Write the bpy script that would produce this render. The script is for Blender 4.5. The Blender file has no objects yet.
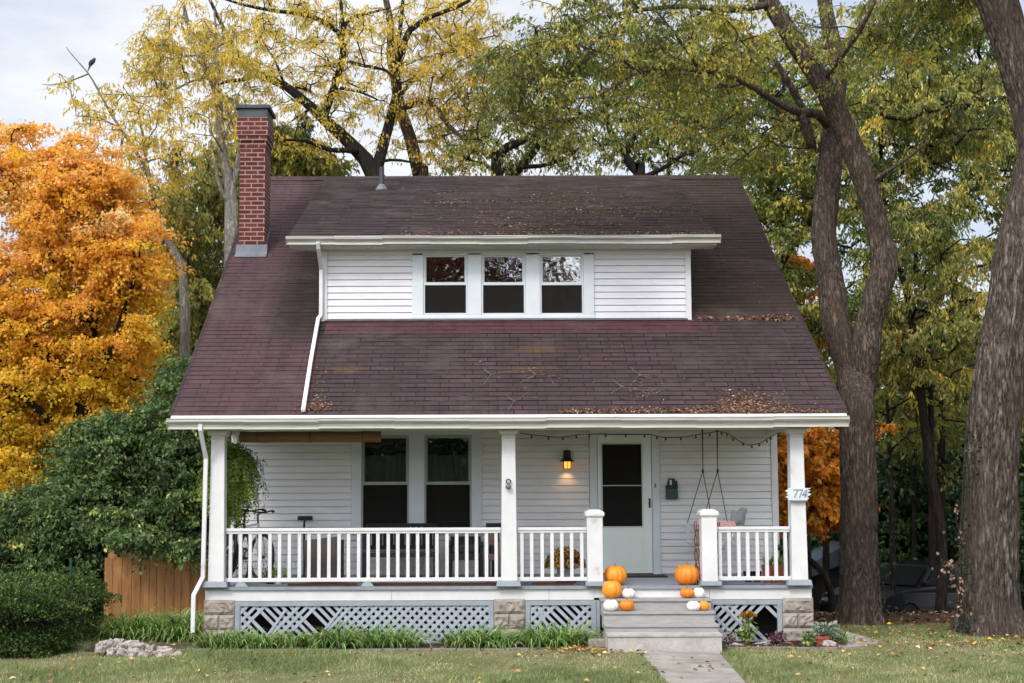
import bpy, bmesh, math, random
import numpy as np
from mathutils import Vector, noise as mnoise
random.seed(7); RNG = np.random.default_rng(7)
R = math.radians
SC = bpy.context.scene
COL = SC.collection

# ------------------------------------------------------------------ camera model (surveyed from the photograph)
F_PX, PX0, PY0 = 1422.2, 473.0, 341.5
CAM = (0.0, -19.2, 2.28)
PITCH, ROLL = R(5.32), R(0.2)

def ray(px, py):
    a = (px - PX0) / F_PX; b = -(py - PY0) / F_PX
    a, b = a*math.cos(ROLL) + b*math.sin(ROLL), -a*math.sin(ROLL) + b*math.cos(ROLL)
    return (a, math.cos(PITCH) - b*math.sin(PITCH), math.sin(PITCH) + b*math.cos(PITCH))

def P(px, py, Y):
    """world point seen at px,py of the photograph on the plane at depth Y"""
    d = ray(px, py); t = (Y - CAM[1]) / d[1]
    return Vector((d[0]*t, Y, CAM[2] + d[2]*t))

def on_plane(px, py, y0, z0, s):
    """point on the sloping plane z = z0 + s (y - y0)"""
    d = ray(px, py)
    t = (z0 + s*(CAM[1]-y0) - CAM[2]) / (d[2] - s*d[1])
    return Vector((d[0]*t, CAM[1]+d[1]*t, CAM[2]+d[2]*t))

G0 = .045                                  # level of the lawn at the porch
def on_ground(px, py):
    d = ray(px, py); t = (G0-CAM[2])/d[2]
    return Vector((d[0]*t, CAM[1]+d[1]*t, G0))

# ------------------------------------------------------------------ objects
def tag(o, label=None, cat=None, group=None, kind=None):
    if label: o['label'] = label
    if cat: o['category'] = cat
    if group: o['group'] = group
    if kind: o['kind'] = kind
    return o

def empty(name, loc=(0, 0, 0), label=None, cat=None, group=None, rz=0):
    o = bpy.data.objects.new(name, None); COL.objects.link(o)
    o.location = loc; o.rotation_euler = (0, 0, rz); o.empty_display_size = .2
    return tag(o, label, cat, group)

def parent(o, p):
    """parent, keeping the world position (things' empties are only translated or turned about Z)"""
    if p is None: return
    o.parent = p
    q = p; chain = []
    while q is not None: chain.append(q); q = q.parent
    from mathutils import Matrix
    M = Matrix.Identity(4)
    for q in reversed(chain):
        M = M @ q.matrix_parent_inverse @ Matrix.LocRotScale(q.location, q.rotation_euler, q.scale)
    o.matrix_parent_inverse = M.inverted()

class MB:
    def __init__(s): s.v = []; s.f = []; s.uv = []
    def quad(s, a, b, c, d):
        n = len(s.v); s.v += [tuple(a), tuple(b), tuple(c), tuple(d)]; s.f.append((n, n+1, n+2, n+3)); return s
    def box(s, x0, x1, y0, y1, z0, z1, top=None):
        """top = (dx,dy) inset of the top rectangle"""
        n = len(s.v); dx, dy = top or (0, 0)
        s.v += [(x0, y0, z0), (x1, y0, z0), (x1, y1, z0), (x0, y1, z0),
                (x0+dx, y0+dy, z1), (x1-dx, y0+dy, z1), (x1-dx, y1-dy, z1), (x0+dx, y1-dy, z1)]
        s.f += [(n, n+3, n+2, n+1), (n+4, n+5, n+6, n+7), (n, n+1, n+5, n+4), (n+1, n+2, n+6, n+5), (n+2, n+3, n+7, n+6), (n+3, n, n+4, n+7)]
        return s
    def bar(s, a, b, w, h, up=(0, 0, 1)):
        """box from a to b, w across, h along up"""
        a, b = Vector(a), Vector(b); d = (b-a).normalized(); u = Vector(up)
        if abs(d.dot(u)) > .98: u = Vector((0, 1, 0))
        r = d.cross(u).normalized(); u = r.cross(d).normalized()
        n = len(s.v)
        for p in (a, b):
            for i, j in ((-1, -1), (1, -1), (1, 1), (-1, 1)):
                s.v.append(tuple(p + r*(i*w/2) + u*(j*h/2)))
        s.f += [(n, n+1, n+2, n+3), (n+7, n+6, n+5, n+4)] + [(n+k, n+4+k, n+4+(k+1) % 4, n+(k+1) % 4) for k in range(4)]
        return s
    def prism(s, prof, x0, x1):
        """profile [(y,z)] extruded along X"""
        n = len(s.v); m = len(prof)
        for x in (x0, x1): s.v += [(x, y, z) for y, z in prof]
        s.f += [(n+k, n+(k+1) % m, n+m+(k+1) % m, n+m+k) for k in range(m)]
        s.f += [tuple(range(n+m-1, n-1, -1)), tuple(range(n+m, n+2*m))]
        return s
    def tube(s, pts, rad, k=8, cap=True):
        pts = [Vector(p) for p in pts]; m = len(pts)
        if not hasattr(rad, '__len__'): rad = [rad]*m
        n = len(s.v); u = None
        for i in range(m):
            t = (pts[min(i+1, m-1)] - pts[max(i-1, 0)])
            if t.length < 1e-7: t = Vector((0, 0, 1))
            t.normalize()
            if u is None: u = t.orthogonal().normalized()
            else:
                u = (u - t*u.dot(t))
                u = u.normalized() if u.length > 1e-6 else t.orthogonal().normalized()
            w = t.cross(u)
            for j in range(k):
                a = 2*math.pi*j/k
                s.v.append(tuple(pts[i] + (u*math.cos(a) + w*math.sin(a))*rad[i]))
        for i in range(m-1):
            for j in range(k):
                s.f.append((n+i*k+j, n+i*k+(j+1) % k, n+(i+1)*k+(j+1) % k, n+(i+1)*k+j))
        if cap: s.f += [tuple(n+j for j in range(k-1, -1, -1)), tuple(n+(m-1)*k+j for j in range(k))]
        return s
    def lathe(s, prof, c=(0, 0, 0), k=24, lobes=0, amp=0):
        """profile [(r,z)] turned about the vertical through c"""
        n = len(s.v); m = len(prof)
        for r, z in prof:
            for j in range(k):
                a = 2*math.pi*j/k; q = r*(1 + amp*(abs(math.cos(lobes*a/2))-.6)) if lobes else r
                s.v.append((c[0]+q*math.cos(a), c[1]+q*math.sin(a), c[2]+z))
        for i in range(m-1):
            for j in range(k):
                s.f.append((n+i*k+j, n+i*k+(j+1) % k, n+(i+1)*k+(j+1) % k, n+(i+1)*k+j))
        s.f += [tuple(n+j for j in range(k-1, -1, -1)), tuple(n+(m-1)*k+j for j in range(k))]
        return s
    def build(s, name, m, par=None, smooth=False, bevel=0, uvf=None, **tg):
        me = bpy.data.meshes.new(name); me.from_pydata(s.v, [], s.f); me.materials.append(m)
        if uvf:
            L = me.uv_layers.new(name='UVMap')
            for i, l in enumerate(me.loops): L.data[i].uv = uvf(s.v[l.vertex_index])
        if smooth: me.polygons.foreach_set('use_smooth', [True]*len(me.polygons))
        me.update()
        o = bpy.data.objects.new(name, me); COL.objects.link(o)
        if bevel:
            b = o.modifiers.new('bevel', 'BEVEL'); b.width = bevel; b.segments = 2; b.limit_method = 'ANGLE'; b.angle_limit = R(50)
        parent(o, par)
        return tag(o, **tg) if tg else o

def np_mesh(name, V, Fq, m, par=None, attr=None, smooth=False, **tg):
    me = bpy.data.meshes.new(name); nf, k = Fq.shape
    me.vertices.add(len(V)); me.vertices.foreach_set('co', V.astype(np.float32).ravel())
    me.loops.add(nf*k); me.loops.foreach_set('vertex_index', Fq.astype(np.int32).ravel())
    me.polygons.add(nf); me.polygons.foreach_set('loop_start', np.arange(0, nf*k, k, dtype=np.int32))
    if smooth: me.polygons.foreach_set('use_smooth', np.ones(nf, bool))
    me.materials.append(m); me.update(calc_edges=True)
    if attr is not None:
        at = me.attributes.new('tone', 'FLOAT', 'FACE'); at.data.foreach_set('value', attr.astype(np.float32))
    o = bpy.data.objects.new(name, me); COL.objects.link(o); parent(o, par)
    return tag(o, **tg) if tg else o

# ------------------------------------------------------------------ materials
def srgb(c):
    if isinstance(c, str): c = tuple(int(c[i:i+2], 16) for i in (0, 2, 4))
    return tuple((x/255/12.92 if x/255 <= .04045 else ((x/255+.055)/1.055)**2.4) for x in c) + (1,)

class NT:
    def __init__(s, name):
        s.m = bpy.data.materials.new(name); s.m.use_nodes = True; s.t = s.m.node_tree; s.t.nodes.clear()
        s.out = s.n('ShaderNodeOutputMaterial')
    def n(s, ty, **kw):
        x = s.t.nodes.new(ty)
        for k, v in kw.items():
            if k.startswith('i_'):
                key = k[2:]; key = int(key) if key.isdigit() else key.replace('_', ' ')
                x.inputs[key].default_value = v
            else: setattr(x, k, v)
        return x
    def l(s, a, b): s.t.links.new(a, b); return s
    def coord(s, kind='Object', scale=(1, 1, 1)):
        c = s.n('ShaderNodeTexCoord'); mp = s.n('ShaderNodeMapping'); mp.inputs['Scale'].default_value = scale
        s.l(c.outputs[kind], mp.inputs[0]); return mp.outputs[0]
    def noise(s, vec, scale=5, detail=6, rough=.6):
        x = s.n('ShaderNodeTexNoise'); x.inputs['Scale'].default_value = scale; x.inputs['Detail'].default_value = detail
        x.inputs['Roughness'].default_value = rough; s.l(vec, x.inputs['Vector']); return x.outputs['Fac']
    def ramp(s, fac, stops, interp='LINEAR'):
        x = s.n('ShaderNodeValToRGB'); e = x.color_ramp; e.interpolation = interp
        while len(e.elements) < len(stops): e.elements.new(.5)
        for el, (p, c) in zip(e.elements, stops):
            el.position = p; el.color = c if len(c) == 4 else tuple(c)+(1,)
        s.l(fac, x.inputs[0]); return x.outputs[0]
    def mix(s, fac, a, b, mode='MIX'):
        x = s.n('ShaderNodeMix', data_type='RGBA', blend_type=mode)
        for v, i in ((fac, 0), (a, 6), (b, 7)):
            if hasattr(v, 'is_linked'): s.l(v, x.inputs[i])
            else: x.inputs[i].default_value = v
        return x.outputs[2]
    def math(s, op, a, b=0.0, clamp=False):
        x = s.n('ShaderNodeMath', operation=op, use_clamp=clamp)
        for v, i in ((a, 0), (b, 1)):
            if hasattr(v, 'is_linked'): s.l(v, x.inputs[i])
            else: x.inputs[i].default_value = v
        return x.outputs[0]
    def bump(s, h, strength=.3, dist=.02, norm=None):
        x = s.n('ShaderNodeBump'); x.inputs['Strength'].default_value = strength; x.inputs['Distance'].default_value = dist
        s.l(h, x.inputs['Height'])
        if norm: s.l(norm, x.inputs['Normal'])
        return x.outputs[0]
    def bsdf(s, col, rough=.6, norm=None, metal=0, spec=.5, emit=None, es=0):
        x = s.n('ShaderNodeBsdfPrincipled')
        for v, k in ((col, 'Base Color'), (rough, 'Roughness')):
            if hasattr(v, 'is_linked'): s.l(v, x.inputs[k])
            else: x.inputs[k].default_value = v
        x.inputs['Metallic'].default_value = metal; x.inputs['Specular IOR Level'].default_value = spec
        if norm: s.l(norm, x.inputs['Normal'])
        if emit: x.inputs['Emission Color'].default_value = emit; x.inputs['Emission Strength'].default_value = es
        s.l(x.outputs[0], s.out.inputs[0]); return s.m

def paint(name, c1, c2=None, rough=.55, scale=3, bump=.1, bscale=60, stretch=(1, 1, 1), metal=0, c3=None, spec=.4):
    """weathered paint / plain surface: two or three tones broken by noise, fine bump"""
    t = NT(name); v = t.coord('Object', stretch); n = t.noise(v, scale, 8, .65)
    st = [(.35, srgb(c1)), (.65, srgb(c2 or c1))]
    if c3: st.append((.76, srgb(c3)))
    col = t.ramp(n, st)
    b = t.bump(t.noise(v, bscale, 4), bump, .01)
    return t.bsdf(col, rough, b, metal, spec)

def leafmat(name, stops, trans=.35, rough=.55, gain=1.3):
    t = NT(name); a = t.n('ShaderNodeAttribute', attribute_name='tone')
    col = t.ramp(a.outputs['Fac'], [(p, tuple(min(.9, x*gain) for x in srgb(c)[:3])+(1,)) for p, c in stops])
    d = t.n('ShaderNodeBsdfPrincipled'); t.l(col, d.inputs['Base Color']); d.inputs['Roughness'].default_value = rough
    d.inputs['Specular IOR Level'].default_value = .25
    tr = t.n('ShaderNodeBsdfTranslucent'); t.l(t.mix(.5, col, srgb('f4f0b0'), 'MULTIPLY'), tr.inputs[0])
    mx = t.n('ShaderNodeMixShader'); mx.inputs[0].default_value = trans
    t.l(d.outputs[0], mx.inputs[1]); t.l(tr.outputs[0], mx.inputs[2]); t.l(mx.outputs[0], t.out.inputs[0])
    return t.m

def barkmat(name, dark, mid, light, sc=9, moss=None, stretch=.16, strength=1.0):
    """long ridges: warped noise stretched along the stem, folded into sharp furrows, with finer plates on top"""
    t = NT(name); v = t.coord('Object', (1, 1, stretch))
    wp = t.n('ShaderNodeTexNoise'); wp.inputs['Scale'].default_value = 4; wp.inputs['Detail'].default_value = 4; t.l(v, wp.inputs['Vector'])
    ad = t.n('ShaderNodeMixRGB', blend_type='ADD'); ad.inputs[0].default_value = .12; t.l(v, ad.inputs[1]); t.l(wp.outputs['Color'], ad.inputs[2]); v = ad.outputs[0]
    def ridge(s_, det):
        n = t.noise(v, s_, det, .55); return t.math('ABSOLUTE', t.math('MULTIPLY', t.math('SUBTRACT', n, .5), 4.0))
    r1, r2 = ridge(sc, 2), ridge(sc*2.3, 3); fine = t.noise(t.coord('Object', (1, 1, .45)), sc*6, 6, .75)
    h = t.math('ADD', t.math('ADD', t.math('MULTIPLY', r1, .5), t.math('MULTIPLY', r2, .35)), t.math('MULTIPLY', fine, .55))
    col = t.ramp(h, [(.30, srgb(dark)), (.62, srgb(mid)), (.98, srgb(light))])
    pn = t.noise(t.coord('Object', (1, 1, .5)), 1.7, 6, .65)
    col = t.mix(t.ramp(pn, [(.42, (0, 0, 0)), (.66, (.6, .6, .6))]), col, srgb(moss or mid))
    return t.bsdf(col, .92, t.bump(h, strength, .03), spec=.12)

M = {}
M['white'] = paint('white_paint', 'd6d4d2', 'cbc9c8', .55, 3.5, .12, 50, c3='aba59c')
M['trim'] = paint('trim_paint', 'ced2d3', 'c5cacb', .5, 3, .06, 50)
M['siding'] = paint('vinyl_siding', 'd8d6d8', 'cccacc', .45, 1.4, .05, 30, (1, 1, 4), c3='c2c0c2')
M['pwall'] = paint('porch_siding', 'dcdad8', 'd0cdca', .5, 1.3, .05, 30, (1, 1, 3), c3='c4c0ba')
M['gutter'] = paint('gutter_enamel', 'c2c0ba', 'a3a298', .5, 5, .1, 30, (.3, 1, 6), c3='74775f')
M['soffit'] = paint('soffit_board', 'c2beb6', 'cdc9c2', .6, 2)
M['greyblue'] = paint('grey_porch_paint', '949a9f', '858c93', .6, 6, .2, 40, c3='6f7884')
M['lattice'] = paint('lattice_paint', 'a2a7ad', '92989f', .65, 9, .3, 60, c3='76757a')
M['deck'] = paint('deck_paint', '8b9098', '7a808a', .6, 5, .2, 40, (1, 6, 1), c3='5d5854')
M['tread'] = paint('worn_step_paint', '9e9b98', '8a8683', .65, 5, .25, 40, (.7, 4, 4), c3='7d7a78')
M['riser'] = paint('pale_step_paint', 'a5a39f', '8f8c88', .65, 5, .25, 40, (.7, 4, 4), c3='8f8c88')
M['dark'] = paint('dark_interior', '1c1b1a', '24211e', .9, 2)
M['black'] = paint('black_metal', '17181a', '202124', .45, 8)
M['cushion'] = paint('charcoal_fabric', '1d1c1f', '29272b', .9, 30, .4, 200)
M['taupe'] = paint('taupe_wicker', '4d4544', '5a5150', .8, 40, .5, 120)
M['brown'] = paint('brown_cushion', '5c4340', '6d504a', .85, 12, .3, 120)
M['doorgreen'] = paint('pale_green_enamel', 'dfe5dc', 'd6ded5', .4, 1.5, .04, 30)
M['doorframe'] = paint('green_grey_trim', 'c0cac3', 'b4c0b8', .5, 2, .05)
M['sash'] = paint('green_grey_sash', '8f9b8d', 'a2aaa2', .5, 4, .05)
M['curtain'] = paint('sheer_curtain', 'c8c6c0', 'aaa8a2', .9, 3, .3, 20, (14, 1, .6))
M['pine'] = paint('cedar_boards', 'a87a48', '855a32', .8, 2.6, .3, 30, (5, 5, .8), c3='5a3518')
M['bamboo'] = paint('bamboo_blind', '8a6c4c', '6c5038', .8, 6, .6, 40, (1, 10, 10))
M['terra'] = paint('terracotta', 'a05a40', '8a4a36', .8, 8, .2)
M['rust'] = paint('orange_twig', '6e4024', '7e4c2a', .7, 10, .4, 60)
M['galv'] = paint('galvanised_metal', '4a4d50', '3a3c40', .6, 5, .2, metal=.4)
M['lead'] = paint('lead_flashing', '74777c', '5c5f66', .55, 5, .3, 30, metal=.3)
M['soil'] = paint('soil', '3a2c22', '4a3a2d', .95, 10, .8, 30)
M['mailgreen'] = paint('dark_green_enamel', '1c3b35', '24463e', .4, 8)
M['pinkcloth'] = paint('patterned_cloth', 'b06a68', 'd8b8b0', .9, 60, .2)
M['grey_cloth'] = paint('grey_cloth', '8d9090', '7d8082', .9, 20, .3)
M['orange'] = None
M['stone'] = paint('field_stone', 'b0a59d', '91877f', .9, 5, .6, 25, c3='6a605a')
M['coping'] = paint('pale_kerb_stone', '7e786c', '686257', .9, 6, .5, 30)
M['rubber'] = paint('rubber', '151515', '1d1d1d', .8, 8)
M['stem'] = paint('dry_stem', '6b6a3c', '8a7d50', .8, 8)
M['wire'] = paint('dark_wire', '2a2622', '38332e', .7, 8)
M['carblack'] = paint('black_car_paint', '0f1012', '141518', .3, 2, .0, spec=.35)
M['carglass'] = paint('car_glass', '08090a', '0c0d0e', .4, 2, .0, spec=.08)
M['chrome'] = paint('chrome', 'c8c8c8', 'b8b8b8', .2, 4, .0, metal=.9)
M['shedroof'] = paint('shed_roof_metal', '4c5765', '424c58', .6, 2)
M['shedwall'] = paint('shed_boards', '1e1f22', '2a2b2e', .85, 3, .3, 20, (6, 6, 1))
M['bird'] = paint('bird_feathers', '2b2b2e', '3a3a3e', .8, 30)
M['mum'] = paint('glazed_pot', 'b9b9bf', 'a4a5ac', .4, 5)

def concrete(name, a, b, c, sc=2.0):
    t = NT(name); v = t.coord('Object')
    n = t.noise(v, sc, 10, .7); f = t.noise(v, 90, 3, .7)
    col = t.ramp(n, [(.3, srgb(a)), (.52, srgb(b)), (.72, srgb(c))])
    col = t.mix(.35, col, t.ramp(f, [(.3, srgb('6a6460')), (.7, srgb('d8d0c8'))]), 'OVERLAY')
    return t.bsdf(col, .9, t.bump(f, .4, .01), spec=.2)
M['path'] = concrete('worn_concrete', '74706a', '98938b', 'b0aba3', 2.4)
M['block'] = concrete('rock_face_block', '857c74', '9c938a', 'b0a69b', 4)
M['dirt'] = concrete('leafy_dirt', '3d2f25', '55432f', '6b523a', 3)

def pumpkin_mat(name, a, b):
    t = NT(name); v = t.coord('Object'); n = t.noise(v, 6, 5)
    sp_ = t.noise(v, 16, 6, .7); c0 = t.ramp(n, [(.3, srgb(a)), (.7, srgb(b))])
    c0 = t.mix(t.ramp(sp_, [(.58, (0, 0, 0)), (.75, (.45, .45, .45))]), c0, srgb('a0682c'))
    return t.bsdf(c0, .45, t.bump(t.noise(v, 60, 3), .08, .005), spec=.5)
M['orange'] = pumpkin_mat('pumpkin_skin', 'dc8014', 'ee9828')
M['orange2'] = pumpkin_mat('deep_pumpkin_skin', 'cf6e10', 'e2841c')
M['cream'] = pumpkin_mat('white_pumpkin_skin', 'e6e0d2', 'f0ece2')

def brick_mat():
    t = NT('red_brick'); c = t.n('ShaderNodeTexCoord'); sp = t.n('ShaderNodeSeparateXYZ'); t.l(c.outputs['Object'], sp.inputs[0])
    cb = t.n('ShaderNodeCombineXYZ'); t.l(t.math('ADD', sp.outputs[0], sp.outputs[1]), cb.inputs[0]); t.l(sp.outputs[2], cb.inputs[1])
    b = t.n('ShaderNodeTexBrick'); t.l(cb.outputs[0], b.inputs['Vector'])
    for k, x in (('Scale', 1.0), ('Brick Width', .212), ('Row Height', .074), ('Mortar Size', .011), ('Mortar Smooth', .25), ('Bias', -.1)): b.inputs[k].default_value = x
    b.inputs['Color1'].default_value = srgb('733832'); b.inputs['Color2'].default_value = srgb('56231f'); b.inputs['Mortar'].default_value = srgb('9c8a82')
    v = t.coord('Object'); n = t.noise(v, 9, 7, .7)
    col = t.mix(.5, b.outputs['Color'], t.ramp(n, [(.3, srgb('555050')), (.7, srgb('b8b0ac'))]), 'OVERLAY')
    h = t.math('ADD', t.math('MULTIPLY', b.outputs['Fac'], -1.0), t.math('MULTIPLY', t.noise(v, 50, 4), .4))
    return t.bsdf(col, .85, t.bump(h, .7, .012), spec=.2)
M['brick'] = brick_mat()

def roof_mat(name, base, alt, stain, mode):
    """asphalt shingles: UV = metres along the eave / up the slope; tabs by brick texture; lasting stains, moss and faded courses"""
    t = NT(name); uv = t.n('ShaderNodeTexCoord').outputs['UV']
    b = t.n('ShaderNodeTexBrick'); t.l(uv, b.inputs['Vector'])
    for k, x in (('Scale', 1.0), ('Brick Width', .33), ('Row Height', .127), ('Mortar Size', .008), ('Mortar Smooth', .3), ('Bias', 0.)): b.inputs[k].default_value = x
    b.offset = .37; b.offset_frequency = 2
    b.inputs['Color1'].default_value = srgb(base); b.inputs['Color2'].default_value = srgb(alt); b.inputs['Mortar'].default_value = srgb('241c1f')
    col = b.outputs['Color']; v = t.coord('Object')
    sp = t.n('ShaderNodeSeparateXYZ'); t.l(v, sp.inputs[0]); X, Y = sp.outputs[0], sp.outputs[1]
    n1 = t.noise(v, .55, 6, .65); n2 = t.noise(v, 2.6, 7, .7)
    col = t.mix(t.ramp(n1, [(.42, (0, 0, 0)), (.62, (.9, .9, .9))]), col, srgb(stain))
    if mode == 'main':   # newer red courses tight under the dormer, faded purple on the left
        band = t.math('MULTIPLY', t.math('GREATER_THAN', Y, 1.72), t.math('LESS_THAN', Y, 2.2))
        inx = t.math('MULTIPLY', t.math('GREATER_THAN', X, -2.2), t.math('LESS_THAN', t.math('ADD', X, t.math('MULTIPLY', n2, 2.2)), 4.6))
        fac = t.math('MULTIPLY', t.math('MULTIPLY', band, inx), t.math('ADD', .45, t.math('MULTIPLY', n2, .5)), clamp=True)
        col = t.mix(fac, col, srgb('684148'))
        low = t.math('MULTIPLY', t.math('LESS_THAN', Y, 1.72), t.ramp(X, [(0, (0, 0, 0)), (1, (1, 1, 1))]), clamp=True)
        left = t.math('MULTIPLY', t.math('LESS_THAN', X, -2.2), t.math('MULTIPLY', n2, .8), clamp=True)
        col = t.mix(left, col, srgb('66484b'))
        mossy = t.math('MULTIPLY', t.math('GREATER_THAN', X, 3.3), t.math('GREATER_THAN', Y, 2.3))
        col = t.mix(t.math('MULTIPLY', mossy, t.math('MULTIPLY', n2, 1.5), clamp=True), col, srgb('43372b'))
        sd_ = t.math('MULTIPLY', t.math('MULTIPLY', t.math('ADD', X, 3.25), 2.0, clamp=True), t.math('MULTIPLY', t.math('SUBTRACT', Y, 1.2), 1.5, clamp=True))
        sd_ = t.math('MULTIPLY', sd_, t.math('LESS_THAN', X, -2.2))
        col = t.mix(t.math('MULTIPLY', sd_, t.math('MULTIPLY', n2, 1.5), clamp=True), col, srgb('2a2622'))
        for cx, cy, rx, ry in ((-1.75, .75, .3, .1), (.95, 1.25, .45, .1), (.75, .75, .5, .06)):   # rusty moss spots
            dx = t.math('DIVIDE', t.math('SUBTRACT', X, cx), rx); dy = t.math('DIVIDE', t.math('SUBTRACT', Y, cy), ry)
            d = t.math('ADD', t.math('MULTIPLY', dx, dx), t.math('MULTIPLY', dy, dy))
            d = t.math('ADD', d, t.math('MULTIPLY', n2, 1.2))
            col = t.mix(t.math('MULTIPLY', t.math('SUBTRACT', 1.7, d, clamp=True), .42), col, srgb('7a5c30'))
    else:
        g = t.math('MULTIPLY', t.math('ADD', X, 1.3), .4, clamp=True)
        col = t.mix(t.math('MULTIPLY', g, t.ramp(n2, [(.4, (0, 0, 0)), (.62, (.9, .9, .9))])), col, srgb('4a3c2a'))
        sn = t.noise(t.coord('Object', (1, 5, 5)), 2.2, 6, .7)
        col = t.mix(t.ramp(sn, [(.56, (0, 0, 0)), (.75, (.8, .8, .8))]), col, srgb('6d5848'))
    dn = t.noise(t.coord('Object', (5, .5, .5)), 1.6, 7, .7); bl = t.noise(v, 1.1, 8, .7)
    col = t.mix(t.ramp(dn, [(.48, (0, 0, 0)), (.72, (.55, .55, .55))]), col, srgb('352e2c'))
    col = t.mix(t.ramp(bl, [(.52, (0, 0, 0)), (.7, (.5, .5, .5))]), col, srgb('6f6058'))
    gr = t.noise(v, 130, 2, .8); sv = t.noise(t.coord('Object', (1, 7, 7)), 5, 6, .75)
    col = t.mix(.55, col, t.ramp(gr, [(.3, srgb('484848')), (.7, srgb('c8c8c8'))]), 'OVERLAY')
    col = t.mix(.45, col, t.ramp(sv, [(.3, srgb('505050')), (.72, srgb('c4c0c0'))]), 'OVERLAY')
    h = t.math('SUBTRACT', t.math('MULTIPLY', gr, .25), b.outputs['Fac'])
    return t.bsdf(col, .93, t.bump(h, .6, .006), spec=.18)
M['roof'] = roof_mat('asphalt_shingle_plum', '5c494b', '4a3c3e', '423938', 'main')
M['roof2'] = roof_mat('asphalt_shingle_stained', '4c4142', '3f3637', '403737', 'dormer')

def glass_mat():
    t = NT('window_glass'); fr = t.n('ShaderNodeFresnel'); fr.inputs[0].default_value = 1.9
    tr = t.n('ShaderNodeBsdfTransparent'); tr.inputs[0].default_value = (.80, .82, .82, 1)
    gl = t.n('ShaderNodeBsdfGlossy'); gl.inputs['Roughness'].default_value = .02; gl.inputs[0].default_value = (1, 1, 1, 1)
    wob = t.noise(t.coord('Object'), 3.5, 2); bp = t.bump(wob, .12, .03); t.l(bp, gl.inputs['Normal'])
    mx = t.n('ShaderNodeMixShader'); t.l(t.math('MULTIPLY', fr.outputs[0], 2.5, clamp=True), mx.inputs[0])
    t.l(tr.outputs[0], mx.inputs[1]); t.l(gl.outputs[0], mx.inputs[2]); t.l(mx.outputs[0], t.out.inputs[0]); return t.m
M['glass'] = glass_mat()
def screen_mat():
    t = NT('insect_screen'); tr = t.n('ShaderNodeBsdfTransparent'); tr.inputs[0].default_value = (1, 1, 1, 1)
    d = t.n('ShaderNodeBsdfDiffuse'); d.inputs[0].default_value = srgb('2a2826')
    mx = t.n('ShaderNodeMixShader'); mx.inputs[0].default_value = .66
    t.l(tr.outputs[0], mx.inputs[1]); t.l(d.outputs[0], mx.inputs[2]); t.l(mx.outputs[0], t.out.inputs[0]); return t.m
M['screen'] = screen_mat()
def lamp_mat():
    t = NT('lit_amber_glass'); return t.bsdf(srgb('f0a030'), .3, emit=srgb('ffa53a'), es=1.3)
M['lamp'] = lamp_mat()

def ground_mat():
    t = NT('lawn_soil'); v = t.coord('Object'); n = t.noise(v, .7, 8, .65); f = t.noise(v, 30, 5, .7)
    col = t.ramp(n, [(.35, srgb('6a6e48')), (.5, srgb('7d7c56')), (.66, srgb('8c8262'))])
    sp = t.n('ShaderNodeSeparateXYZ'); t.l(v, sp.inputs[0])
    d = t.math('ADD', sp.outputs[1], t.math('MULTIPLY', t.math('SUBTRACT', n, .5), 2.5))
    back = t.math('MULTIPLY', t.math('SUBTRACT', d, 1.9), 1.4, clamp=True)
    dirt = t.ramp(f, [(.3, srgb('33271e')), (.7, srgb('5e4a36'))])
    col = t.mix(back, col, dirt)
    col = t.mix(.4, col, t.ramp(f, [(.3, srgb('505050')), (.7, srgb('b0b0b0'))]), 'OVERLAY')
    return t.bsdf(col, .95, t.bump(f, .8, .03), spec=.1)
M['ground'] = ground_mat()
M['bark_big'] = barkmat('furrowed_bark', '231e1c', '64584f', '998b81', 15, '4e443c', .19, .85)
M['bark_mid'] = barkmat('brown_bark', '261f1c', '66584e', '95857a', 20, '4c4136', .2, .85)
M['bark_dark'] = barkmat('dark_bark', '14110f', '332b27', '4e453e', 14, '2c2d24', .2, .8)
M['bark_grey'] = barkmat('grey_bark', '55504a', '8a847b', 'a8a299', 12, '5c5a4c', .3, .5)
EXPO = 0.50
# ================================================================== THE HOUSE
XL, XR = -4.0, 4.94                       # roof ends
WL, WR = -3.58, 4.50                       # wall ends
FLZ = .79                                  # porch floor
EY, EZ = -.35, 3.055                        # eave
BY, BZ = 2.10, 4.59                        # pitch break
RY, RZ = 6.95, 7.80                        # ridge
SL1 = (BZ-EZ)/(BY-EY); SL2 = (RZ-BZ)/(RY-BY)
DEY, DEZ = 1.70, 5.80; SLD = (RZ-DEZ)/(RY-DEY)
house = empty('house', (.45, 3.5, 0), 'white clapboard two-storey house with plum shingle roof, wide dormer and front porch', 'house')

def courses(mb, y0, z0, y1, z1, x0, x1, thick=.0065, expo=.127, off=0., skip=None):
    """shingle courses: a saw-tooth sheet running up the slope; returns slope length"""
    L = math.hypot(y1-y0, z1-z0); dy, dz = (y1-y0)/L, (z1-z0)/L; ny, nz = -dz, dy
    n = int(L/expo)+1; d = 0
    for i in range(n):
        a, b = d, min(d+expo, L)
        if b-a < .005: break
        ya, za, yb, zb = y0+dy*a, z0+dz*a, y0+dy*b, z0+dz*b
        spans = [(x0, x1)]
        if skip and ya > skip[2]: spans = [(x0, skip[0]), (skip[1], x1)]
        for s0, s1 in spans:
            k = max(1, int((s1-s0)/.34)); xs = [s0+(s1-s0)*j/k for j in range(k+1)]
            for j in range(k):
                t1 = thick*random.uniform(.6, 1.6)
                p = [(xs[j], ya+ny*t1, za+nz*t1), (xs[j+1], ya+ny*t1, za+nz*t1), (xs[j+1], yb+ny*.002, zb+nz*.002), (xs[j], yb+ny*.002, zb+nz*.002)]
                mb.quad(*p)
                mb.quad((xs[j], ya-ny*.004, za-nz*.004), (xs[j+1], ya-ny*.004, za-nz*.004), p[1], p[0])
        d += expo
    return L

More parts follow.
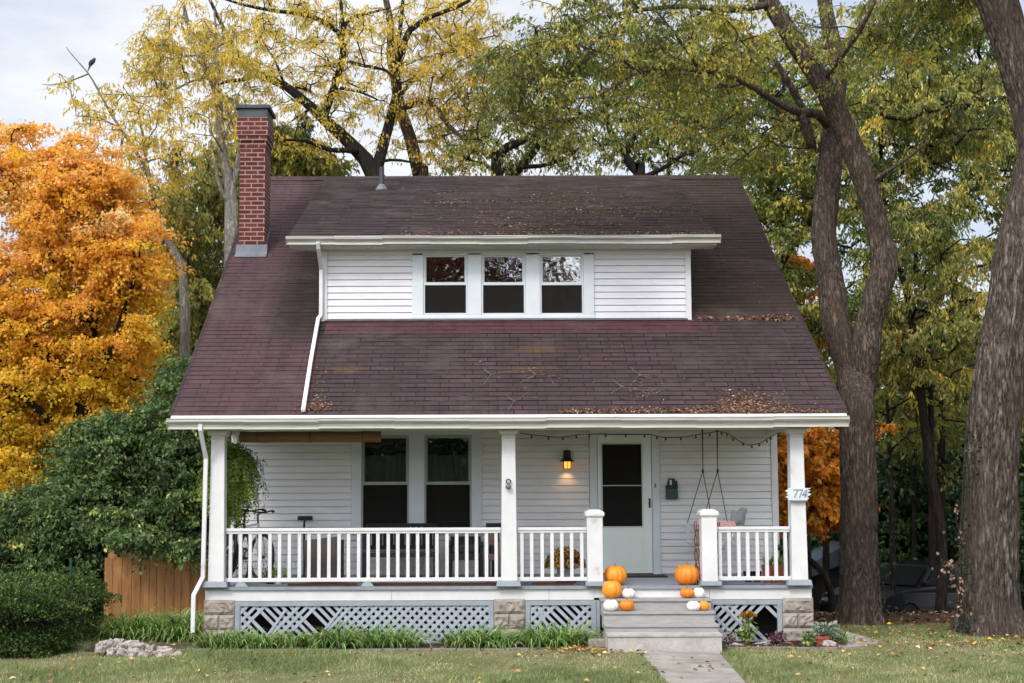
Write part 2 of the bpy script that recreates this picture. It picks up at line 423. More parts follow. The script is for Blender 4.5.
# ---- main roof (front slope in two pitches, rear slope, body below the shingles)
mb = MB()
L1 = courses(mb, EY, EZ, BY, BZ, XL, XR)
courses(mb, BY, BZ, RY, RZ, XL, XR, skip=(-2.24, 3.25, BY+.02))
def roof_uv(p):
    x, y, z = p
    d = math.hypot(y-EY, z-EZ) if y < BY else L1 + math.hypot(y-BY, z-BZ)
    return (x, d - .003)
roof = mb.build('main_roof', M['roof'], house, uvf=roof_uv)
mb = MB(); th = .10
mb.prism([(EY+.02, EZ-.012), (BY, BZ-.012), (BY, BZ-th), (EY+.02, EZ-.08)], XL+.01, XR-.01)
for a, b in ((XL+.01, -2.25), (3.26, XR-.01)):
    mb.prism([(BY+.001, BZ-.012), (RY, RZ-.012), (RY, RZ-th), (BY+.001, BZ-th)], a, b)
mb.prism([(RY+.001, RZ-.02), (12.6, 4.0), (12.6, 3.9), (RY+.001, RZ-.12)], XL+.01, XR-.01)
mb.build('roof_deck', M['soffit'], roof)
mb = MB()
mb.prism([(RY-.16, RZ-.085), (RY, RZ+.022), (RY+.16, RZ-.085), (RY, RZ-.0)], XL, XR)
mb.build('ridge_cap', M['roof'], roof, uvf=lambda p: (p[0]*1.3, p[1]))
# rake boards
for x0, x1 in ((XL-.03, XL+.008), (XR-.008, XR+.03)):
    mb = MB()
    mb.prism([(EY, EZ+.012), (BY, BZ+.012), (RY, RZ+.012), (RY, RZ-.15), (BY, BZ-.15), (EY, EZ-.12)], x0, x1)
    mb.build('rake_board', M['roof2'], roof, uvf=lambda p: (p[0], p[1]))

# ---- dormer roof
mb = MB(); L2 = courses(mb, DEY, DEZ, RY-.02, RZ-.008, -2.745, 3.65)
droof = mb.build('dormer_roof', M['roof2'], house, uvf=lambda p: (p[0], math.hypot(p[1]-DEY, p[2]-DEZ)-.003))
mb = MB(); mb.prism([(DEY+.02, DEZ-.012), (RY-.05, RZ-.035), (RY-.2, RZ-.2), (DEY+.02, DEZ-.10)], -2.735, 3.64)
mb.build('roof_deck', M['soffit'], droof)
# soffit and fascia of the dormer
mb = MB(); mb.box(-2.73, 3.63, DEY+.03, 2.09, 5.655, 5.675)
mb.box(-2.73, 3.63, DEY+.0, DEY+.03, 5.66, DEZ-.02)
for k in range(59): mb.box(-2.7+k*.107, -2.66+k*.107, DEY+.10, 2.06, 5.648, 5.6545)
mb.build('soffit', M['soffit'], droof)
# gutters: K profile
def gutter(x0, x1, y, z, par, h=.125, d=.12):
    prof = [(y, z), (y, z-h+.02), (y-.02, z-h), (y-d*.55, z-h), (y-d*.50, z-h*.82), (y-d*.56, z-h*.60), (y-d*.86, z-h*.42), (y-d, z-h*.30), (y-d, z-.014), (y-d-.008, z-.008), (y-d-.008, z),
            (y-d+.006, z), (y-d+.006, z-h*.33), (y-d*.55, z-h*.6), (y-.03, z-h+.03), (y-.012, z)]
    m = MB(); n = 9
    for k in range(n):     # lengths with slight sag, as old gutters have
        a = x0+(x1-x0)*k/n; b = x0+(x1-x0)*(k+1)/n
        m.prism([(yy, zz-.006*math.sin(k*2.1)) for yy, zz in prof], a, b+.0005)
    for x in (x0-.004, x1): m.prism([(y, z), (y, z-h), (y-d*.55, z-h), (y-d, z-h*.34), (y-d, z)], x, x+.004)
    return m.build('gutter', M['gutter'], par)
gutter(XL-.035, XR+.01, EY-.005, EZ-.035, house, .14)
gutter(-2.76, 3.67, DEY-.005, DEZ-.012, house, .115, .11)
# drip edge strips (pale line above each gutter)
mb = MB(); mb.prism([(EY-.04, EZ-.034), (EY-.04, EZ-.024), (EY-.004, EZ+.006), (EY-.004, EZ-.0)], XL, XR); mb.build('drip_edge', M['white'], roof)
mb = MB(); mb.prism([(DEY-.03, DEZ-.012), (DEY-.03, DEZ-.006), (DEY-.003, DEZ+.008), (DEY-.003, DEZ+.002)], -2.745, 3.65); mb.build('drip_edge', M['white'], droof)

# ---- walls with clapboards
def clap(mb, x0, x1, y, z0, z1, expo=.1, lip=.014, holes=(), slot=.012):
    """saw-tooth clapboards on a wall facing -Y, holes=(x0,x1,z0,z1)"""
    k = 0; z = z0
    while z < z1-.001:
        zt = min(z+expo, z1); xs = [(x0, x1)]
        for hx0, hx1, hz0, hz1 in holes:
            if z >= hz0-.03 and zt <= hz1+.03:
                xs = [s for a, b in xs for s in ((a, min(b, hx0)), (max(a, hx1), b)) if s[1]-s[0] > .01]
        seg = []
        for a, b in xs:
            if b-a > 1.2 and random.random() < .5:
                c_ = random.uniform(a+.4, b-.4); seg += [(a, c_), (c_+.003, b)]
            else: seg.append((a, b))
        for a, b in seg:
            w = random.uniform(-.003, .003)
            zc = zt-slot if zt-z > slot*2 else zt
            mb.quad((a, y-lip+w, z), (b, y-lip-w, z), (b, y-.003, zc), (a, y-.003, zc))
            mb.quad((a, y+.013, z), (b, y+.013, z), (b, y-lip-w, z), (a, y-lip+w, z))
            mb.quad((a, y-.003, zc), (b, y-.003, zc), (b, y+.013, zc), (a, y+.013, zc)); mb.quad((a, y+.013, zc), (b, y+.013, zc), (b, y+.013, zt), (a, y+.013, zt))
        z = zt
def wall_sheet(mb, x0, x1, y0, y1, z0, z1, holes):
    """solid wall with openings"""
    xs = sorted({x0, x1} | {h[0] for h in holes} | {h[1] for h in holes}); zs = sorted({z0, z1} | {h[2] for h in holes} | {h[3] for h in holes})
    for i in range(len(xs)-1):
        for j in range(len(zs)-1):
            cx, cz = (xs[i]+xs[i+1])/2, (zs[j]+zs[j+1])/2
            if any(h[0] < cx < h[1] and h[2] < cz < h[3] for h in holes): continue
            mb.box(xs[i], xs[i+1], y0, y1, zs[j], zs[j+1])

# openings (x0,x1,z0,z1) on the porch wall, Y=2.0
def oX(px, py, Y): return P(px, py, Y).x
def oZ(px, py, Y): return P(px, py, Y).z
WY = 2.0
w1 = (oX(361.5, 480, WY), oX(409, 480, WY), 1.43, 2.86)
w2 = (oX(424.5, 480, WY), oX(471.5, 480, WY), 1.43, 2.86)
dr = (oX(597.5, 500, WY), oX(652.0, 500, WY), FLZ, 2.855)
mb = MB(); holes = [w1, w2, dr]
wall_sheet(mb, WL+.012, WR-.012, WY+.016, WY+.14, 0, 3.0, holes)
mb.box(WL+.012, WL+.14, WY+.14, 12, 0, 3.9); mb.box(WR-.14, WR-.012, WY+.14, 12, 0, 3.9); mb.box(WL+.14, WR-.14, 11.88, 12, 0, 3.9)
for x0, x1 in ((WL+.012, WL+.14), (WR-.14, WR-.012)):       # gables
    mb.prism([(WY+.02, 3.0), (WY+.02, BZ-.16), (RY, RZ-.16), (12., 4.25), (12, 3.0)], x0+.001, x1-.001)
mb.build('wall', M['pwall'], house)
mb = MB()
clap(mb, WL, WR, WY, FLZ+.02, 3.0, holes=[(w1[0]-.14, w2[1]+.14, 1.30, 3.0), (dr[0]-.12, dr[1]+.12, FLZ, 3.0)])
mb.build('porch_siding', M['pwall'], house)
for xs, sg in ((WR, 1), (WL, -1)):                            # side clapboards of the gable ends
    mb = MB(); z = .35
    while z < 7.4:
        y1 = 12.0 if z < 4.0 else 12-(z-4)*1.38; y0 = 2.14 if z < BZ-.25 else 2.14+(z-BZ+.25)/SL2
        if y1-y0 > .1:
            xa, xb = xs+sg*.012, xs
            mb.quad((xa, y0, z), (xa, y1, z), (xb, y1, z+.1), (xb, y0, z+.1)); mb.quad((xb, y0, z), (xb, y1, z), (xa, y1, z), (xa, y0, z))
        z += .1
    mb.build('side_siding', M['siding'], house)
for xa in (WL-.012, WR-.08):                                   # corner boards
    MB().box(xa, xa+.092, WY-.03, WY+.08, .3, 2.99).build('corner_board', M['white'], house)
MB().box(WL, WR, WY+.0, 11.9, .0, .34).build('foundation', M['block'], house)
# interior: ground floor slab and partition, upper floor (all dark, seen only through the panes)
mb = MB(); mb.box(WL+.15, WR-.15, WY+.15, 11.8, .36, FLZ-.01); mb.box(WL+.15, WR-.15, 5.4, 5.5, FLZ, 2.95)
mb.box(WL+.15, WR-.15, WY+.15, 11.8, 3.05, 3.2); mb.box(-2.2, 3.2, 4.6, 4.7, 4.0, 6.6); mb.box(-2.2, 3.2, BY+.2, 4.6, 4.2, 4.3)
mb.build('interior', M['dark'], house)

# ---- dormer walls
DX0, DX1, DY = -2.272, 3.28, 2.10
DZ0, DZ1 = 4.60, 5.66
def dg(px0, px1, py0, py1): a, b = P(px0, py0, DY), P(px1, py1, DY); return (a.x, b.x, b.z, a.z)
dw = [dg(423.3, 467.7, 253.8, 315), dg(481.3, 525.7, 253.8, 315), dg(539.6, 583.8, 253.8, 315)]
tL, tR = P(412, 290, DY).x, P(594, 290, DY).x
mb = MB(); wall_sheet(mb, DX0+.02, DX1-.02, DY+.016, DY+.12, DZ0-.15, DZ1, dw)
for x0, x1 in ((DX0+.012, DX0+.12), (DX1-.12, DX1-.012)):
    mb.prism([(DY+.12, DZ0-.3), (DY+.12, DZ1+.1), (6.6, RZ-.3), (6.6, RZ-.5)], x0, x1)
mb.build('dormer_wall', M['siding'], house)
for a, b in ((DX0+.06, tL), (tR, DX1-.06)): mb = MB(); clap(mb, a, b, DY, DZ0+.01, DZ1); mb.build('dormer_siding', M['siding'], house)
for sg, xs in ((1, DX1), (-1, DX0)):
    mb = MB(); z = DZ0
    while z < 7.2:
        y1 = min(6.9, BY+(z-BZ)/SL2+.25); y0 = DY+.06 if z < 5.7 else DY+(z-5.75)/SLD
        if y1 > y0+.02: mb.quad((xs+sg*.012, y0, z), (xs+sg*.012, y1, z), (xs, y1, z+.1), (xs, y0, z+.1))
        z += .1
    mb.build('dormer_cheek', M['siding'], house)
for a in (DX0-.01, DX1-.075): MB().box(a, a+.085, DY-.03, DY+.07, DZ0-.03, DZ1-.002).build('corner_board', M['white'], house)
# frieze below the soffit
MB().box(DX0-.02, DX1+.02, DY-.022, DY+.012, DZ1-.085, DZ1-.005).build('frieze_board', M['trim'], house)
# casing round the three dormer windows
mb = MB(); y0, y1 = DY-.035, DY+.014; zt, zb = DZ1-.087, DZ0+.002
xs = [tL, dw[0][0], dw[0][1], dw[1][0], dw[1][1], dw[2][0], dw[2][1], tR]
for i in (0, 2, 4, 6): mb.box(xs[i], xs[i+1], y0, y1, dw[0][2]-.0, dw[0][3])
mb.box(tL, tR, y0, y1, dw[0][3], zt); mb.box(tL, tR, y0, y1, zb, dw[0][2])
mb.box(tL-.005, tR+.005, y0-.02, y0-.001, zb+.002, zb+.04)
mb.build('window_casing', M['trim'], house, bevel=.004)
MB().box(DX0+.05, DX1-.05, DY-.06, DY+.02, DZ0-.022, DZ0-.001).build('flashing', M['lead'], house)

def window(name, o, Y, m_sash, par, screen=True, curtain=False, fr=.045, meet=.5):
    """double-hung window in the opening o=(x0,x1,z0,z1); outer face just behind the casing"""
    x0, x1, z0, z1 = o; zm = z0 + (z1-z0)*meet
    mb = MB(); a, b = Y-.018, Y+.05; e = .002
    mb.box(x0+e, x0+fr*.55, a, b, z0+e, z1-e); mb.box(x1-fr*.55, x1-e, a, b, z0+e, z1-e)
    mb.box(x0+fr*.55, x1-fr*.55, a, b, z1-fr*.6, z1-e); mb.box(x0+fr*.55, x1-fr*.55, a-.015, b, z0+e, z0+fr*.6)
    w = mb.build(name, m_sash, par, bevel=.003)
    xi0, xi1 = x0+fr*.55, x1-fr*.55
    s = fr*.45
    mb = MB()                                                   # upper sash
    ya, yb = Y+.008, Y+.036
    mb.box(xi0, xi0+s, ya, yb, zm-.005, z1-fr*.6); mb.box(xi1-s, xi1, ya, yb, zm-.005, z1-fr*.6)
    mb.box(xi0+s, xi1-s, ya, yb, z1-fr*.6-s, z1-fr*.6); mb.box(xi0, xi1, Y-.012, yb, zm-.022, zm+.022)
    mb.build('sash', m_sash, w)
    MB().box(xi0+s, xi1-s, Y+.02, Y+.024, zm+.022, z1-fr*.6-s).build('pane', M['glass'], w)
    mb = MB(); ya, yb = Y+.037, Y+.06
    mb.box(xi0, xi0+s, ya, yb, z0+fr*.6, zm-.022); mb.box(xi1-s, xi1, ya, yb, z0+fr*.6, zm-.022); mb.box(xi0+s, xi1-s, ya, yb, z0+fr*.6, z0+fr*.6+s)
    mb.build('sash', m_sash, w)
    MB().box(xi0+s, xi1-s, Y+.046, Y+.05, z0+fr*.6+s, zm-.022).build('pane', M['glass'], w)
    if screen: MB().box(xi0+.002, xi1-.002, Y+.004, Y+.006, z0+fr*.6, zm-.022).build('insect_screen', M['screen'], w)
    if curtain:
        mb = MB(); n = 40
        for k in range(n):
            xa, xb = x0+(x1-x0)*k/n, x0+(x1-x0)*(k+1)/n
            fa, fb = Y+.17+.018*math.sin(k*1.3), Y+.17+.018*math.sin((k+1)*1.3)
            mb.quad((xa, fa, zm-.6), (xb, fb, zm-.6), (xb, fb, z1-.3), (xa, fa, z1-.3))
        mb.build('curtain', M['curtain'], w)
    return w
for o in dw: window('dormer_window', o, DY, M['trim'], house, meet=.51)
for o in (w1, w2): window('porch_window', o, WY, M['sash'], house, curtain=True, meet=.5)
# casing round the porch window pair
mb = MB(); cx0, cx1 = w1[0]-.15, w2[1]+.15; a, b = WY-.034, WY+.014
mb.box(cx0, w1[0], a, b, 1.43, 2.86); mb.box(w1[1], w2[0], a, b, 1.43, 2.86); mb.box(w2[1], cx1, a, b, 1.43, 2.86)
mb.box(cx0, cx1, a, b, 2.86, 2.99); mb.box(cx0, cx1, a, b, 1.31, 1.43); mb.box(cx0-.03, cx1+.03, a-.04, a-.001, 1.40, 1.435)
mb.build('window_casing', M['trim'], house, bevel=.004)
# front door
mb = MB(); a, b = WY-.034, WY+.014; c = .115
mb.box(dr[0]-c, dr[0], a, b, FLZ+.002, dr[3]); mb.box(dr[1], dr[1]+c, a, b, FLZ+.002, dr[3]); mb.box(dr[0]-c, dr[1]+c, a, b, dr[3], 2.99)
mb.build('door_casing', M['trim'], house, bevel=.004)
g0, g1 = oX(601, 480, WY), oX(642.8, 480, WY); gz1, gz0 = oZ(620, 443, WY), oZ(620, 527.6, WY)
mb = MB(); x0, x1, z0, z1 = dr[0]+.006, dr[1]-.006, FLZ+.025, dr[3]-.006; a, b = WY-.022, WY+.012
mb.box(x0, g0, a, b, z0, z1); mb.box(g1, x1, a, b, z0, z1); mb.box(g0, g1, a, b, gz1, z1); mb.box(g0, g1, a, b, z0, gz0)
mb.box(g0+.02, g1-.02, a-.006, a-.0005, z0+.1, gz0-.1)
door = mb.build('front_door', M['doorgreen'], house, bevel=.005)
mb = MB(); e = .02
mb.box(g0, g0+e, a-.008, b, gz0, gz1); mb.box(g1-e, g1, a-.008, b, gz0, gz1); mb.box(g0+e, g1-e, a-.008, b, gz1-e, gz1); mb.box(g0+e, g1-e, a-.008, b, gz0, gz0+e)
zm = oZ(620, 485.5, WY); mb.box(g0+e, g1-e, a-.004, b, zm-.006, zm+.006)
mb.build('glazing_bead', M['doorframe'], door)
MB().box(g0+e, g1-e, WY-.004, WY-.001, gz0+e, zm-.012).build('pane', M['glass'], door)
MB().box(g0+e, g1-e, WY-.004, WY-.001, zm+.012, gz1-e).build('pane', M['glass'], door)
MB().box(g0+e, g1-e, WY-.010, WY-.008, gz0+e, gz1-e).build('insect_screen', M['screen'], door)
hx = oX(649.3, 503, WY); hz = oZ(649, 503, WY)
mb = MB(); mb.box(hx-.012, hx+.012, WY-.032, WY-.0225, hz-.07, hz+.07); mb.tube([(hx, WY-.03, hz+.05), (hx, WY-.07, hz+.035), (hx, WY-.07, hz-.035), (hx, WY-.03, hz-.05)], .009, 6)
mb.build('handle', M['black'], door)
MB().box(x0, x1, WY-.03, WY+.005, FLZ+.004, FLZ+.024).build('threshold', M['rubber'], door)
mb = MB(); p = P(655, 485.5, WY); mb.box(p.x-.012, p.x+.012, WY-.045, WY-.035, p.z-.03, p.z+.03); mb.build('doorbell', M['stem'], house)
# dark inner door behind the storm door
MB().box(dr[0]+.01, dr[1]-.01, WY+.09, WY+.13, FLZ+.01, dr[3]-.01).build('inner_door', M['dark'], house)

# ---- porch floor, ceiling, beam, posts
mb = MB(); y = -.02
while y < WY-.001:
    y2 = min(y+.082, WY-.001); mb.box(WL+.01, WR, y, y2-.003, FLZ-.035, FLZ+random.uniform(-.001, .001)); y = y2
mb.box(WL, WR+.01, -.06, -.022, FLZ-.04, FLZ+.002)
mb.build('porch_floor', M['deck'], house)
mb = MB()
for a, b in ((WL+.0, -1.1), (-1.097, 1.0), (1.003, 1.60), (3.14, WR)): mb.box(a, b, -.025, .03, FLZ-.185, FLZ-.042)
mb.box(1.603, 3.137, -.024, .03, FLZ-.16, FLZ-.042)
mb.box(WL, WL+.04, .031, WY, FLZ-.18, FLZ-.042); mb.box(WR-.04, WR, .031, WY, FLZ-.18, FLZ-.042)
mb.build('porch_skirt_beam', M['white'], house, bevel=.003)
MB().box(WL+.1, WR-.1, .40, .46, -.05, FLZ-.04).build('crawlspace_shade_board', M['dark'], house)  # near-black board added behind the lattice, standing in for under-porch shade
mb = MB(); mb.box(WL-.02, WR+.02, -.11, .11, 2.868, 3.0); mb.box(WL-.02, WL+.16, .111, WY-.05, 2.872, 2.98); mb.box(WR-.16, WR+.02, .111, WY-.05, 2.872, 2.98)
mb.build('porch_header_beam', M['soffit'], house, bevel=.004)
mb = MB(); x = WL+.17
while x < WR-.17: mb.box(x, min(x+.086, WR-.17), .115, WY-.04, 2.93, 2.945); x += .089
mb.build('porch_ceiling', M['soffit'], house)
MB().box(XL+.03, XR-.03, EY+.02, -.111, 2.93, 2.95).build('eave_soffit', M['soffit'], house)

def post(cx):
    mb = MB(); mb.box(cx-.107, cx+.107, -.107, .107, FLZ+.075, 2.805, top=(.018, .018))
    p = mb.build('porch_post', M['white'], house, bevel=.006)
    mb = MB(); mb.box(cx-.110, cx+.110, -.110, .110, 2.806, 2.838, top=(-.01, -.01)); mb.box(cx-.135, cx+.135, -.135, .135, 2.8385, 2.867)
    mb.box(cx-.10, cx+.10, -.10, .10, 2.75, 2.765)
    mb.build('post_cap', M['white'], p, bevel=.004)
    mb = MB(); mb.box(cx-.175, cx+.155, -.145, .14, FLZ+.003, FLZ+.075, top=(.015, .01)); mb.build('post_base', M['greyblue'], p, bevel=.006)
for cx in (-3.425, .472, 4.335): post(cx)
def newel(cx):
    mb = MB(); mb.box(cx-.103, cx+.103, -.103, .103, FLZ+.06, 1.70)
    p = mb.build('newel_post', M['white'], house, bevel=.006)
    mb = MB(); mb.box(cx-.115, cx+.115, -.115, .115, 1.70, 1.715); mb.box(cx-.128, cx+.128, -.128, .128, 1.715, 1.765); mb.box(cx-.125, cx+.125, -.125, .125, 1.765, 1.80, top=(.06, .06))
    mb.build('newel_cap', M['white'], p, bevel=.008)
    MB().box(cx-.13, cx+.15, -.13, .13, FLZ+.003, FLZ+.06).build('newel_base', M['greyblue'], p, bevel=.005)
NL, NR = 1.615, 3.14
newel(NL); newel(NR)
def railing(x0, x1, n):
    mb = MB(); mb.box(x0, x1, -.04, .045, 1.525, 1.565); mb.box(x0, x1, -.026, .03, 1.492, 1.525)
    r = mb.build('railing', M['white'], house, bevel=.004)
    MB().box(x0, x1, -.028, .032, .855, .905).build('bottom_rail', M['white'], r, bevel=.004)
    for k in range(n):
        x = x0+(x1-x0)*(k+.5)/n + random.uniform(-.004, .004)
        MB().box(x-.0225, x+.0225, -.019, .022, .905, 1.492, top=(random.uniform(-.001, .001), 0)).build('baluster', M['white'], r)
railing(-3.318, .366, 28); railing(.579, 1.511, 7); railing(3.229, 4.228, 8)
for x in (-1.42, -3.1): # small feet of the long rail
    mb = MB(); mb.box(x-.09, x+.09, -.04, .04, FLZ+.003, FLZ+.064, top=(.05, .01)); mb.build('rail_foot', M['greyblue'], house, bevel=.004)

# ---- piers of rock-faced block
def pier(cx, w, rows, y0=-.03):
    mb = MB(); h = .2
    for r in range(rows):
        z0 = .63-h*(r+1); z1 = z0+h-.008
        bl = [(cx-w/2, cx+w/2)] if r % 2 == 0 and w < .43 else [(cx-w/2, cx-.006), (cx+.006, cx+w/2)]
        for (a, b) in bl:
            nx, nz = 22, 11; base = len(mb.v)
            for j in range(nz+1):
                for i in range(nx+1):
                    u, v = i/nx, j/nz; e = min(u, 1-u, v*.6, (1-v)*.6)*2
                    d = .045*min(1, e*5)*(.35+.9*abs(mnoise.noise(Vector((a*9+u*(b-a)*13, r*7.3, v*2.7)))+.2)) if e > 0 else 0
                    mb.v.append((a+(b-a)*u, y0-d, z0+(z1-z0)*v))
            for j in range(nz):
                for i in range(nx):
                    q = base+j*(nx+1)+i; mb.f.append((q, q+1, q+nx+2, q+nx+1))
        # sides
        for sx, sg in ((cx-w/2, -1), (cx+w/2, 1)):
            mb.box(min(sx, sx-sg*.03), max(sx, sx-sg*.03), y0+.001, .38, z0, z1)
    mb.box(cx-w/2+.012, cx+w/2-.012, y0+.006, .37, -.1, .629)
    return mb.build('porch_pier', M['block'], house)
pier(-3.39, .41, 3); pier(.472, .41, 3); pier(4.31, .41, 3)

# ---- lattice panels
def lattice(x0, x1, z0, z1, drop, extra, spacing=.082, w=.043, seed=0):
    rnd = random.Random(seed); f = .065
    mb = MB(); y = -.012
    mb.box(x0, x1, y-.02, y, z1-f, z1); mb.box(x0, x0+f, y-.02, y, z0, z1-f); mb.box(x1-f, x1, y-.02, y, z0, z1-f); mb.box(x0+f, x1-f, y-.02, y, z0, z0+.05)
    fr = mb.build('lattice_frame', M['greyblue'], house, bevel=.003)
    mb = MB(); X0, X1, Z0, Z1 = x0+f-.01, x1-f+.01, z0+.04, z1-f+.01
    for s, yy in ((1, y-.001), (-1, y+.006)):
        c = (X0+Z0 if s == -1 else X0-Z1)*1.0; end = (X1+Z1 if s == -1 else X1-Z0); k = 0
        while c < end:
            # line: x - s*z = c ; clip to the rectangle
            pts = []
            for z in (Z0, Z1):
                x = c+s*z
                if X0 <= x <= X1: pts.append((x, z))
            for x in (X0, X1):
                z = (x-c)/s
                if Z0 < z < Z1: pts.append((x, z))
            if len(pts) >= 2 and not drop(s, (pts[0][0]+pts[1][0])/2, rnd):
                (xa, za), (xb, zb) = pts[:2]
                mb.bar((xa, yy, za), (xb, yy, zb), w*rnd.uniform(.95, 1.05), .005, (0, 1, 0))
            c += spacing*math.sqrt(2)*rnd.uniform(.96, 1.04); k += 1
    for (xa, za, xb, zb) in extra: mb.bar((xa, y-.012, za), (xb, y-.012, zb), .035, .006, (0, 1, 0))
    mb.build('lattice_strips', M['lattice'], fr)
def drop1(s, x, r): return (s == 1 and (-2.95 < x < -2.62 or -2.25 < x < -1.95)) or (s == -1 and (-2.85 < x < -2.72 or -2.12 < x < -1.98))
lattice(-3.18, .262, .02, .60, drop1, [(-2.78, .1, -2.5, .5), (-2.1, .08, -1.75, .52)], seed=1)
def drop2(s, x, r): return s == 1 and 0.95 < x < 1.25
lattice(.684, 1.626, .02, .60, drop2, [(.86, .5, 1.05, .1)], seed=2)
def drop3(s, x, r): return (s == 1 and 3.70 < x < 3.98) or (s == -1 and (3.72 < x < 3.92 or 3.36 < x < 3.46))
lattice(3.125, 4.10, .02, .60, drop3, [(3.35, .5, 3.75, .08)], seed=3)
# post of the panel beside the steps
MB().box(1.629, 1.672, -.1, .02, .0, .60).build('stair_cheek', M['greyblue'], house, bevel=.004)

# ---- front steps
st = None; SX0, SX1 = 1.677, 3.115
zs = [.637, .497, .36]; ys = [-.30, -.57, -.84]
mb = MB(); prev = -.027
for i, (z, y) in enumerate(zip(zs, ys)):
    zb = [.497, .36, .27][i]
    mb.box(SX0, SX1, y+.022, prev-.001, zb-.08, z-.034)
    prev = y+.02
steps = mb.build('front_steps', M['riser'], house, bevel=.003)
for i, (z, y) in enumerate(zip(zs, ys)):
    mb = MB(); pr = [-.027, ys[0]+.02, ys[1]+.02][i]
    m_ = (y+pr)/2; mb.box(SX0-.012, SX1+.012, y, m_-.003, z-.033, z); mb.box(SX0-.012, SX1+.012, m_+.003, pr+.018 if i else pr, z-.033, z-.001)
    mb.build('tread', M['tread'], steps, bevel=.005)
mb = MB(); mb.box(SX0-.005, SX1+.005, -1.10, -.83, .235, .27); mb.box(SX0+.004, SX1-.004, -1.085, -.4, .0, .2345)
mb.build('bottom_step', concrete('whitewashed_plank', '8c8882', 'b0ada8', 'c2bfba', 3), steps, bevel=.006)

# ---- downspouts
def pipe(pts, par, name='downspout', w=.055, d=.045):
    mb = MB(); pts = [Vector(p) for p in pts]
    for a, b in zip(pts[:-1], pts[1:]):
        dd = (b-a).normalized(); mb.bar(a-dd*.012, b+dd*.012, w, d, (0, -1, 0.2))
    return mb.build(name, M['white'], par, bevel=.006)
z = lambda px, py, Y: P(px, py, Y)
a = P(200.5, 427, -.42); b = P(207, 457, -.09)
pipe([(a.x, -.42, 2.95), (a.x, -.42, 2.87), (b.x, -.16, 2.50), (b.x-.02, -.15, .93), (b.x-.13, -.2, .70), (b.x-.135, -.2, .22)], house)
dy0 = P(318.5, 250, 1.68)
rp = [on_plane(x, y, EY, EZ, SL1) + Vector((0, -.03, .05)) for x, y in ((318.5, 322), (311, 365), (303.5, 414))]
pipe([(dy0.x, 1.62, 5.69), (dy0.x, 1.66, 5.62), (dy0.x+.005, 2.02, 5.36), (dy0.x+.005, 2.03, 4.66)]+[tuple(rp[0]), tuple(rp[1]), tuple(rp[2])], house)

# ---- chimney
CX0, CX1, CY0, CY1 = -3.87, -3.45, 4.10, 4.72
ztop = P(250, 118, 4.1).z
ch_ = MB().box(CX0, CX1, CY0, CY1, 5.4, ztop-.5)
for k in range(5):      # corbelled courses
    e = [.012, .028, .045, .05, .05][k]; za = ztop-.5+.1*k
    ch_.box(CX0-e, CX1+e, CY0-e, CY1+e, za, za+.1-.0005)
chim = ch_.build('chimney', M['brick'], house)
mb = MB(); zc = P(250, 109, 4.1).z
mb.box(CX0-.035, CX1+.035, CY0-.035, CY1+.035, ztop, zc)
mb.box(CX0-.075, CX1+.075, CY0-.075, CY1+.075, zc, P(250, 105.5, 4.1).z)
mb.build('chimney_cap', M['galv'], chim, bevel=.004)
mb = MB()
zf = BZ+(CY0-BY)*SL2
mb.prism([(CY0-.13, zf-.13*SL2+.02), (CY0-.006, zf+.02), (CY0-.006, zf+.16), (CY0-.012, zf+.16), (CY0-.012, zf+.035), (CY0-.13, zf-.13*SL2+.03)], CX0-.05, CX1+.05)
for x0, x1 in ((CX1+.001, CX1+.009), (CX0-.009, CX0-.001)):
    mb.prism([(CY0-.01, zf), (CY1, zf+(CY1-CY0)*SL2), (CY1, zf+(CY1-CY0)*SL2+.13), (CY0+.31, zf+.31*SL2+.12), (CY0+.309, zf+.17+.12), (CY0-.01, zf+.15)], x0, x1)
mb.build('flashing', M['lead'], chim)
# plumbing vent
vp = on_plane(381.5, 190, DEY, DEZ, SLD)
mb = MB(); mb.tube([(vp.x, vp.y+.05, vp.z-.05), (vp.x, vp.y+.05, vp.z+.42)], .045, 14)
vn = mb.build('vent_pipe', M['galv'], house, smooth=False)
mb = MB(); mb.lathe([(.13, -.02), (.1, .04), (.055, .1), (.05, .11)], (vp.x, vp.y+.05, vp.z+.0), 16); mb.build('flashing_collar', M['lead'], vn, smooth=True)
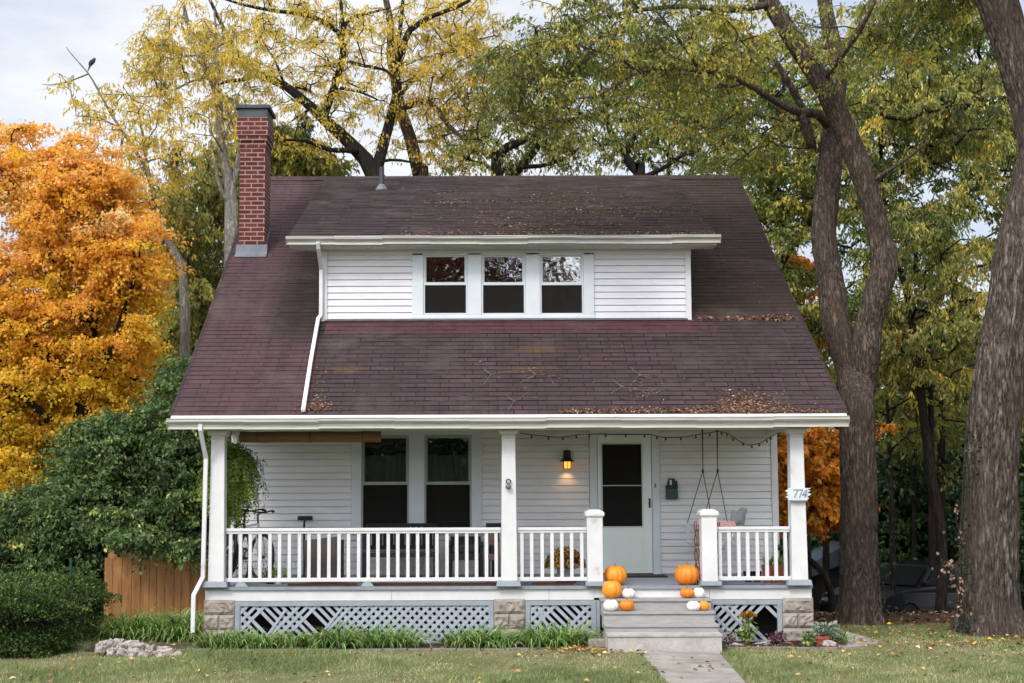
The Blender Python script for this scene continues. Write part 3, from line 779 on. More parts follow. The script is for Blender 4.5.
# ================================================================== THINGS ON AND ROUND THE PORCH
def pumpkin(px, py_base, py_top, wpx, Y, z, m, label, tall=1.0, stem=.06, group=None):
    c = P(px, py_base, Y); s = (P(px+wpx/2, py_base, Y).x - P(px-wpx/2, py_base, Y).x)/2; s *= .97
    h = (P(px, py_top, Y).z - P(px, py_base, Y).z)*.96
    root = empty('pumpkin', (c.x, Y, z), label, 'pumpkin', group)
    n, k = 14, 60; mb = MB(); nl = random.choice((9, 10, 11)); ph = random.random()*6
    sq = random.uniform(-.03, .03)
    for i in range(n+1):
        t = math.pi*i/n; rr = math.sin(t)**.85; zz = -math.cos(t)
        dip = .10*math.exp(-(rr/.28)**2)*(1 if zz > 0 else -.8)
        for j in range(k):
            a = 2*math.pi*j/k
            lob = 1-.055*(1-abs(math.sin(nl*(a+ph)/2+.25*math.sin(a*2+ph))))**2*2.0*min(1, rr*1.5)
            q = s*max(rr, .02)*lob*(1+sq*math.cos(2*a+ph))
            mb.v.append((c.x+q*math.cos(a), Y+q*math.sin(a), z+h/2+(zz*h/2)*(1-.0*rr)-dip*h*.9*(1 if zz > 0 else 1)))
    for i in range(n):
        for j in range(k): mb.f.append((i*k+j, i*k+(j+1) % k, (i+1)*k+(j+1) % k, (i+1)*k+j))
    zmin = min(v[2] for v in mb.v); mb.v = [(x, y, zz-zmin+z+.001) for x, y, zz in mb.v]
    mb.build('flesh', m, root, smooth=True)
    ztop = z+h*.90; dx = random.uniform(-.3, .3)*stem
    mb = MB(); mb.tube([(c.x, Y, ztop-.01), (c.x+dx*.3, Y, ztop+stem*.5), (c.x+dx, Y, ztop+stem*1.0)], [s*.16, s*.085, s*.1], 8)
    mb.build('stem', M['stem'], root, smooth=False)
T1, T2 = zs[0], zs[1]
OR = 'orange pumpkins on the porch and steps'; WH = 'small white pumpkins on the steps'
pumpkin(615.5, 583.5, 562, 24.0, .10, FLZ, M['orange'], 'big orange pumpkin on the porch floor behind the left newel post, above another', stem=.035, group=OR)
pumpkin(687, 583.5, 561, 24.5, .06, FLZ, M['orange2'], 'biggest deep orange pumpkin alone on the porch edge by the right newel post', stem=.045, group=OR)
pumpkin(612, 597.6, 578, 20.5, -.155, T1, M['orange'], 'large orange pumpkin on the top step beside a white one', stem=.03, group=OR)
pumpkin(628.5, 597.2, 586.4, 14.0, -.15, T1, M['cream'], 'small white pumpkin on the top step right of the large orange one', stem=.06, group=WH)
pumpkin(611, 610.2, 597.6, 16.0, -.44, T2, M['cream'], 'white pumpkin on the second step at its left end', stem=.03, group=WH)
pumpkin(626.8, 610.2, 597.8, 15.4, -.43, T2, M['orange2'], 'small orange pumpkin on the second step beside the left white pumpkin', stem=.035, group=OR)
pumpkin(687.2, 597.6, 586.5, 15, -.155, T1, M['orange2'], 'small orange pumpkin on the top step at the right, below the biggest one', stem=.05, group=OR)
pumpkin(699, 597.2, 585.8, 12.5, -.15, T1, M['cream'], 'small white pumpkin on the top step at its far right end', stem=.06, group=WH)
pumpkin(693.5, 610.2, 599.4, 13.6, -.45, T2, M['cream'], 'smallest white pumpkin on the second step at the right', stem=.012, group=WH)
pumpkin(704, 609.6, 599, 11.0, -.42, T2, M['orange'], 'smallest orange pumpkin on the second step at its right end', stem=.03, group=OR)

# doormat
p = P(643, 576.5, 1.45); r = empty('doormat', (p.x, 1.55, FLZ), 'black doormat lying in front of the pale green front door', 'doormat')
mb = MB(); mb.box(p.x-.33, p.x+.36, 1.42, 1.86, FLZ+.0015, FLZ+.016); mb.build('mat', M['rubber'], r, bevel=.004)
mb = MB()
for k in range(17): mb.box(p.x-.30+k*.039, p.x-.28+k*.039, 1.45, 1.83, FLZ+.0165, FLZ+.022)
mb.build('ribs', M['black'], r)

# wall lantern (lit)
p = P(567, 460, WY-.1); lx = p.x
r = empty('wall_lantern', (lx, WY-.03, P(567, 452, WY).z), 'lit black wall lantern with amber glass on the siding left of the door', 'lantern')
zt, zm_, zb = P(567, 450, WY-.1).z, P(567, 460.5, WY-.1).z, P(567, 468.7, WY-.1).z
mb = MB(); yc = WY-.115
mb.box(lx-.045, lx+.045, WY-.045, WY-.016, zt-.13, zt)
mb.build('back_plate', M['black'], r)
mb = MB(); mb.lathe([(.035, 0), (.058, .012), (.055, .10), (.06, .115), (.03, .125)], (lx, yc, zm_+.02), 16); mb.tube([(lx, WY-.03, zt-.03), (lx, yc, zt-.03)], .012, 6)
mb.lathe([(.105, -.012), (.10, .0), (.05, .035)], (lx, yc, zm_-.005), 20)
mb.build('hood', M['black'], r, smooth=True)
mb = MB(); s = .052
for i, j in ((-1, -1), (1, -1), (1, 1), (-1, 1)): mb.bar((lx+i*s, yc+j*s, zb), (lx+i*s, yc+j*s, zm_-.012), .010, .010)
mb.box(lx-s-.006, lx+s+.006, yc-s-.006, yc+s+.006, zb-.008, zb+.004); mb.bar((lx, yc-s, zb), (lx, yc-s, zm_-.02), .008, .006)
mb.build('cage', M['rust'], r)
MB().box(lx-s+.006, lx+s-.006, yc-s+.006, yc+s-.006, zb+.006, zm_-.016).build('glass', M['lamp'], r)
lt = bpy.data.lights.new('lantern_bulb', 'SPOT'); lt.energy = 1.5; lt.color = (1, .55, .22); lt.shadow_soft_size = .03; lt.spot_size = R(120); lt.spot_blend = .9
lo = bpy.data.objects.new('lantern_bulb', lt); COL.objects.link(lo); lo.location = (lx, yc-.0, zb-.02); lo.rotation_euler = (R(18), 0, 0); parent(lo, r)

# mailbox
p = P(671, 489, WY); bx = p.x; za, zb = P(671, 499.2, WY).z, P(671, 478.5, WY).z; zmid = P(671, 488, WY).z
r = empty('mailbox', (bx, WY-.02, za), 'dark green wall mailbox with black lid and a pale label, right of the door', 'mailbox')
MB().box(bx-.085, bx+.085, WY-.13, WY-.016, za, zmid).build('box', M['mailgreen'], r, bevel=.01)
mb = MB(); mb.box(bx-.088, bx+.088, WY-.14, WY-.016, zmid+.001, zmid+.045, top=(.004, .01)); mb.box(bx-.06, bx+.065, WY-.09, WY-.016, zmid+.046, zb, top=(.02, .01)); mb.box(bx+.066, bx+.088, WY-.05, WY-.02, zmid+.046, zmid+.11)
mb.build('lid', M['black'], r, bevel=.006)
MB().box(bx-.030, bx-.002, WY-.097, WY-.0915, zmid+.045, zb-.02).build('label_card', M['white'], r)
MB().box(bx-.075, bx+.06, WY-.1455, WY-.1405, zmid+.006, zmid+.013).build('hinge', M['galv'], r)

# house number plaque: 774 on a jagged bark-edged board
p = P(797.5, 494, -.1125); q0, q1 = P(786, 500, -.13), P(811, 488, -.13)
r = empty('house_number_plaque', (p.x, -.12, p.z), 'jagged whitewashed plank with house number 774 across the right porch post', 'number plaque')
mb = MB(); zc = (q0.z+q1.z)/2; n0 = 9
xs_l = [0, .03, -.01, .035, 0.005, .03, -.015, .02, .01]; hh = (q1.z-q0.z)
pts = [(q0.x+xs_l[i % 9]+ (.02 if i in (0, 8) else 0), q0.z+hh*i/8) for i in range(9)] + [(q1.x-[.0, .05, .01, .06, .0, .03, .06, .03, .07][i], q1.z-hh*i/8) for i in range(9)]
n = len(pts); mb.v = [(x, -.150, z_) for x, z_ in pts]+[(x, -.128, z_) for x, z_ in pts]
mb.f = [tuple(range(n-1, -1, -1)), tuple(range(n, 2*n))]+[(i, (i+1) % n, n+(i+1) % n, n+i) for i in range(n)]
mb.f = [f[::-1] if len(f) == 4 else f for f in mb.f]
mb.build('plank', M['trim'], r)
mb = MB(); mb.box(p.x-.10, p.x+.12, -.158, -.129, q0.z-.016, q0.z-.002); mb.build('ledge', M['greyblue'], r)
def stroke(mb, segs, ox, oz, s, y): 
    for a, b in segs: mb.bar((ox+a[0]*s+a[1]*s*.2, y, oz+a[1]*s), (ox+b[0]*s+b[1]*s*.2, y, oz+b[1]*s), .014, .006, (0, 1, 0))
seven = [((0, 1), (.55, 1)), ((.55, 1), (.3, 0))]; four = [((.45, 1), (.38, 0)), ((.42, 1), (0, .35)), ((0, .35), (.65, .35))]
for k, gl in enumerate((seven, seven, four)):
    mb = MB(); stroke(mb, gl, q0.x+.075+.066*k, q0.z+.03, .105, -.154); mb.build('digit', M['greyblue'], r)

# ornament on the middle post
p = P(508.5, 485, -.115); r = empty('post_ornament', (p.x, -.12, p.z), 'small grey metal ring with a round bell on the middle porch post', 'ornament')
mb = MB(); mb.tube([(p.x+.03*math.cos(a), -.125, p.z+.045+.032*math.sin(a)) for a in [i*math.pi/8 for i in range(17)]], .008, 6, cap=False); mb.build('ring', M['galv'], r, smooth=True)
mb = MB(); mb.lathe([(.012, .035), (.034, .018), (.04, 0), (.03, -.025), (.01, -.036)], (p.x-.004, -.15, p.z-.022), 14); mb.build('bell', M['lead'], r, smooth=True)

# rolled bamboo blind under the left eave
a, b = P(240, 437, .45), P(381, 437, .45)
r = empty('rolled_blind', (a.x, .45, a.z), 'rolled brown bamboo blind hanging under the porch eave at the left', 'blind')
mb = MB(); n = 26; rad = .075; mb.tube([(a.x+(b.x-a.x)*k/n, .45, a.z-.035*abs(math.sin(k*.4))*.1) for k in range(n+1)], [rad*(1+.02*math.sin(k*1.7)) for k in range(n+1)], 14); mb.build('roll', M['bamboo'], r)
mb = MB()
for x in (a.x+.25, (a.x+b.x)/2, b.x-.25): mb.tube([(x, .45, a.z+rad), (x, .45, 2.93)], .005, 5); mb.tube([(x+.082*0, .45+.079*math.cos(t), a.z+.079*math.sin(t)) for t in [i*math.pi/6 for i in range(13)]], .005, 4)
mb.build('cord', M['wire'], r)
MB().box(a.x-.02, b.x+.02, .42, .48, 2.895, 2.928).build('head_rail', M['bamboo'], r)

# string lights
r = empty('string_lights', (3, .3, 2.8), 'dark string of small bulbs looped along the porch ceiling edge', 'string lights')
wpts = [(520, 433), (545, 436), (562, 437), (580, 434), (600, 433.5), (625, 434), (650, 434), (662, 437), (680, 437), (700, 434), (718, 431), (728, 433), (736, 439), (748, 445), (760, 443), (768, 438), (775, 434), (784, 432)]
ws = [P(x, y, .35) for x, y in wpts]
fine = []
for i in range(len(ws)-1):
    for k in range(4): fine.append(ws[i].lerp(ws[i+1], k/4)+Vector((0, 0, -.006*math.sin(k*math.pi/4))))
mb = MB(); mb.tube(fine, .006, 5); mb.build('cable', M['wire'], r)
for i in range(2, len(fine), 3):
    q = fine[i]; sd = random.choice((-1, 1))*.012
    mb = MB(); mb.lathe([(.006, 0), (.008, -.012), (.013, -.024), (.012, -.038), (.003, -.046)], (q.x+sd, q.y, q.z), 6); mb.build('bulb', M['wire'], r)

# porch swing seen end-on, facing the door
r = empty('porch_swing', (3.33, 1.15, 1.25), 'white wooden porch swing on dark ropes at the right end of the porch', 'porch swing')
sw = {'y0': .5, 'y1': 1.8}
mb = MB()
for k in range(6): mb.box(3.13+k*.062, 3.18+k*.062, .5, 1.8, 1.245, 1.265)
mb.box(3.14, 3.46, .52, .57, 1.205, 1.243); mb.box(3.14, 3.46, 1.73, 1.78, 1.205, 1.243)
mb.build('seat', M['trim'], r, bevel=.003)
mb = MB()
for k in range(5): mb.bar((3.51+k*.022, .5, 1.31+k*.06), (3.51+k*.022, 1.8, 1.31+k*.06), .045, .014, (1, 0, -.35))
mb.build('backrest', M['trim'], r)
for y in (.5, 1.77):
    mb = MB(); mb.box(3.11, 3.52, y-.005, y+.035, 1.53, 1.552); mb.box(3.12, 3.15, y, y+.03, 1.266, 1.529); mb.box(3.48, 3.51, y, y+.03, 1.266, 1.529)
    mb.build('armrest', M['trim'], r, bevel=.003)
for y in (.515, 1.785):
    top = (3.37, y, 2.93); kn = (3.37, y, 2.31)
    mb = MB(); mb.tube([(3.37, y-.006, 2.93), (3.37, y-.006, 2.31)], .006, 6); mb.tube([(3.382, y+.01, 2.93), kn], .006, 6)
    mb.tube([kn, (3.13, y, 1.555)], .006, 6); mb.tube([kn, (3.50, y, 1.555)], .006, 6); mb.lathe([(.014, -.03), (.018, 0), (.012, .03)], kn, 8)
    mb.build('rope', M['wire'], r)
r = empty('throw_pillow', (3.62, .8, 1.5), 'grey throw pillow leaning on the back of the porch swing', 'pillow')
mb = MB(); nx = 14; cxp, cyp, czp = 3.70, .95, 1.655
for sgn in (1, -1):
    base = len(mb.v)
    for j in range(nx+1):
        for i in range(nx+1):
            u, v = i/nx*2-1, j/nx*2-1; t = .055*(1-u*u)**.6*(1-v*v)**.6*sgn; kx = 1-.06*(1-abs(v)); 
            a = .25; x_, z_ = u*.115*kx, v*.12
            mb.v.append((cxp+x_*math.cos(a)-z_*math.sin(-.2)+t*.3, cyp-.1+t, czp+z_+x_*.15+.02*math.sin(u*4)*abs(v)))
    for j in range(nx):
        for i in range(nx):
            q = base+j*(nx+1)+i; f = (q, q+1, q+nx+2, q+nx+1); mb.f.append(f[::-1] if sgn > 0 else f)
mb.build('cushion', M['grey_cloth'], r, smooth=True)
r = empty('folded_blanket', (3.5, .5, 1.55), 'red and white patterned cloth draped over the swing arm', 'blanket')
mb = MB()
for k in range(4): mb.box(3.36+.004*k, 3.60-.006*k, .44+.01*k, .60-.01*k, 1.5535+.016*k, 1.567+.016*k)
mb.build('fold', M['pinkcloth'], r, bevel=.005)

# twig stand behind the right newel
r = empty('twig_stand', (3.2, .35, FLZ), 'rustic orange-brown twig stand behind the right newel post', 'plant stand')
def twig(px, y0p, y1p, Y, ph, name='upright'):
    a, b = P(px, y1p, Y), P(px, y0p, Y); za = FLZ+.004; mb = MB()
    for s in (0, math.pi):
        mb.tube([(a.x+.017*math.cos(k*.75+s+ph), Y+.017*math.sin(k*.75+s+ph), za+(b.z-za)*k/18) for k in range(19)], [.010-.003*k/18 for k in range(19)], 6)
    mb.build(name, M['rust'], r, smooth=True)
twig(696.3, 521, 578, .30, 0); twig(719.5, 522, 575, .30, 2); twig(700, 524, 575, .55, 1); twig(718.5, 524, 575, .55, 3)
for zz in (1.0, 1.3, 1.5):
    mb = MB(); a, b = P(696.3, 550, .30).x, P(719.5, 550, .30).x; mb.tube([(a, .30, zz), (b, .30, zz+.01)], .011, 6); mb.tube([(a+.03, .55, zz), (b-.03, .55, zz)], .011, 6); mb.tube([(a+.02, .3, zz), (a+.03, .55, zz)], .009, 6); mb.tube([(b, .3, zz), (b-.03, .55, zz)], .009, 6)
    mb.build('crossbar', M['rust'], r, smooth=True)

def plant_pot(px, Y, w, h, m, name='flowerpot', label='', cat='pot', rim=True, base=FLZ, group=None, x=None):
    cx = x if x is not None else P(px, 575, Y).x; r = empty(name, (cx, Y, base), label, cat, group)
    mb = MB(); pr = [(w*.36, .001), (w*.48, h*.82), (w*.5, h*.82), (w*.52, h), (w*.46, h), (w*.44, h*.8), (.01, h*.8)] if rim else [(w*.4, .001), (w*.5, h), (w*.46, h), (w*.44, h*.85), (.01, h*.85)]
    mb.lathe(pr, (cx, Y, base), 22); mb.build('pot', m, r, smooth=False)
    return r, Vector((cx, Y, base+h*.85))
def blades(c, n, L, spread, w, seed, lean=.5, up=1.0, segs=4, curl=1.0, r0=None):
    """strap leaves arching out of c -> V,F,tone"""
    g = np.random.default_rng(seed); V = []; Fq = []; T = []
    for i in range(n):
        a = g.uniform(0, 2*math.pi); l = L*g.uniform(.55, 1.1); rr = (r0 if r0 is not None else spread)*math.sqrt(g.uniform(0, 1))
        bx_, by_ = c[0]+rr*math.cos(a), c[1]+rr*math.sin(a)*.8; el = g.uniform(.35, 1.15)*lean; az = a+g.normal(0, .6)
        p = np.array([bx_, by_, c[2]]); b0 = len(V); wd = w*g.uniform(.7, 1.2)
        perp = np.array([-math.sin(az), math.cos(az), 0])
        for s in range(segs+1):
            t = s/segs; ww = wd*(1-t**2.2)*.5+.0008
            V += [p-perp*ww, p+perp*ww+np.array([0, 0, ww*.5])]
            an = el + curl*1.9*t*t; d = np.array([math.cos(az)*math.sin(an), math.sin(az)*math.sin(an), math.cos(an)*up]); p = p+d*l/segs
        tn = g.uniform(0, 1)
        for s in range(segs): q = b0+2*s; Fq.append((q, q+1, q+3, q+2)); T.append(tn)
    return np.array(V), np.array(Fq), np.array(T)
M['grassleaf'] = leafmat('strap_leaf', [(0, '456230'), (.4, '5e7f42'), (.75, '80994f'), (.93, '9fab6a'), (1, 'bbb07c')], .3, gain=1.2)
for px, lb in ((768, 'left of the pair of terracotta pots of grassy leaves behind the right railing'), (779, 'right of the pair of terracotta pots of grassy leaves behind the right railing')):
    r, c = plant_pot(px, .42, .17, .24, M['terra'], 'potted_plant', lb, 'potted plant', group='terracotta pots behind the right railing')
    V, Fq, T = blades(c, 60, .2, .05, .012, px, .35, curl=.5); np_mesh('leaves', V, Fq, M['grassleaf'], r, T)
for px, lb in ((748, 'small black pot on the porch floor, left one behind the right railing'), (757, 'small black pot on the porch floor beside the terracotta pots')):
    r, c = plant_pot(px, .6, .13, .14, M['black'], 'black_pot', lb, 'pot', group='small black pots'); MB().lathe([(.052, -.002), (.05, .006), (.01, .012)], c, 12).build('soil', M['soil'], r)
r = empty('garden_stake', (P(779, 575, .62).x, .62, FLZ), 'black garden stake with a round top rising from behind the terracotta pots', 'garden stake')
q = P(779, 547, .62); mb = MB(); mb.tube([(q.x, .62, FLZ+.001), (q.x, .62, q.z)], .006, 6); mb.build('rod', M['black'], r)
mb = MB(); mb.lathe([(.006, -.05), (.03, -.025), (.036, 0), (.028, .025), (.01, .035)], q, 14); mb.build('finial', M['black'], r, smooth=True)

# chrysanthemum in a pot behind the short railing
def mum(cx, Y, base, rad, label):
    r, c = plant_pot(0, Y, .26, .20, M['mum'], 'chrysanthemum_pot', label, 'potted plant', x=cx, base=base)
    g = np.random.default_rng(5); n = 3800; d = g.normal(size=(n, 3)); d /= np.linalg.norm(d, axis=1)[:, None]; d[:, 2] = np.abs(d[:, 2])*1.0-.25
    pos = np.array([cx, Y, base+.22])+d*rad*np.array([1, 1, 1.0])*g.uniform(.75, 1.03, (n, 1))
    V, Fq = leaf_quads(pos, d+g.normal(size=(n, 3))*.5, d, .024, .8, g); np_mesh('foliage', V, Fq, M['mumleaf'], r, g.uniform(0, 1, n))
    k = 420; d = d[:k]; pos = np.array([cx, Y, base+.22])+d*rad*1.03
    V, Fq = leaf_quads(np.repeat(pos, 4, 0), g.normal(size=(k*4, 3)), np.repeat(d, 4, 0), .02, 1, g); np_mesh('blossom', V, Fq, M['mumflower'], r, g.uniform(0, 1, k*4))

def leaf_quads(pos, direc, nrm, size, aspect, g, fold=.25, jitter=.3):
    """one kite per leaf; pos = base, direc = stalk-to-tip, nrm = rough face normal"""
    n = len(pos); d = direc/np.maximum(np.linalg.norm(direc, axis=1), 1e-6)[:, None]
    s = np.cross(d, nrm+g.normal(size=(n, 3))*.15); s /= np.maximum(np.linalg.norm(s, axis=1), 1e-6)[:, None]
    u = np.cross(s, d); sz = (np.asarray(size)*(1+jitter*g.uniform(-1, 1, n)))[:, None]
    w = sz*aspect*.5
    V = np.empty((n, 4, 3)); V[:, 0] = pos; V[:, 1] = pos+d*sz*.45+s*w+u*w*fold; V[:, 2] = pos+d*sz-u*sz*.12; V[:, 3] = pos+d*sz*.45-s*w+u*w*fold
    return V.reshape(-1, 3), np.arange(n*4).reshape(n, 4)
M['mumleaf'] = leafmat('mum_leaf', [(0, '383018'), (.5, '56482a'), (1, '6c6434')], .2)
M['mumflower'] = leafmat('mum_flower', [(0, 'b08828'), (.5, 'c8a538'), (1, '8a4030')], .2)
mum(P(565, 560, .55).x, .55, FLZ+.05, .27, 'rounded yellow and brown chrysanthemum behind the short left railing')
MB().box(P(556, 575, .55).x, P(575, 575, .55).x, .42, .68, FLZ+.001, FLZ+.049).build('plant_trivet', M['black'], None, label='low black slatted stand under the chrysanthemum pot', cat='plant stand')

# hanging fern behind the left post
fc = P(231, 470, .55); r = empty('hanging_fern', (fc.x, .55, fc.z), 'big drooping green fern in a hanging basket beside the left porch post', 'hanging plant')
bz = P(231, 462, .55).z
mb = MB(); mb.lathe([(.05, -.14), (.12, -.12), (.15, -.02), (.155, .0), (.13, .0), (.01, -.01)], (fc.x, .55, bz), 18); mb.build('basket', M['black'], r)
mb = MB()
for k in range(3):
    a = k*2.1+.4; mb.tube([(fc.x+.15*math.cos(a), .55+.15*math.sin(a), bz), (fc.x, .55, 2.86)], .004, 4)
mb.tube([(fc.x, .55, 2.86), (fc.x, .55, 2.93)], .006, 5); mb.build('hanger', M['wire'], r)
g = np.random.default_rng(11); pos = []; dr_ = []; nm = []; tn = []
for i in range(330):
    a = g.uniform(0, 2*math.pi); az0 = a; reach = g.uniform(.08, .56); drop = g.uniform(.0, .86)*(1.2-reach*.8); up_ = g.uniform(.02, .26); t_ = g.uniform(0, .7); bend = g.normal(0, .35); m = int(14+drop*26)
    last = np.array([fc.x, .55, bz])
    for s_ in range(m):
        t = (s_+1)/m; aa = a+bend*t; rr = reach*(1-math.exp(-2.6*t)); p = np.array([fc.x+rr*math.cos(aa), .55+rr*math.sin(aa)*.9, bz+up_*math.sin(math.pi*min(1, t*1.5))-drop*t**1.7])
        d = p-last; d = d/(np.linalg.norm(d)+1e-6); last = p; side = np.cross(d, [math.cos(aa), math.sin(aa), .2]); side = side/(np.linalg.norm(side)+1e-6); tp = 1-.55*t
        for sg in (-1, 1):
            if g.uniform() < .12: continue
            pos.append(p+g.normal(0, .006, 3)); dr_.append((side*sg+d*.7+g.normal(0, .25, 3))); nm.append(np.array([math.cos(aa), math.sin(aa), .4])+g.normal(0, .3, 3)); tn.append(min(1, max(0, t_*.6+.45*t*g.uniform(.3, 1))))
V, Fq = leaf_quads(np.array(pos), np.array(dr_), np.array(nm), .052, .40, g)
M['fern'] = leafmat('fern_frond', [(0, '36441e'), (.4, '566a2c'), (.75, '7c8c40'), (1, 'a2aa5a')], .45, gain=1.7)
np_mesh('fronds', V, Fq, M['fern'], r, np.array(tn))

# ---- seating on the porch
def chair(name, px0, px1, Y, ztop, m, label, cat='armchair', depth=.62, arm=.26, legs=True, cushion=None, seat=.42):
    a, b = P(px0, 555, Y).x, P(px1, 555, Y).x; cx = (a+b)/2
    r = empty(name, (cx, Y, FLZ), label, cat, None)
    MB().box(a+.03, b-.03, Y, Y+depth*.85, FLZ+seat-.12, FLZ+seat-.03).build('seat', m, r, bevel=.01)
    mb = MB(); mb.v = []; mb.bar(((a+b)/2, Y+depth*.86, FLZ+seat-.04), ((a+b)/2, Y+depth, ztop), b-a-.08, .05, (0, -1, .3)); mb.build('backrest', m, r, bevel=.012)
    for x in (a+.03, b-.03):
        mb = MB(); mb.box(x-.028, x+.028, Y-.02, Y+depth*.9, FLZ+seat+arm-.19, FLZ+seat+arm-.15); mb.box(x-.022, x+.022, Y, Y+.05, FLZ+.003, FLZ+seat+arm-.191); mb.build('arm', m, r, bevel=.006)
    for x in (a+.05, b-.05): MB().box(x-.02, x+.02, Y+depth*.8, Y+depth*.8+.04, FLZ+.003, FLZ+seat-.121).build('leg', m, r)
    if cushion: MB().box(a+.07, b-.07, Y-.01, Y+depth*.8, FLZ+seat-.029, FLZ+seat+.08).build('seat_cushion', cushion, r, bevel=.03)
    return r
z_ = lambda py, Y: P(400, py, Y).z
# taupe box-like wicker chair turned with its back to the street
a, b = P(306, 560, .5).x, P(341, 560, .5).x
r = empty('wicker_chair', ((a+b)/2, .7, FLZ), 'dark taupe wicker chair with its back turned to the long railing', 'chair')
mb = MB(); mb.quad((a, .5, FLZ+.02), (b, .5, FLZ+.02), (b-.01, .43, z_(536, .45)), (a-.02, .43, z_(540, .45))); mb.quad((b, .54, FLZ+.02), (a, .54, FLZ+.02), (a-.02, .47, z_(540, .45)), (b-.01, .47, z_(536, .45)))
mb.quad((a, .54, FLZ+.02), (a, .5, FLZ+.02), (a-.02, .43, z_(540, .45)), (a-.02, .47, z_(540, .45))); mb.quad((b, .5, FLZ+.02), (b, .54, FLZ+.02), (b-.01, .47, z_(536, .45)), (b-.01, .43, z_(536, .45)))
mb.quad((a-.02, .43, z_(540, .45)), (b-.01, .43, z_(536, .45)), (b-.01, .47, z_(536, .45)), (a-.02, .47, z_(540, .45)))
mb.build('backrest', M['taupe'], r)
MB().box(a+.01, b-.01, .545, 1.0, FLZ+.30, FLZ+.40).build('seat', M['taupe'], r, bevel=.01)
for x in (a+.005, b-.045): MB().box(x, x+.04, .545, 1.0, FLZ+.05, FLZ+.58).build('arm', M['taupe'], r, bevel=.008)
for x in (a+.01, b-.04): MB().box(x, x+.03, .96, .99, FLZ+.003, FLZ+.049).build('leg', M['black'], r)
# long dark bench with pale lower bar under the windows
a, b = P(363, 560, 1.15).x, P(437, 560, 1.15).x; zt = z_(523.3, 1.5)
r = empty('porch_bench', ((a+b)/2, 1.3, FLZ), 'long black slatted porch bench standing under the paired windows', 'bench')
mb = MB(); mb.box(a, b, 1.5, 1.54, zt-.05, zt); mb.box(a, b, 1.5, 1.54, FLZ+.42, FLZ+.47)
for k in range(13): x = a+.02+(b-a-.08)*k/12; mb.box(x, x+.062, 1.505, 1.53, FLZ+.471, zt-.051)
mb.build('backrest', M['cushion'], r)
mb = MB()
for k in range(5): mb.box(a+.02, b-.02, .98+k*.1, 1.065+k*.1, FLZ+.40, FLZ+.425)
mb.build('seat', M['black'], r)
MB().box(a+.0, b-.0, .94, .965, z_(551.8, .95), z_(549.2, .95)).build('front_rail', M['galv'], r)
MB().box(a+.02, b-.02, .945, .975, FLZ+.33, FLZ+.395).build('apron', M['cushion'], r)
for x in (a, b-.05):
    MB().box(x, x+.05, .95, 1.0, FLZ+.003, FLZ+.66).build('leg', M['black'], r); MB().box(x, x+.05, 1.45, 1.499, FLZ+.003, zt-.06).build('leg', M['black'], r)
    MB().box(x-.005, x+.055, .93, 1.50, FLZ+.661, FLZ+.69).build('armrest', M['black'], r)
# cushioned chairs to the right of it
chair('patio_armchair', 447, 484, .75, z_(535, 1.37), M['cushion'], 'black cushioned armchair with pale piping right of the bench', cushion=M['cushion'])
a, b = P(449, 535, 1.35).x, P(484, 535, 1.35).x
MB().box(a, b, 1.33, 1.42, z_(536.5, 1.35), z_(534, 1.35)).build('armchair_cover', M['grey_cloth'], None, label='pale cloth strip folded over the top of the black armchair', cat='cloth')
chair('patio_chair', 485.5, 499.8, .6, z_(530, 1.22), M['brown'], 'brown cushioned chair half hidden by the middle porch post', 'chair', cushion=M['cushion'], depth=.5)
a, b = P(486, 525, 1.5).x, P(505, 525, 1.5).x
r = empty('black_speaker', ((a+b)/2, 1.6, FLZ), 'black top of a tall stand behind the brown chair at the middle post', 'stand')
MB().box(a, b, 1.5, 1.62, z_(528, 1.5), z_(523.5, 1.5)).build('top', M['black'], r); MB().box(a+.08, b-.08, 1.53, 1.59, FLZ+.003, z_(528, 1.5)-.001).build('column', M['black'], r)
r['label'] = 'narrow black stand with a flat top behind the brown chair'; r.name = 'side_stand'

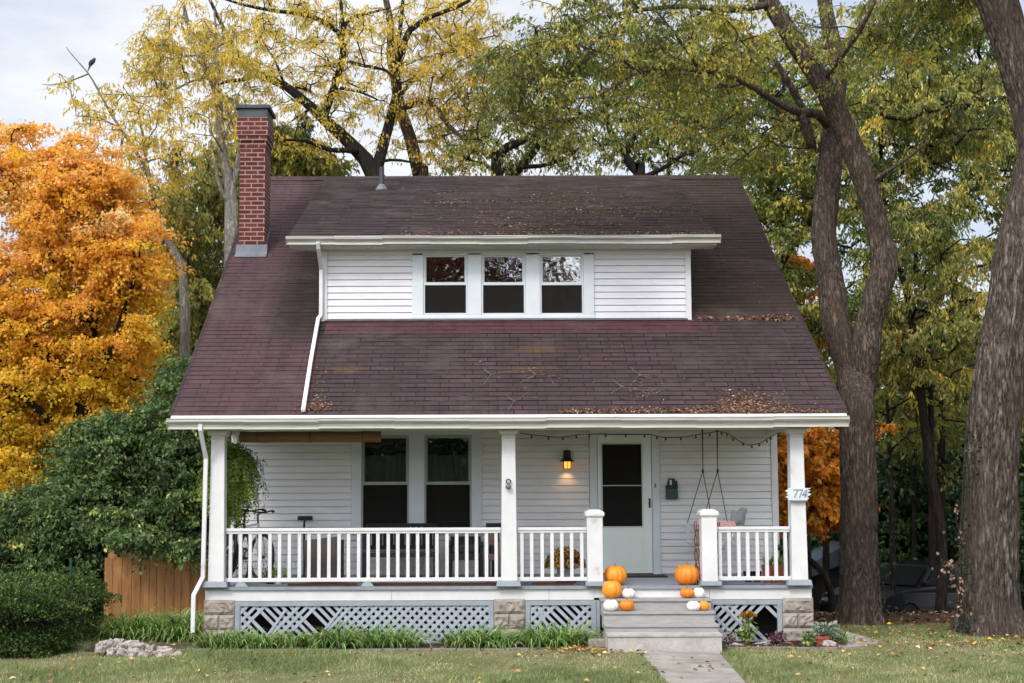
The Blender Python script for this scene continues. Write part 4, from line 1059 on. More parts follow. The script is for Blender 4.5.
# ---- bicycles
def bicycle(cx, Y, rz, mframe, mtyre, label, sc=1.0, grp='bicycles at the left end of the porch'):
    r = empty('bicycle', (0, 0, 0), label, 'bicycle', grp)
    W = .33*sc; hb = W
    for x in (-.52*sc, .52*sc):
        mb = MB(); mb.tube([(x+W*math.cos(t), 0, hb+W*math.sin(t)) for t in [i*math.pi/16 for i in range(33)]], .019, 8, cap=False)
        w = mb.build('wheel', mtyre, r, smooth=True)
        mb = MB(); mb.tube([(x+(W-.026)*math.cos(t), 0, hb+(W-.026)*math.sin(t)) for t in [i*math.pi/16 for i in range(33)]], .009, 6, cap=False)
        mb.build('rim', M['galv'], w, smooth=True)
        mb = MB(); mb.tube([(x, -.04, hb), (x, .04, hb)], .02, 8)
        for k in range(20):
            t = k*math.pi/10; mb.tube([(x+.02*math.cos(t+.6), (-1)**k*.02, hb+.02*math.sin(t+.6)), (x+(W-.03)*math.cos(t), 0, hb+(W-.03)*math.sin(t))], .0018, 3)
        mb.build('spokes', M['galv'], w)
    s = sc; BB = (-.08*s, 0, .29*s); ST = (-.2*s, 0, .74*s); HT = (.36*s, 0, .80*s); HB = (.40*s, 0, .68*s); RA = (-.52*s, 0, hb); FA = (.52*s, 0, hb)
    mb = MB(); mb.tube([BB, ST], .016, 8); mb.tube([ST, HT], .016, 8); mb.tube([BB, HB], .019, 8); mb.tube([HB, HT], .02, 8)
    for y in (-.05, .05): mb.tube([BB, (RA[0], y, hb)], .009, 6); mb.tube([(ST[0], 0, ST[2]-.04), (RA[0], y, hb)], .009, 6)
    mb.build('frame', mframe, r, smooth=True)
    mb = MB()
    for y in (-.055, .055): mb.tube([(HB[0], y*.6, HB[2]), (HB[0]+.03, y, HB[2]-.06), (FA[0], y, hb)], .011, 6)
    mb.build('fork', mframe, r, smooth=True)
    mb = MB(); mb.tube([HT, (HT[0]-.02, 0, .93*s), (HT[0]+.06, 0, .97*s)], .013, 8)
    mb.tube([(HT[0]-.10, -.31, .99*s), (HT[0]-.02, -.22, 1.0*s), (HT[0]+.06, -.07, .97*s), (HT[0]+.06, .07, .97*s), (HT[0]-.02, .22, 1.0*s), (HT[0]-.10, .31, .99*s)], .012, 8)
    h = mb.build('handlebar', M['black'], r, smooth=True)
    for y in (-.29, .29): mb = MB(); mb.tube([(HT[0]-.14, y*1.08, .985*s), (HT[0]-.05, y*.86, .997*s)], .019, 8); mb.build('grip', M['rubber'], h, smooth=True)
    mb = MB(); mb.tube([ST, (ST[0]-.04, 0, .9*s)], .012, 8); mb.build('seat_post', M['galv'], r)
    mb = MB(); mb.box(-.36*s, -.16*s, -.07, .07, .9*s, .94*s, top=(.02, .02)); mb.box(-.17*s, -.08*s, -.022, .022, .905*s, .935*s); mb.build('saddle', M['black'], r, bevel=.015)
    mb = MB(); mb.tube([(BB[0], -.05, BB[2]), (BB[0], -.058, BB[2])], .09, 20); mb.tube([(BB[0], -.06, BB[2]), (BB[0]+.1, -.07, BB[2]-.13)], .011, 6); mb.box(BB[0]+.06, BB[0]+.15, -.15, -.07, BB[2]-.145, BB[2]-.12)
    mb.tube([(BB[0], .05, BB[2]), (BB[0]-.1, .07, BB[2]+.13)], .011, 6); mb.box(BB[0]-.15, BB[0]-.06, .07, .15, BB[2]+.12, BB[2]+.145)
    mb.build('crankset', M['black'], r)
    r.location = (cx, Y, FLZ+.022); r.rotation_euler = (R(-3), 0, rz)
    return r
bicycle(P(236, 560, .95).x, .95, R(-70), M['black'], M['rubber'], 'black bicycle with wide handlebars standing at the left end of the porch')
bicycle(P(260, 560, 1.2).x-.25, 1.25, R(-52), M['trim'], M['rubber'], 'pale framed bicycle standing behind the black one', .97)
# long-handled tool
p = P(297, 525, 1.0); r = empty('push_broom', (p.x, 1.2, FLZ), 'black T-handled tool leaning on the porch wall between bicycles and chair', 'broom')
q = P(303, 577, 1.0); mb = MB(); mb.tube([(p.x+.0, 1.9, p.z+.06), (p.x+.03, 1.6, 1.55), (q.x+.02, .95, FLZ+.03)], .016, 8); mb.build('handle', M['black'], r, smooth=True)
mb = MB(); mb.box(p.x-.10, p.x+.12, 1.86, 1.92, p.z+.04, p.z+.10); mb.build('grip', M['black'], r, bevel=.01)
MB().box(q.x-.08, q.x+.14, .9, 1.0, FLZ+.003, FLZ+.05).build('head', M['black'], r)
# small pots by the bikes
r, c = plant_pot(270, .5, .14, .10, M['black'], 'small_potted_plant', 'small leafy plant in a dark pot beside the bicycles', 'potted plant')
g = np.random.default_rng(3); n = 260; d = g.normal(size=(n, 3)); d[:, 2] = np.abs(d[:, 2]); V, Fq = leaf_quads(np.array(c)+d*.055, d, g.normal(size=(n, 3)), .035, .6, g); np_mesh('leaves', V, Fq, M['grassleaf'], r, g.uniform(0, .8, n))
r, c = plant_pot(279, .45, .12, .12, M['white'], 'white_flowerpot', 'small white flowerpot with a plant near the bicycles', 'potted plant')
n = 200; d = g.normal(size=(n, 3)); d[:, 2] = np.abs(d[:, 2]); V, Fq = leaf_quads(np.array(c)+d*.05, d, g.normal(size=(n, 3)), .03, .6, g); np_mesh('leaves', V, Fq, M['fern'], r, g.uniform(.3, 1, n))
# planks lying on the porch floor edge
for x0, x1, nm in ((288, 357, 'brown wooden plank lying on the porch floor behind the long railing, left one'), (372, 497, 'longer reddish plank lying on the porch floor under the bench front'), (532, 574, 'short brown plank lying on the porch floor under the chrysanthemum')):
    a, b = P(x0, 583, .06).x, P(x1, 583, .06).x
    MB().box(a, b, .06, .12, FLZ+.002, FLZ+.035).build('plank', M['rust'], None, bevel=.003, label=nm, cat='plank', group='planks on the porch floor')
# ================================================================== GROUND, PATHS, BEDS
def gh(x, y):
    """ground height"""
    t = np.clip((np.asarray(y, float)-3.2)/8.0, 0, 1); h = -1.0*(t*t*(3-2*t))
    s = np.clip((-2.5-np.asarray(y, float))/12, 0, 1)
    return h - .25*s*s + .008*np.sin(np.asarray(x)*1.3+np.asarray(y)*.9) + G0 - .008
xs_ = np.concatenate([np.linspace(-400, -16, 25), np.linspace(-15, 15, 91), np.linspace(16, 400, 25)])
ys_ = np.concatenate([np.linspace(-200, -12, 16), np.linspace(-11, 16, 109), np.linspace(17, 600, 40)])
GX, GY = np.meshgrid(xs_, ys_); V = np.stack([GX, GY, gh(GX, GY)], -1).reshape(-1, 3)
nx, ny = len(xs_), len(ys_); I, J = np.meshgrid(np.arange(nx-1), np.arange(ny-1)); b = (J*nx+I).ravel()
np_mesh('ground', V, np.stack([b, b+1, b+nx+1, b+nx], 1), M['ground'], smooth=True, kind='structure')

def slab(name, poly, z0, z1, m, kind='structure'):
    mb = MB(); n = len(poly); mb.v = [(x, y, z0) for x, y in poly]+[(x, y, z1) for x, y in poly]
    mb.f = [tuple(range(n-1, -1, -1)), tuple(range(n, 2*n))]+[(i, (i+1) % n, n+(i+1) % n, n+i) for i in range(n)]
    return mb
# front walk in cast slabs with joints, running to the street
ga, gb = on_ground(640, 652), on_ground(668, 683); gc_, gd = on_ground(719, 652), on_ground(745, 683)
mb = MB(); rnd = random.Random(4)
yj = [-1.10, -2.05, -3.0, -4.1, -5.2, -6.3, -7.4, -8.5, -9.6, -10.7, -11.8]
for a, b in zip(yj[:-1], yj[1:]):
    xl = lambda y: ga.x+(gb.x-ga.x)*(y-ga.y)/(gb.y-ga.y); xr = lambda y: gc_.x+(gd.x-gc_.x)*(y-gc_.y)/(gd.y-gc_.y)
    t0, t1 = rnd.uniform(0, .012), rnd.uniform(0, .012)
    n = len(mb.v); a2, b2 = a-.02, b+.02
    z0 = float(gh(0, a))-.06
    mb.v += [(xl(b2), b2, z0-.1), (xr(b2), b2, z0-.1), (xr(a2), a2, z0-.1), (xl(a2), a2, z0-.1), (xl(b2), b2, float(gh(0, b))+.025+t0), (xr(b2), b2, float(gh(0, b))+.025+t1), (xr(a2), a2, float(gh(0, a))+.025+t1), (xl(a2), a2, float(gh(0, a))+.025+t0)]
    mb.f += [(n, n+3, n+2, n+1), (n+4, n+5, n+6, n+7), (n, n+1, n+5, n+4), (n+1, n+2, n+6, n+5), (n+2, n+3, n+7, n+6), (n+3, n, n+4, n+7)]
mb.build('front_path', M['path'], bevel=.012, kind='structure')
# side path curving round the right corner of the porch to the drive
sp = [(850, 641), (846, 632), (812, 622), (806, 630), (812, 641), (822, 645)]
sp = [on_ground(*p) for p in ((884, 643), (846, 632), (832, 625.5), (812, 622), (800, 626), (806, 636), (824, 645), (850, 648))]
mb = slab('side_path', [(p.x, p.y) for p in sp][::-1], -.1, G0+.012, M['path']); mb.build('side_path', M['path'], kind='structure')
# bed soil in front of the porch + pale edging course
slab('bed', [(WL-1.4, -.05), (WL-1.4, -.72), (SX0, -.62), (SX0, -.05)], -.1, G0+.006, M['soil']).build('bed_soil', M['soil'], kind='structure')
slab('bed', [(SX1, -.05), (SX1, -.66), (4.75, -.6), (4.75, .3), (4.52, .3), (4.52, -.05)], -.1, G0+.007, M['soil']).build('bed_soil', M['soil'], kind='structure')
def kerb(x0, x1, y, n, nm, lab):
    mb = MB(); rn = random.Random(n)
    for k in range(n):
        a = x0+(x1-x0)*k/n; b = x0+(x1-x0)*(k+1)/n-.012
        mb.box(a, b, y-.09+rn.uniform(-.01, .01), y, -.03, G0+.012+rn.uniform(-.008, .006))
    mb.build(nm, M['coping'], None, bevel=.008, label=lab, cat='garden edging')
kerb(-4.3, 1.66, -.66, 19, 'garden_edging', 'pale flat edging stones along the lawn below the long lattice')
kerb(3.24, 4.7, -.66, 5, 'garden_edging', 'pale flat edging stones along the bed right of the steps')
# block beside the steps
p = on_ground(598, 648); mb = MB(); mb.box(1.47, 1.69, -.62, -.35, .02, .16); mb.build('loose_block', M['block'], None, bevel=.02, label='chipped pinkish block standing left of the bottom step', cat='block')

# stones
def stone(c, sx, sy, sz, seed, label, group, m='stone', cat='stone'):
    g = random.Random(seed); bm = bmesh.new(); bmesh.ops.create_icosphere(bm, subdivisions=4, radius=1)
    o = Vector((g.uniform(0, 50), g.uniform(0, 50), g.uniform(0, 50)))
    for v in bm.verts:
        q = v.co.copy(); d = 1+.55*mnoise.noise(q*1.3+o)+.16*mnoise.noise(q*4+o)+.05*mnoise.noise(q*9+o)
        q = Vector([math.copysign(abs(k)**.65, k) for k in q])*d
        v.co = Vector((q.x*sx, q.y*sy, q.z*sz))
    me = bpy.data.meshes.new('stone'); bm.to_mesh(me); bm.free(); me.materials.append(M[m])
    ob = bpy.data.objects.new('stone', me); COL.objects.link(ob); ob.location = c; ob.rotation_euler = (g.uniform(-.2, .2), g.uniform(-.2, .2), g.uniform(-.5, .5)+3.14*(seed%2))
    return tag(ob, label, cat, group)
rk = [(102, 650, 9, 7, 0), (113, 652, 9, 6, 0), (122, 653, 11, 6, 0), (134, 654, 10, 6, 0), (146, 655, 12, 6, 0), (158, 655, 10, 6, 0), (168, 654, 11, 6, 0), (177, 655, 8, 4, 0),
      (104, 645, 8, 6, 1), (112, 645, 8, 7, 1), (122, 647, 12, 5, 1), (136, 649, 14, 5, 1), (152, 650, 11, 5, 1), (164, 650, 12, 4.5, 1), (118, 643, 12, 5, 2), (129, 644.5, 13, 4, 2), (142, 646, 12, 4, 2), (98, 648, 6, 5, 1)]
for i, (x, y, w, h, l) in enumerate(rk):
    g0_ = on_ground(x, 656); yy = g0_.y+.10+l*.14; p = P(x, y, yy); s = 78.
    stone((p.x, yy, max(.04, p.z)), w/s*random.uniform(.40, .52), random.uniform(.08, .12), h/s*random.uniform(.6, .8), i, 'flat pale limestone in the low heap between hedge and lily bed', 'stones of the low rock heap')

# ================================================================== FOLIAGE TOOLS
def tones(n, g, mu=.5, sd=.22): return np.clip(g.normal(mu, sd, n), 0, 1)

def limb_mesh(mb, pts, rad, k=10, bark=0.0, seed=0):
    """smooth tapered limb through pts with knots and furrows"""
    P_ = [Vector(p) for p in pts]; n = len(P_); out = []; rr = []
    for i in range(n-1):
        p0, p1, p2, p3 = P_[max(i-1, 0)], P_[i], P_[i+1], P_[min(i+2, n-1)]
        st = max(2, int((p2-p1).length/(.06 if bark else .35)))
        for s in range(st):
            t = s/st; out.append(.5*((2*p1)+(-p0+p2)*t+(2*p0-5*p1+4*p2-p3)*t*t+(-p0+3*p1-3*p2+p3)*t**3)); rr.append(rad[i]+(rad[i+1]-rad[i])*t)
    out.append(P_[-1]); rr.append(rad[-1])
    b0 = len(mb.v); mb.tube(out, rr, k)
    if bark:
        for i in range(len(out)):
            for j in range(k):
                v = Vector(mb.v[b0+i*k+j]); c = out[i]; d = v-c; a = math.atan2(d.y, d.x)
                q = Vector((math.cos(a)*2.6, math.sin(a)*2.6, v.z*.55+seed)); f = (1-min(1, 2.2*abs(mnoise.noise(q*3.4))))**2*-.5+(1-min(1, 2.5*abs(mnoise.noise(q*7.5+Vector((9, 3, 1))))))**2*-.22+.55
                lump = mnoise.noise(Vector((math.cos(a), math.sin(a), v.z*.8+seed*3)))
                fl = max(0, 1-(v.z+.1)/.7)**2*.35*max(0, math.sin(a*5+seed))*(1 if v.z < .7 else 0)
                mb.v[b0+i*k+j] = tuple(c+d*(1+bark*(f-.4)+bark*.55*lump+fl))
    return out, rr

def grow(skel, targets, g, wob=.12, r_tip=.012, r_pow=.42, sag=.0, mb=None, sides=5, seglen=.5, pull=.35, r_cap=.3):
    """join every target to the nearest piece of the growing tree; skel=[(Vector, radius)]; returns branch polylines"""
    nodes = [np.array(p) for p, r in skel]; par = [-1]*len(nodes); cnt = [0]*len(nodes); base = [r for p, r in skel]; nb = len(nodes)
    A = np.array(nodes); root = A[0]
    T = np.array(targets); order = np.argsort(np.min(np.linalg.norm(T[:, None, :]-A[None, ::4, :], axis=2), axis=1))
    arr = np.zeros((len(nodes)+len(T)*14, 3)); arr[:len(nodes)] = A; n = len(nodes); dist = np.zeros(len(arr)); dist[:n] = 0
    paths = []
    for ti in order:
        t = T[ti]; d = arr[:n]-t; dd = np.sqrt((d*d).sum(1)); cost = dd+pull*dist[:n]+np.maximum(0, arr[:n, 2]-t[2])*.5
        k = int(np.argmin(cost)); s = arr[k]; L = dd[k]
        if L < .05: continue
        m = int(min(12, max(2, L/seglen))); perp = g.normal(size=3)*L*wob; idx = k; path = [k]
        for q in range(1, m+1):
            u = q/m; p = s+(t-s)*u+perp*math.sin(math.pi*u)+g.normal(size=3)*L*wob*.25*(u < 1)+np.array([0, 0, 1])*math.sin(math.pi*u)*L*sag
            arr[n] = p; dist[n] = dist[idx]+L/m; par.append(idx); cnt.append(0); base.append(0); idx = n; path.append(n); n += 1
        q = idx
        while q >= 0 and q >= nb: cnt[q] += 1; q = par[q]
        paths.append(path)
    for path in paths:
        rad = [min(r_cap, r_tip*max(1, cnt[i])**r_pow) if i >= nb else min(max(base[i]*.75, r_tip), r_tip*max(1, cnt[path[1]])**r_pow*1.1) for i in path]
        mb.tube([arr[i] for i in path], rad, sides, cap=False)
    return arr[:n]

def clump_targets(ells, n, g, shell=.35, zmin=None):
    """points inside a union of ellipsoids (centre, radii, weight)"""
    w = np.array([e[2] for e in ells]); w = w/w.sum(); ks = g.choice(len(ells), n, p=w); d = g.normal(size=(n, 3)); d /= np.linalg.norm(d, axis=1)[:, None]
    r = g.uniform(shell**3, 1, n)**(1/3); c = np.array([np.array(e[0]) for e in ells])[ks]; q = np.array([np.array(e[1]) for e in ells])[ks]
    p = c+d*r[:, None]*q
    if zmin is not None: p[:, 2] = np.maximum(p[:, 2], zmin+g.uniform(0, .5, n))
    return p

def E(px, py, Y, rx, ry, rd, w=None):
    c = P(px, py, Y); s = F_PX/(Y-CAM[1]); return (tuple(c), (rx/s, rd, ry/s), w if w is not None else rx*ry)

def foliage(T, per, rad, size, aspect, g, droop=.6, flat=.6, out=.4, twigs=None, tw=4, tone_sd=.2, tone_fn=None, leaflets=0):
    """leaf clumps round the targets T: sprays of twigs carrying leaves"""
    n = len(T); k = tw; base = np.repeat(T, k, 0); az = g.uniform(0, 2*math.pi, n*k); el = g.normal(-.1, .45, n*k)
    d = np.stack([np.cos(az)*np.cos(el), np.sin(az)*np.cos(el), np.sin(el)*flat], 1); L = rad*g.uniform(.5, 1.25, n*k)
    ctone = np.repeat(g.normal(0, tone_sd*.7, n), k)+g.normal(0, tone_sd*.4, n*k)
    m = max(1, per//k); u = g.uniform(.1, 1, (n*k, m)); u.sort(axis=1)
    pos = base[:, None, :]+d[:, None, :]*(L[:, None]*u)[:, :, None]; pos[:, :, 2] -= (L[:, None]*u**2)*droop*.5
    pos = pos+g.normal(0, rad*.10, pos.shape)*np.array([1, 1, .7])
    N = n*k*m; pos = pos.reshape(-1, 3); dens = np.repeat(np.clip(g.normal(.85, .3, n), .25, 1), k*m); keep = g.uniform(0, 1, N) < dens; dv = np.repeat(d, m, 0)*out+g.normal(0, .55, (N, 3)); dv[:, 2] -= droop
    nr = g.normal(0, .6, (N, 3)); nr[:, 2] += .8
    tn = np.repeat(ctone, m)+g.normal(0, tone_sd*.55, N)+.5
    if tone_fn is not None: tn = tn+tone_fn(pos)
    tn = tn[keep]; V, Fq = leaf_quads(pos[keep], dv[keep], nr[keep], size, aspect, g)
    if twigs is not None:
        for i in range(0, n*k):
            if g.uniform() < .5: continue
            a = base[i]; b_ = base[i]+d[i]*L[i]*.55-np.array([0, 0, L[i]*.3*droop*.5]); c_ = base[i]+d[i]*L[i]-np.array([0, 0, L[i]*droop*.5])
            twigs.tube([a, b_, c_], [.008, .006, .003], 3, cap=False)
    return V, Fq, np.clip(tn, 0, 1)

def join(parts):
    V = []; Fq = []; T = []; o = 0
    for v, f, t in parts: V.append(v); Fq.append(f+o); T.append(t); o += len(v)
    return np.concatenate(V), np.concatenate(Fq), np.concatenate(T)

def tree(name, base, limbs, ells, nt, per, rad, size, aspect, leaf_m, bark_m, label, seed, droop=.6, flat=.6, tw=4, k=8, bark=0, tone_fn=None, tone_sd=.2, group=None, cat='tree', wob=.12, r_tip=.012, seglen=.5, shell=.3, extra_leaf=None, twigs=True, pull=.35, sag=0, r_cap=.3, sides=5, zmin=None):
    """thing > trunk (all wood), crown (all leaves)"""
    g = np.random.default_rng(seed); root = empty(name, base, label, cat, group); mb = MB(); skel = []
    for li, (pts, rr) in enumerate(limbs):
        rr = rr if hasattr(rr, '__len__') else [rr]*len(pts)
        if len(rr) == 2 and len(pts) > 2: rr = [rr[0]+(rr[1]-rr[0])*i/(len(pts)-1) for i in range(len(pts))]
        o, r_ = limb_mesh(mb, pts, rr, k if rr[0] > .07 else 7, bark if rr[0] > .12 else 0, seed+li*3.3)
        st = 4 if bark and rr[0] > .12 else 1
        skel += list(zip([tuple(p) for p in o[::st]], r_[::st]))
    parts = []
    if nt:
        T = clump_targets(ells, nt, g, shell, zmin)
        grow(skel, T, g, wob, r_tip, mb=mb, seglen=seglen, pull=pull, sag=sag, r_cap=r_cap, sides=sides)
        parts.append(foliage(T, per, rad, size, aspect, g, droop, flat, twigs=mb if twigs else None, tw=tw, tone_sd=tone_sd, tone_fn=tone_fn))
    mb.build('trunk', bark_m, root, smooth=True)
    if parts: v, f, t = join(parts); np_mesh('crown', v, f, leaf_m, root, t)
    return root

def L_(Y, *pts): return [tuple(P(x, y, Y)) for x, y in pts]
def LD(*pts): return [tuple(P(x, y, Y)) for x, y, Y in pts]

M['lf_maple'] = leafmat('maple_leaf_orange', [(0, '9a8426'), (.2, 'c0a430'), (.4, 'd6aa3c'), (.6, 'dd9a38'), (.8, 'e2964a'), (1, 'f0ba88')], .55, gain=1.5)
M['lf_yellow'] = leafmat('yellow_leaflet', [(0, '74763a'), (.2, '9c9240'), (.5, 'c0a648'), (.8, 'ccb052'), (1, 'e0ca84')], .5, gain=1.5)
M['lf_olive'] = leafmat('olive_leaf', [(0, '3a4624'), (.35, '5b6433'), (.6, '7c7f3e'), (.8, '9c9548'), (1, 'c8ae4c')], .45, gain=1.4)
M['lf_lime'] = leafmat('lime_leaf', [(0, '3a4222'), (.35, '5e6532'), (.65, '858446'), (.88, 'a69e58'), (1, 'd0b04c')], .45, gain=1.45)
M['lf_green'] = leafmat('green_leaf', [(0, '1f3014'), (.4, '34491e'), (.7, '4e6228'), (.9, '6e7c34'), (1, '98903c')], .35, gain=1.7)
M['lf_dark'] = leafmat('dark_shrub_leaf', [(0, '28381e'), (.4, '3f532f'), (.7, '596d40'), (.9, '7e8a4c'), (1, 'b2a252')], .33, gain=1.5)
M['lf_hedge'] = leafmat('hedge_leaf', [(0, '212f16'), (.5, '35461e'), (.85, '52662e'), (1, '6e7c3e')], .25, gain=1.3)
M['lf_fir'] = leafmat('spruce_needle', [(0, '1a2a20'), (.6, '2a3d2c'), (1, '46553a')], .1)
M['lf_rust'] = leafmat('rusty_leaf', [(0, '6c5a20'), (.4, '9e6a20'), (.75, 'c0782a'), (1, 'd09c3c')], .45, gain=1.6)
M['lf_grass'] = leafmat('lawn_blade', [(0, '56643a'), (.4, '75804e'), (.65, '8f9464'), (.85, 'a8a07a'), (1, 'bcae8c')], .25, gain=1.3)
M['lf_litter'] = leafmat('fallen_leaf', [(0, '5e3f2a'), (.4, '8a6440'), (.7, 'b58b52'), (.9, 'cdb078'), (1, 'd8a52c')], .15)
M['lf_litterb'] = leafmat('brown_litter', [(0, '3e2a20'), (.5, '6a4a38'), (.88, '8c6850'), (1, 'c4a884')], .1, gain=1.0)
M['lf_ivy'] = leafmat('ivy_leaf', [(0, '16241a'), (.6, '26361f'), (1, '3c4c2a')], .15, gain=1)
M['lf_brown'] = leafmat('brown_street_leaf', [(0, '4a3624'), (.5, '7c5638'), (1, 'a8744a')], .3)
M['lf_silver'] = leafmat('silvery_leaf', [(0, '5c6c5a'), (.5, '7c8a78'), (1, '98a292')], .2, gain=1)
M['lf_purple'] = leafmat('purple_leaf', [(0, '3a2330'), (.6, '5a3a46'), (1, '7a5a5c')], .2)
M['lf_pink'] = leafmat('pale_pink_vine_leaf', [(0, '8a6454'), (.5, 'ac8878'), (1, 'c8a896')], .3, gain=1)

# ================================================================== TREES
# -- maple on the left
mY = 9.0
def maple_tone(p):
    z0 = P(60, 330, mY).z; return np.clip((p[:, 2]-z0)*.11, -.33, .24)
tr = P(78, 560, mY); mg = float(gh(tr.x, mY))
limbs = [([(tr.x, mY, mg-.1)]+L_(mY, (80, 470), (84, 400), (90, 340), (92, 290), (88, 230), (80, 170)), (.24, .05)),
         (LD((84, 410, 9), (60, 370, 8.6), (30, 340, 8.2), (0, 318, 8), (-40, 280, 8)), (.12, .03)), (LD((86, 400, 9), (110, 350, 8.7), (128, 300, 8.4), (140, 260, 8.2)), (.10, .025)),
         (LD((80, 440, 9), (50, 420, 8.6), (15, 390, 8.2), (-30, 370, 8)), (.10, .03)), (LD((90, 330, 9), (66, 290, 8.6), (45, 240, 8.4), (35, 190, 8.4)), (.09, .02)), (LD((84, 420, 9), (120, 395, 9.5), (145, 370, 10)), (.07, .02))]
ells = [E(60, 208, 9, 58, 58, 1.5, 2.6), E(95, 190, 9, 38, 30, 1.1, 1.0), E(30, 190, 9, 50, 38, 1.3, 1.1), E(120, 255, 8.8, 46, 42, 1.2, 1.7), E(30, 290, 9, 85, 65, 1.7, 2.8), E(95, 330, 9, 66, 52, 1.5, 2.0), E(15, 380, 9, 75, 62, 1.6, 2.4), E(80, 400, 9, 50, 42, 1.4, 1.1),
        E(-60, 300, 9, 80, 130, 1.8, 2.2), E(30, 152, 9, 42, 30, 1.0, .7), E(85, 150, 9, 36, 26, .9, .6), E(10, 470, 8.6, 50, 62, 1.3, 1.6), E(-60, 470, 9, 70, 70, 1.5, 1.2)]
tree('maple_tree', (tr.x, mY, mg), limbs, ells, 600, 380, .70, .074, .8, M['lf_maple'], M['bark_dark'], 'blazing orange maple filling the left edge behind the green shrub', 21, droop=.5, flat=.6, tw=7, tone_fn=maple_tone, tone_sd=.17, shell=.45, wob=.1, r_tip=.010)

# -- green thicket left of the house: three big shrubs
def shrub(name, px, Y, ells, nt, per, rad, size, leaf_m, label, seed, aspect=.55, group=None, droop=.4, tone_fn=None, base_z=None):
    c = P(px, 600, Y); bz_ = float(gh(c.x, Y)) if base_z is None else base_z; g = random.Random(seed); limbs = []
    for k in range(7):
        e = g.choice(ells)[0]; limbs.append(([(c.x+g.uniform(-.2, .2), Y+g.uniform(-.15, .15), bz_-.05), (c.x*.6+e[0]*.4, (Y+e[1])/2, bz_+(e[2]-bz_)*.5), e], (.05, .015)))
    return tree(name, (c.x, Y, bz_), limbs, ells, nt, per, rad, size, aspect, leaf_m, M['bark_dark'], label, seed, droop=droop, flat=.7, tw=5, group=group, cat='shrub', r_tip=.007, shell=.55, seglen=.4, zmin=bz_+.1, tone_fn=tone_fn)
shrub('shrub', 168, 4.2, [E(188, 420, 4.2, 34, 52, 1.0, 1.6), E(160, 455, 4.2, 52, 52, 1.1, 2.4), E(192, 470, 3.6, 30, 60, .8, 1.5), E(178, 520, 3.6, 40, 45, .8, 1.5), E(205, 395, 5, 26, 38, .8, .7), E(192, 380, 4.6, 22, 30, .7, .5), E(182, 548, 1.85, 24, 12, .3, .25)], 430, 130, .42, .075, M['lf_dark'], 'tall bushy green shrub growing against the left side of the house', 31)
shrub('shrub', 96, 4.0, [E(105, 460, 4.2, 46, 48, 1.0, 1.7), E(110, 515, 3.6, 55, 42, 1.0, 1.8), E(70, 520, 3.8, 40, 48, .9, 1.3), E(130, 536, 1.85, 26, 9, .3, .2)], 330, 130, .42, .075, M['lf_dark'], 'broad green shrub behind the wooden fence and hedge', 32)
shrub('shrub', 35, 4.0, [E(40, 535, 3.8, 52, 50, 1.0, 1.8), E(0, 560, 3.8, 50, 50, 1.0, 1.3), E(65, 565, 3.4, 45, 30, .8, 1.), E(-50, 550, 4, 50, 60, 1, 1)], 330, 120, .42, .075, M['lf_dark'], 'low dark shrub at the left edge below the orange maple', 33)

# -- hedge
def hedge():
    r = empty('hedge', (-6.6, -.3, 0), 'clipped dark green box hedge at the left edge of the lawn', 'hedge'); g = np.random.default_rng(41)
    c = np.array([-7.28, -.02, 0.43]); hx_, hy_, hz_ = 2.25, 1.50, .47
    n = 78000; d = g.normal(size=(n, 3)); d = np.sign(d)*np.abs(d)**.45; d /= (np.abs(d)**5).sum(1)[:, None]**.2
    lump = 1+.045*np.sin(d[:, 0]*7+d[:, 2]*5)+.035*np.sin(d[:, 0]*17+d[:, 1]*11+d[:, 2]*13)
    rr = g.uniform(.80, 1.0, n)*lump; pos = c+d*rr[:, None]*np.array([hx_, hy_, hz_]); pos[:, 2] = np.maximum(pos[:, 2], .01)
    nr = d*np.array([.5, 1, 2]); dv = nr*.7+g.normal(0, .7, (n, 3)); dv[:, 2] += .3
    V, Fq = leaf_quads(pos, dv, g.normal(0, .6, (n, 3))+nr, .042, .55, g)
    np_mesh('foliage', V, Fq, M['lf_hedge'], r, np.clip(g.normal(.42, .24, n)+.15*(rr-.9)*5, 0, 1))
    sh = []; sd_ = []
    for k in range(170):
        x, y = c[0]+g.uniform(-1, 1)*hx_*.92, c[1]+g.uniform(-1, 1)*hy_*.92; hgt_ = g.uniform(.04, .16)
        for q_ in range(9): sh.append((x+g.normal(0, .012), y+g.normal(0, .012), c[2]+hz_*.93+hgt_*q_/9)); sd_.append(g.normal(0, 1, 3)+np.array([0, 0, .8]))
    V, Fq = leaf_quads(np.array(sh), np.array(sd_), g.normal(size=(len(sh), 3)), .04, .5, g); np_mesh('shoots', V, Fq, M['lf_hedge'], r, g.uniform(.4, 1, len(sh)))
    mb = MB()
    for k in range(240):
        x, y = c[0]+g.uniform(-.9, .9)*hx_, c[1]+g.uniform(-.85, .85)*hy_
        mb.tube([(x, y, -.02), (x+g.uniform(-.15, .15), y+g.uniform(-.15, .15), .45), (x+g.uniform(-.3, .3), y+g.uniform(-.25, .25), .72)], [.014, .009, .004], 4)
    for k in range(3):
        mb.box(c[0]-hx_*.78+k*.02, c[0]+hx_*.78, c[1]-.5+k*.5, c[1]-.44+k*.5, 0.0, .74)  # dark core slabs added inside so the hedge can't be seen through
    mb.build('branches_and_core', M['bark_dark'], r)
hedge()
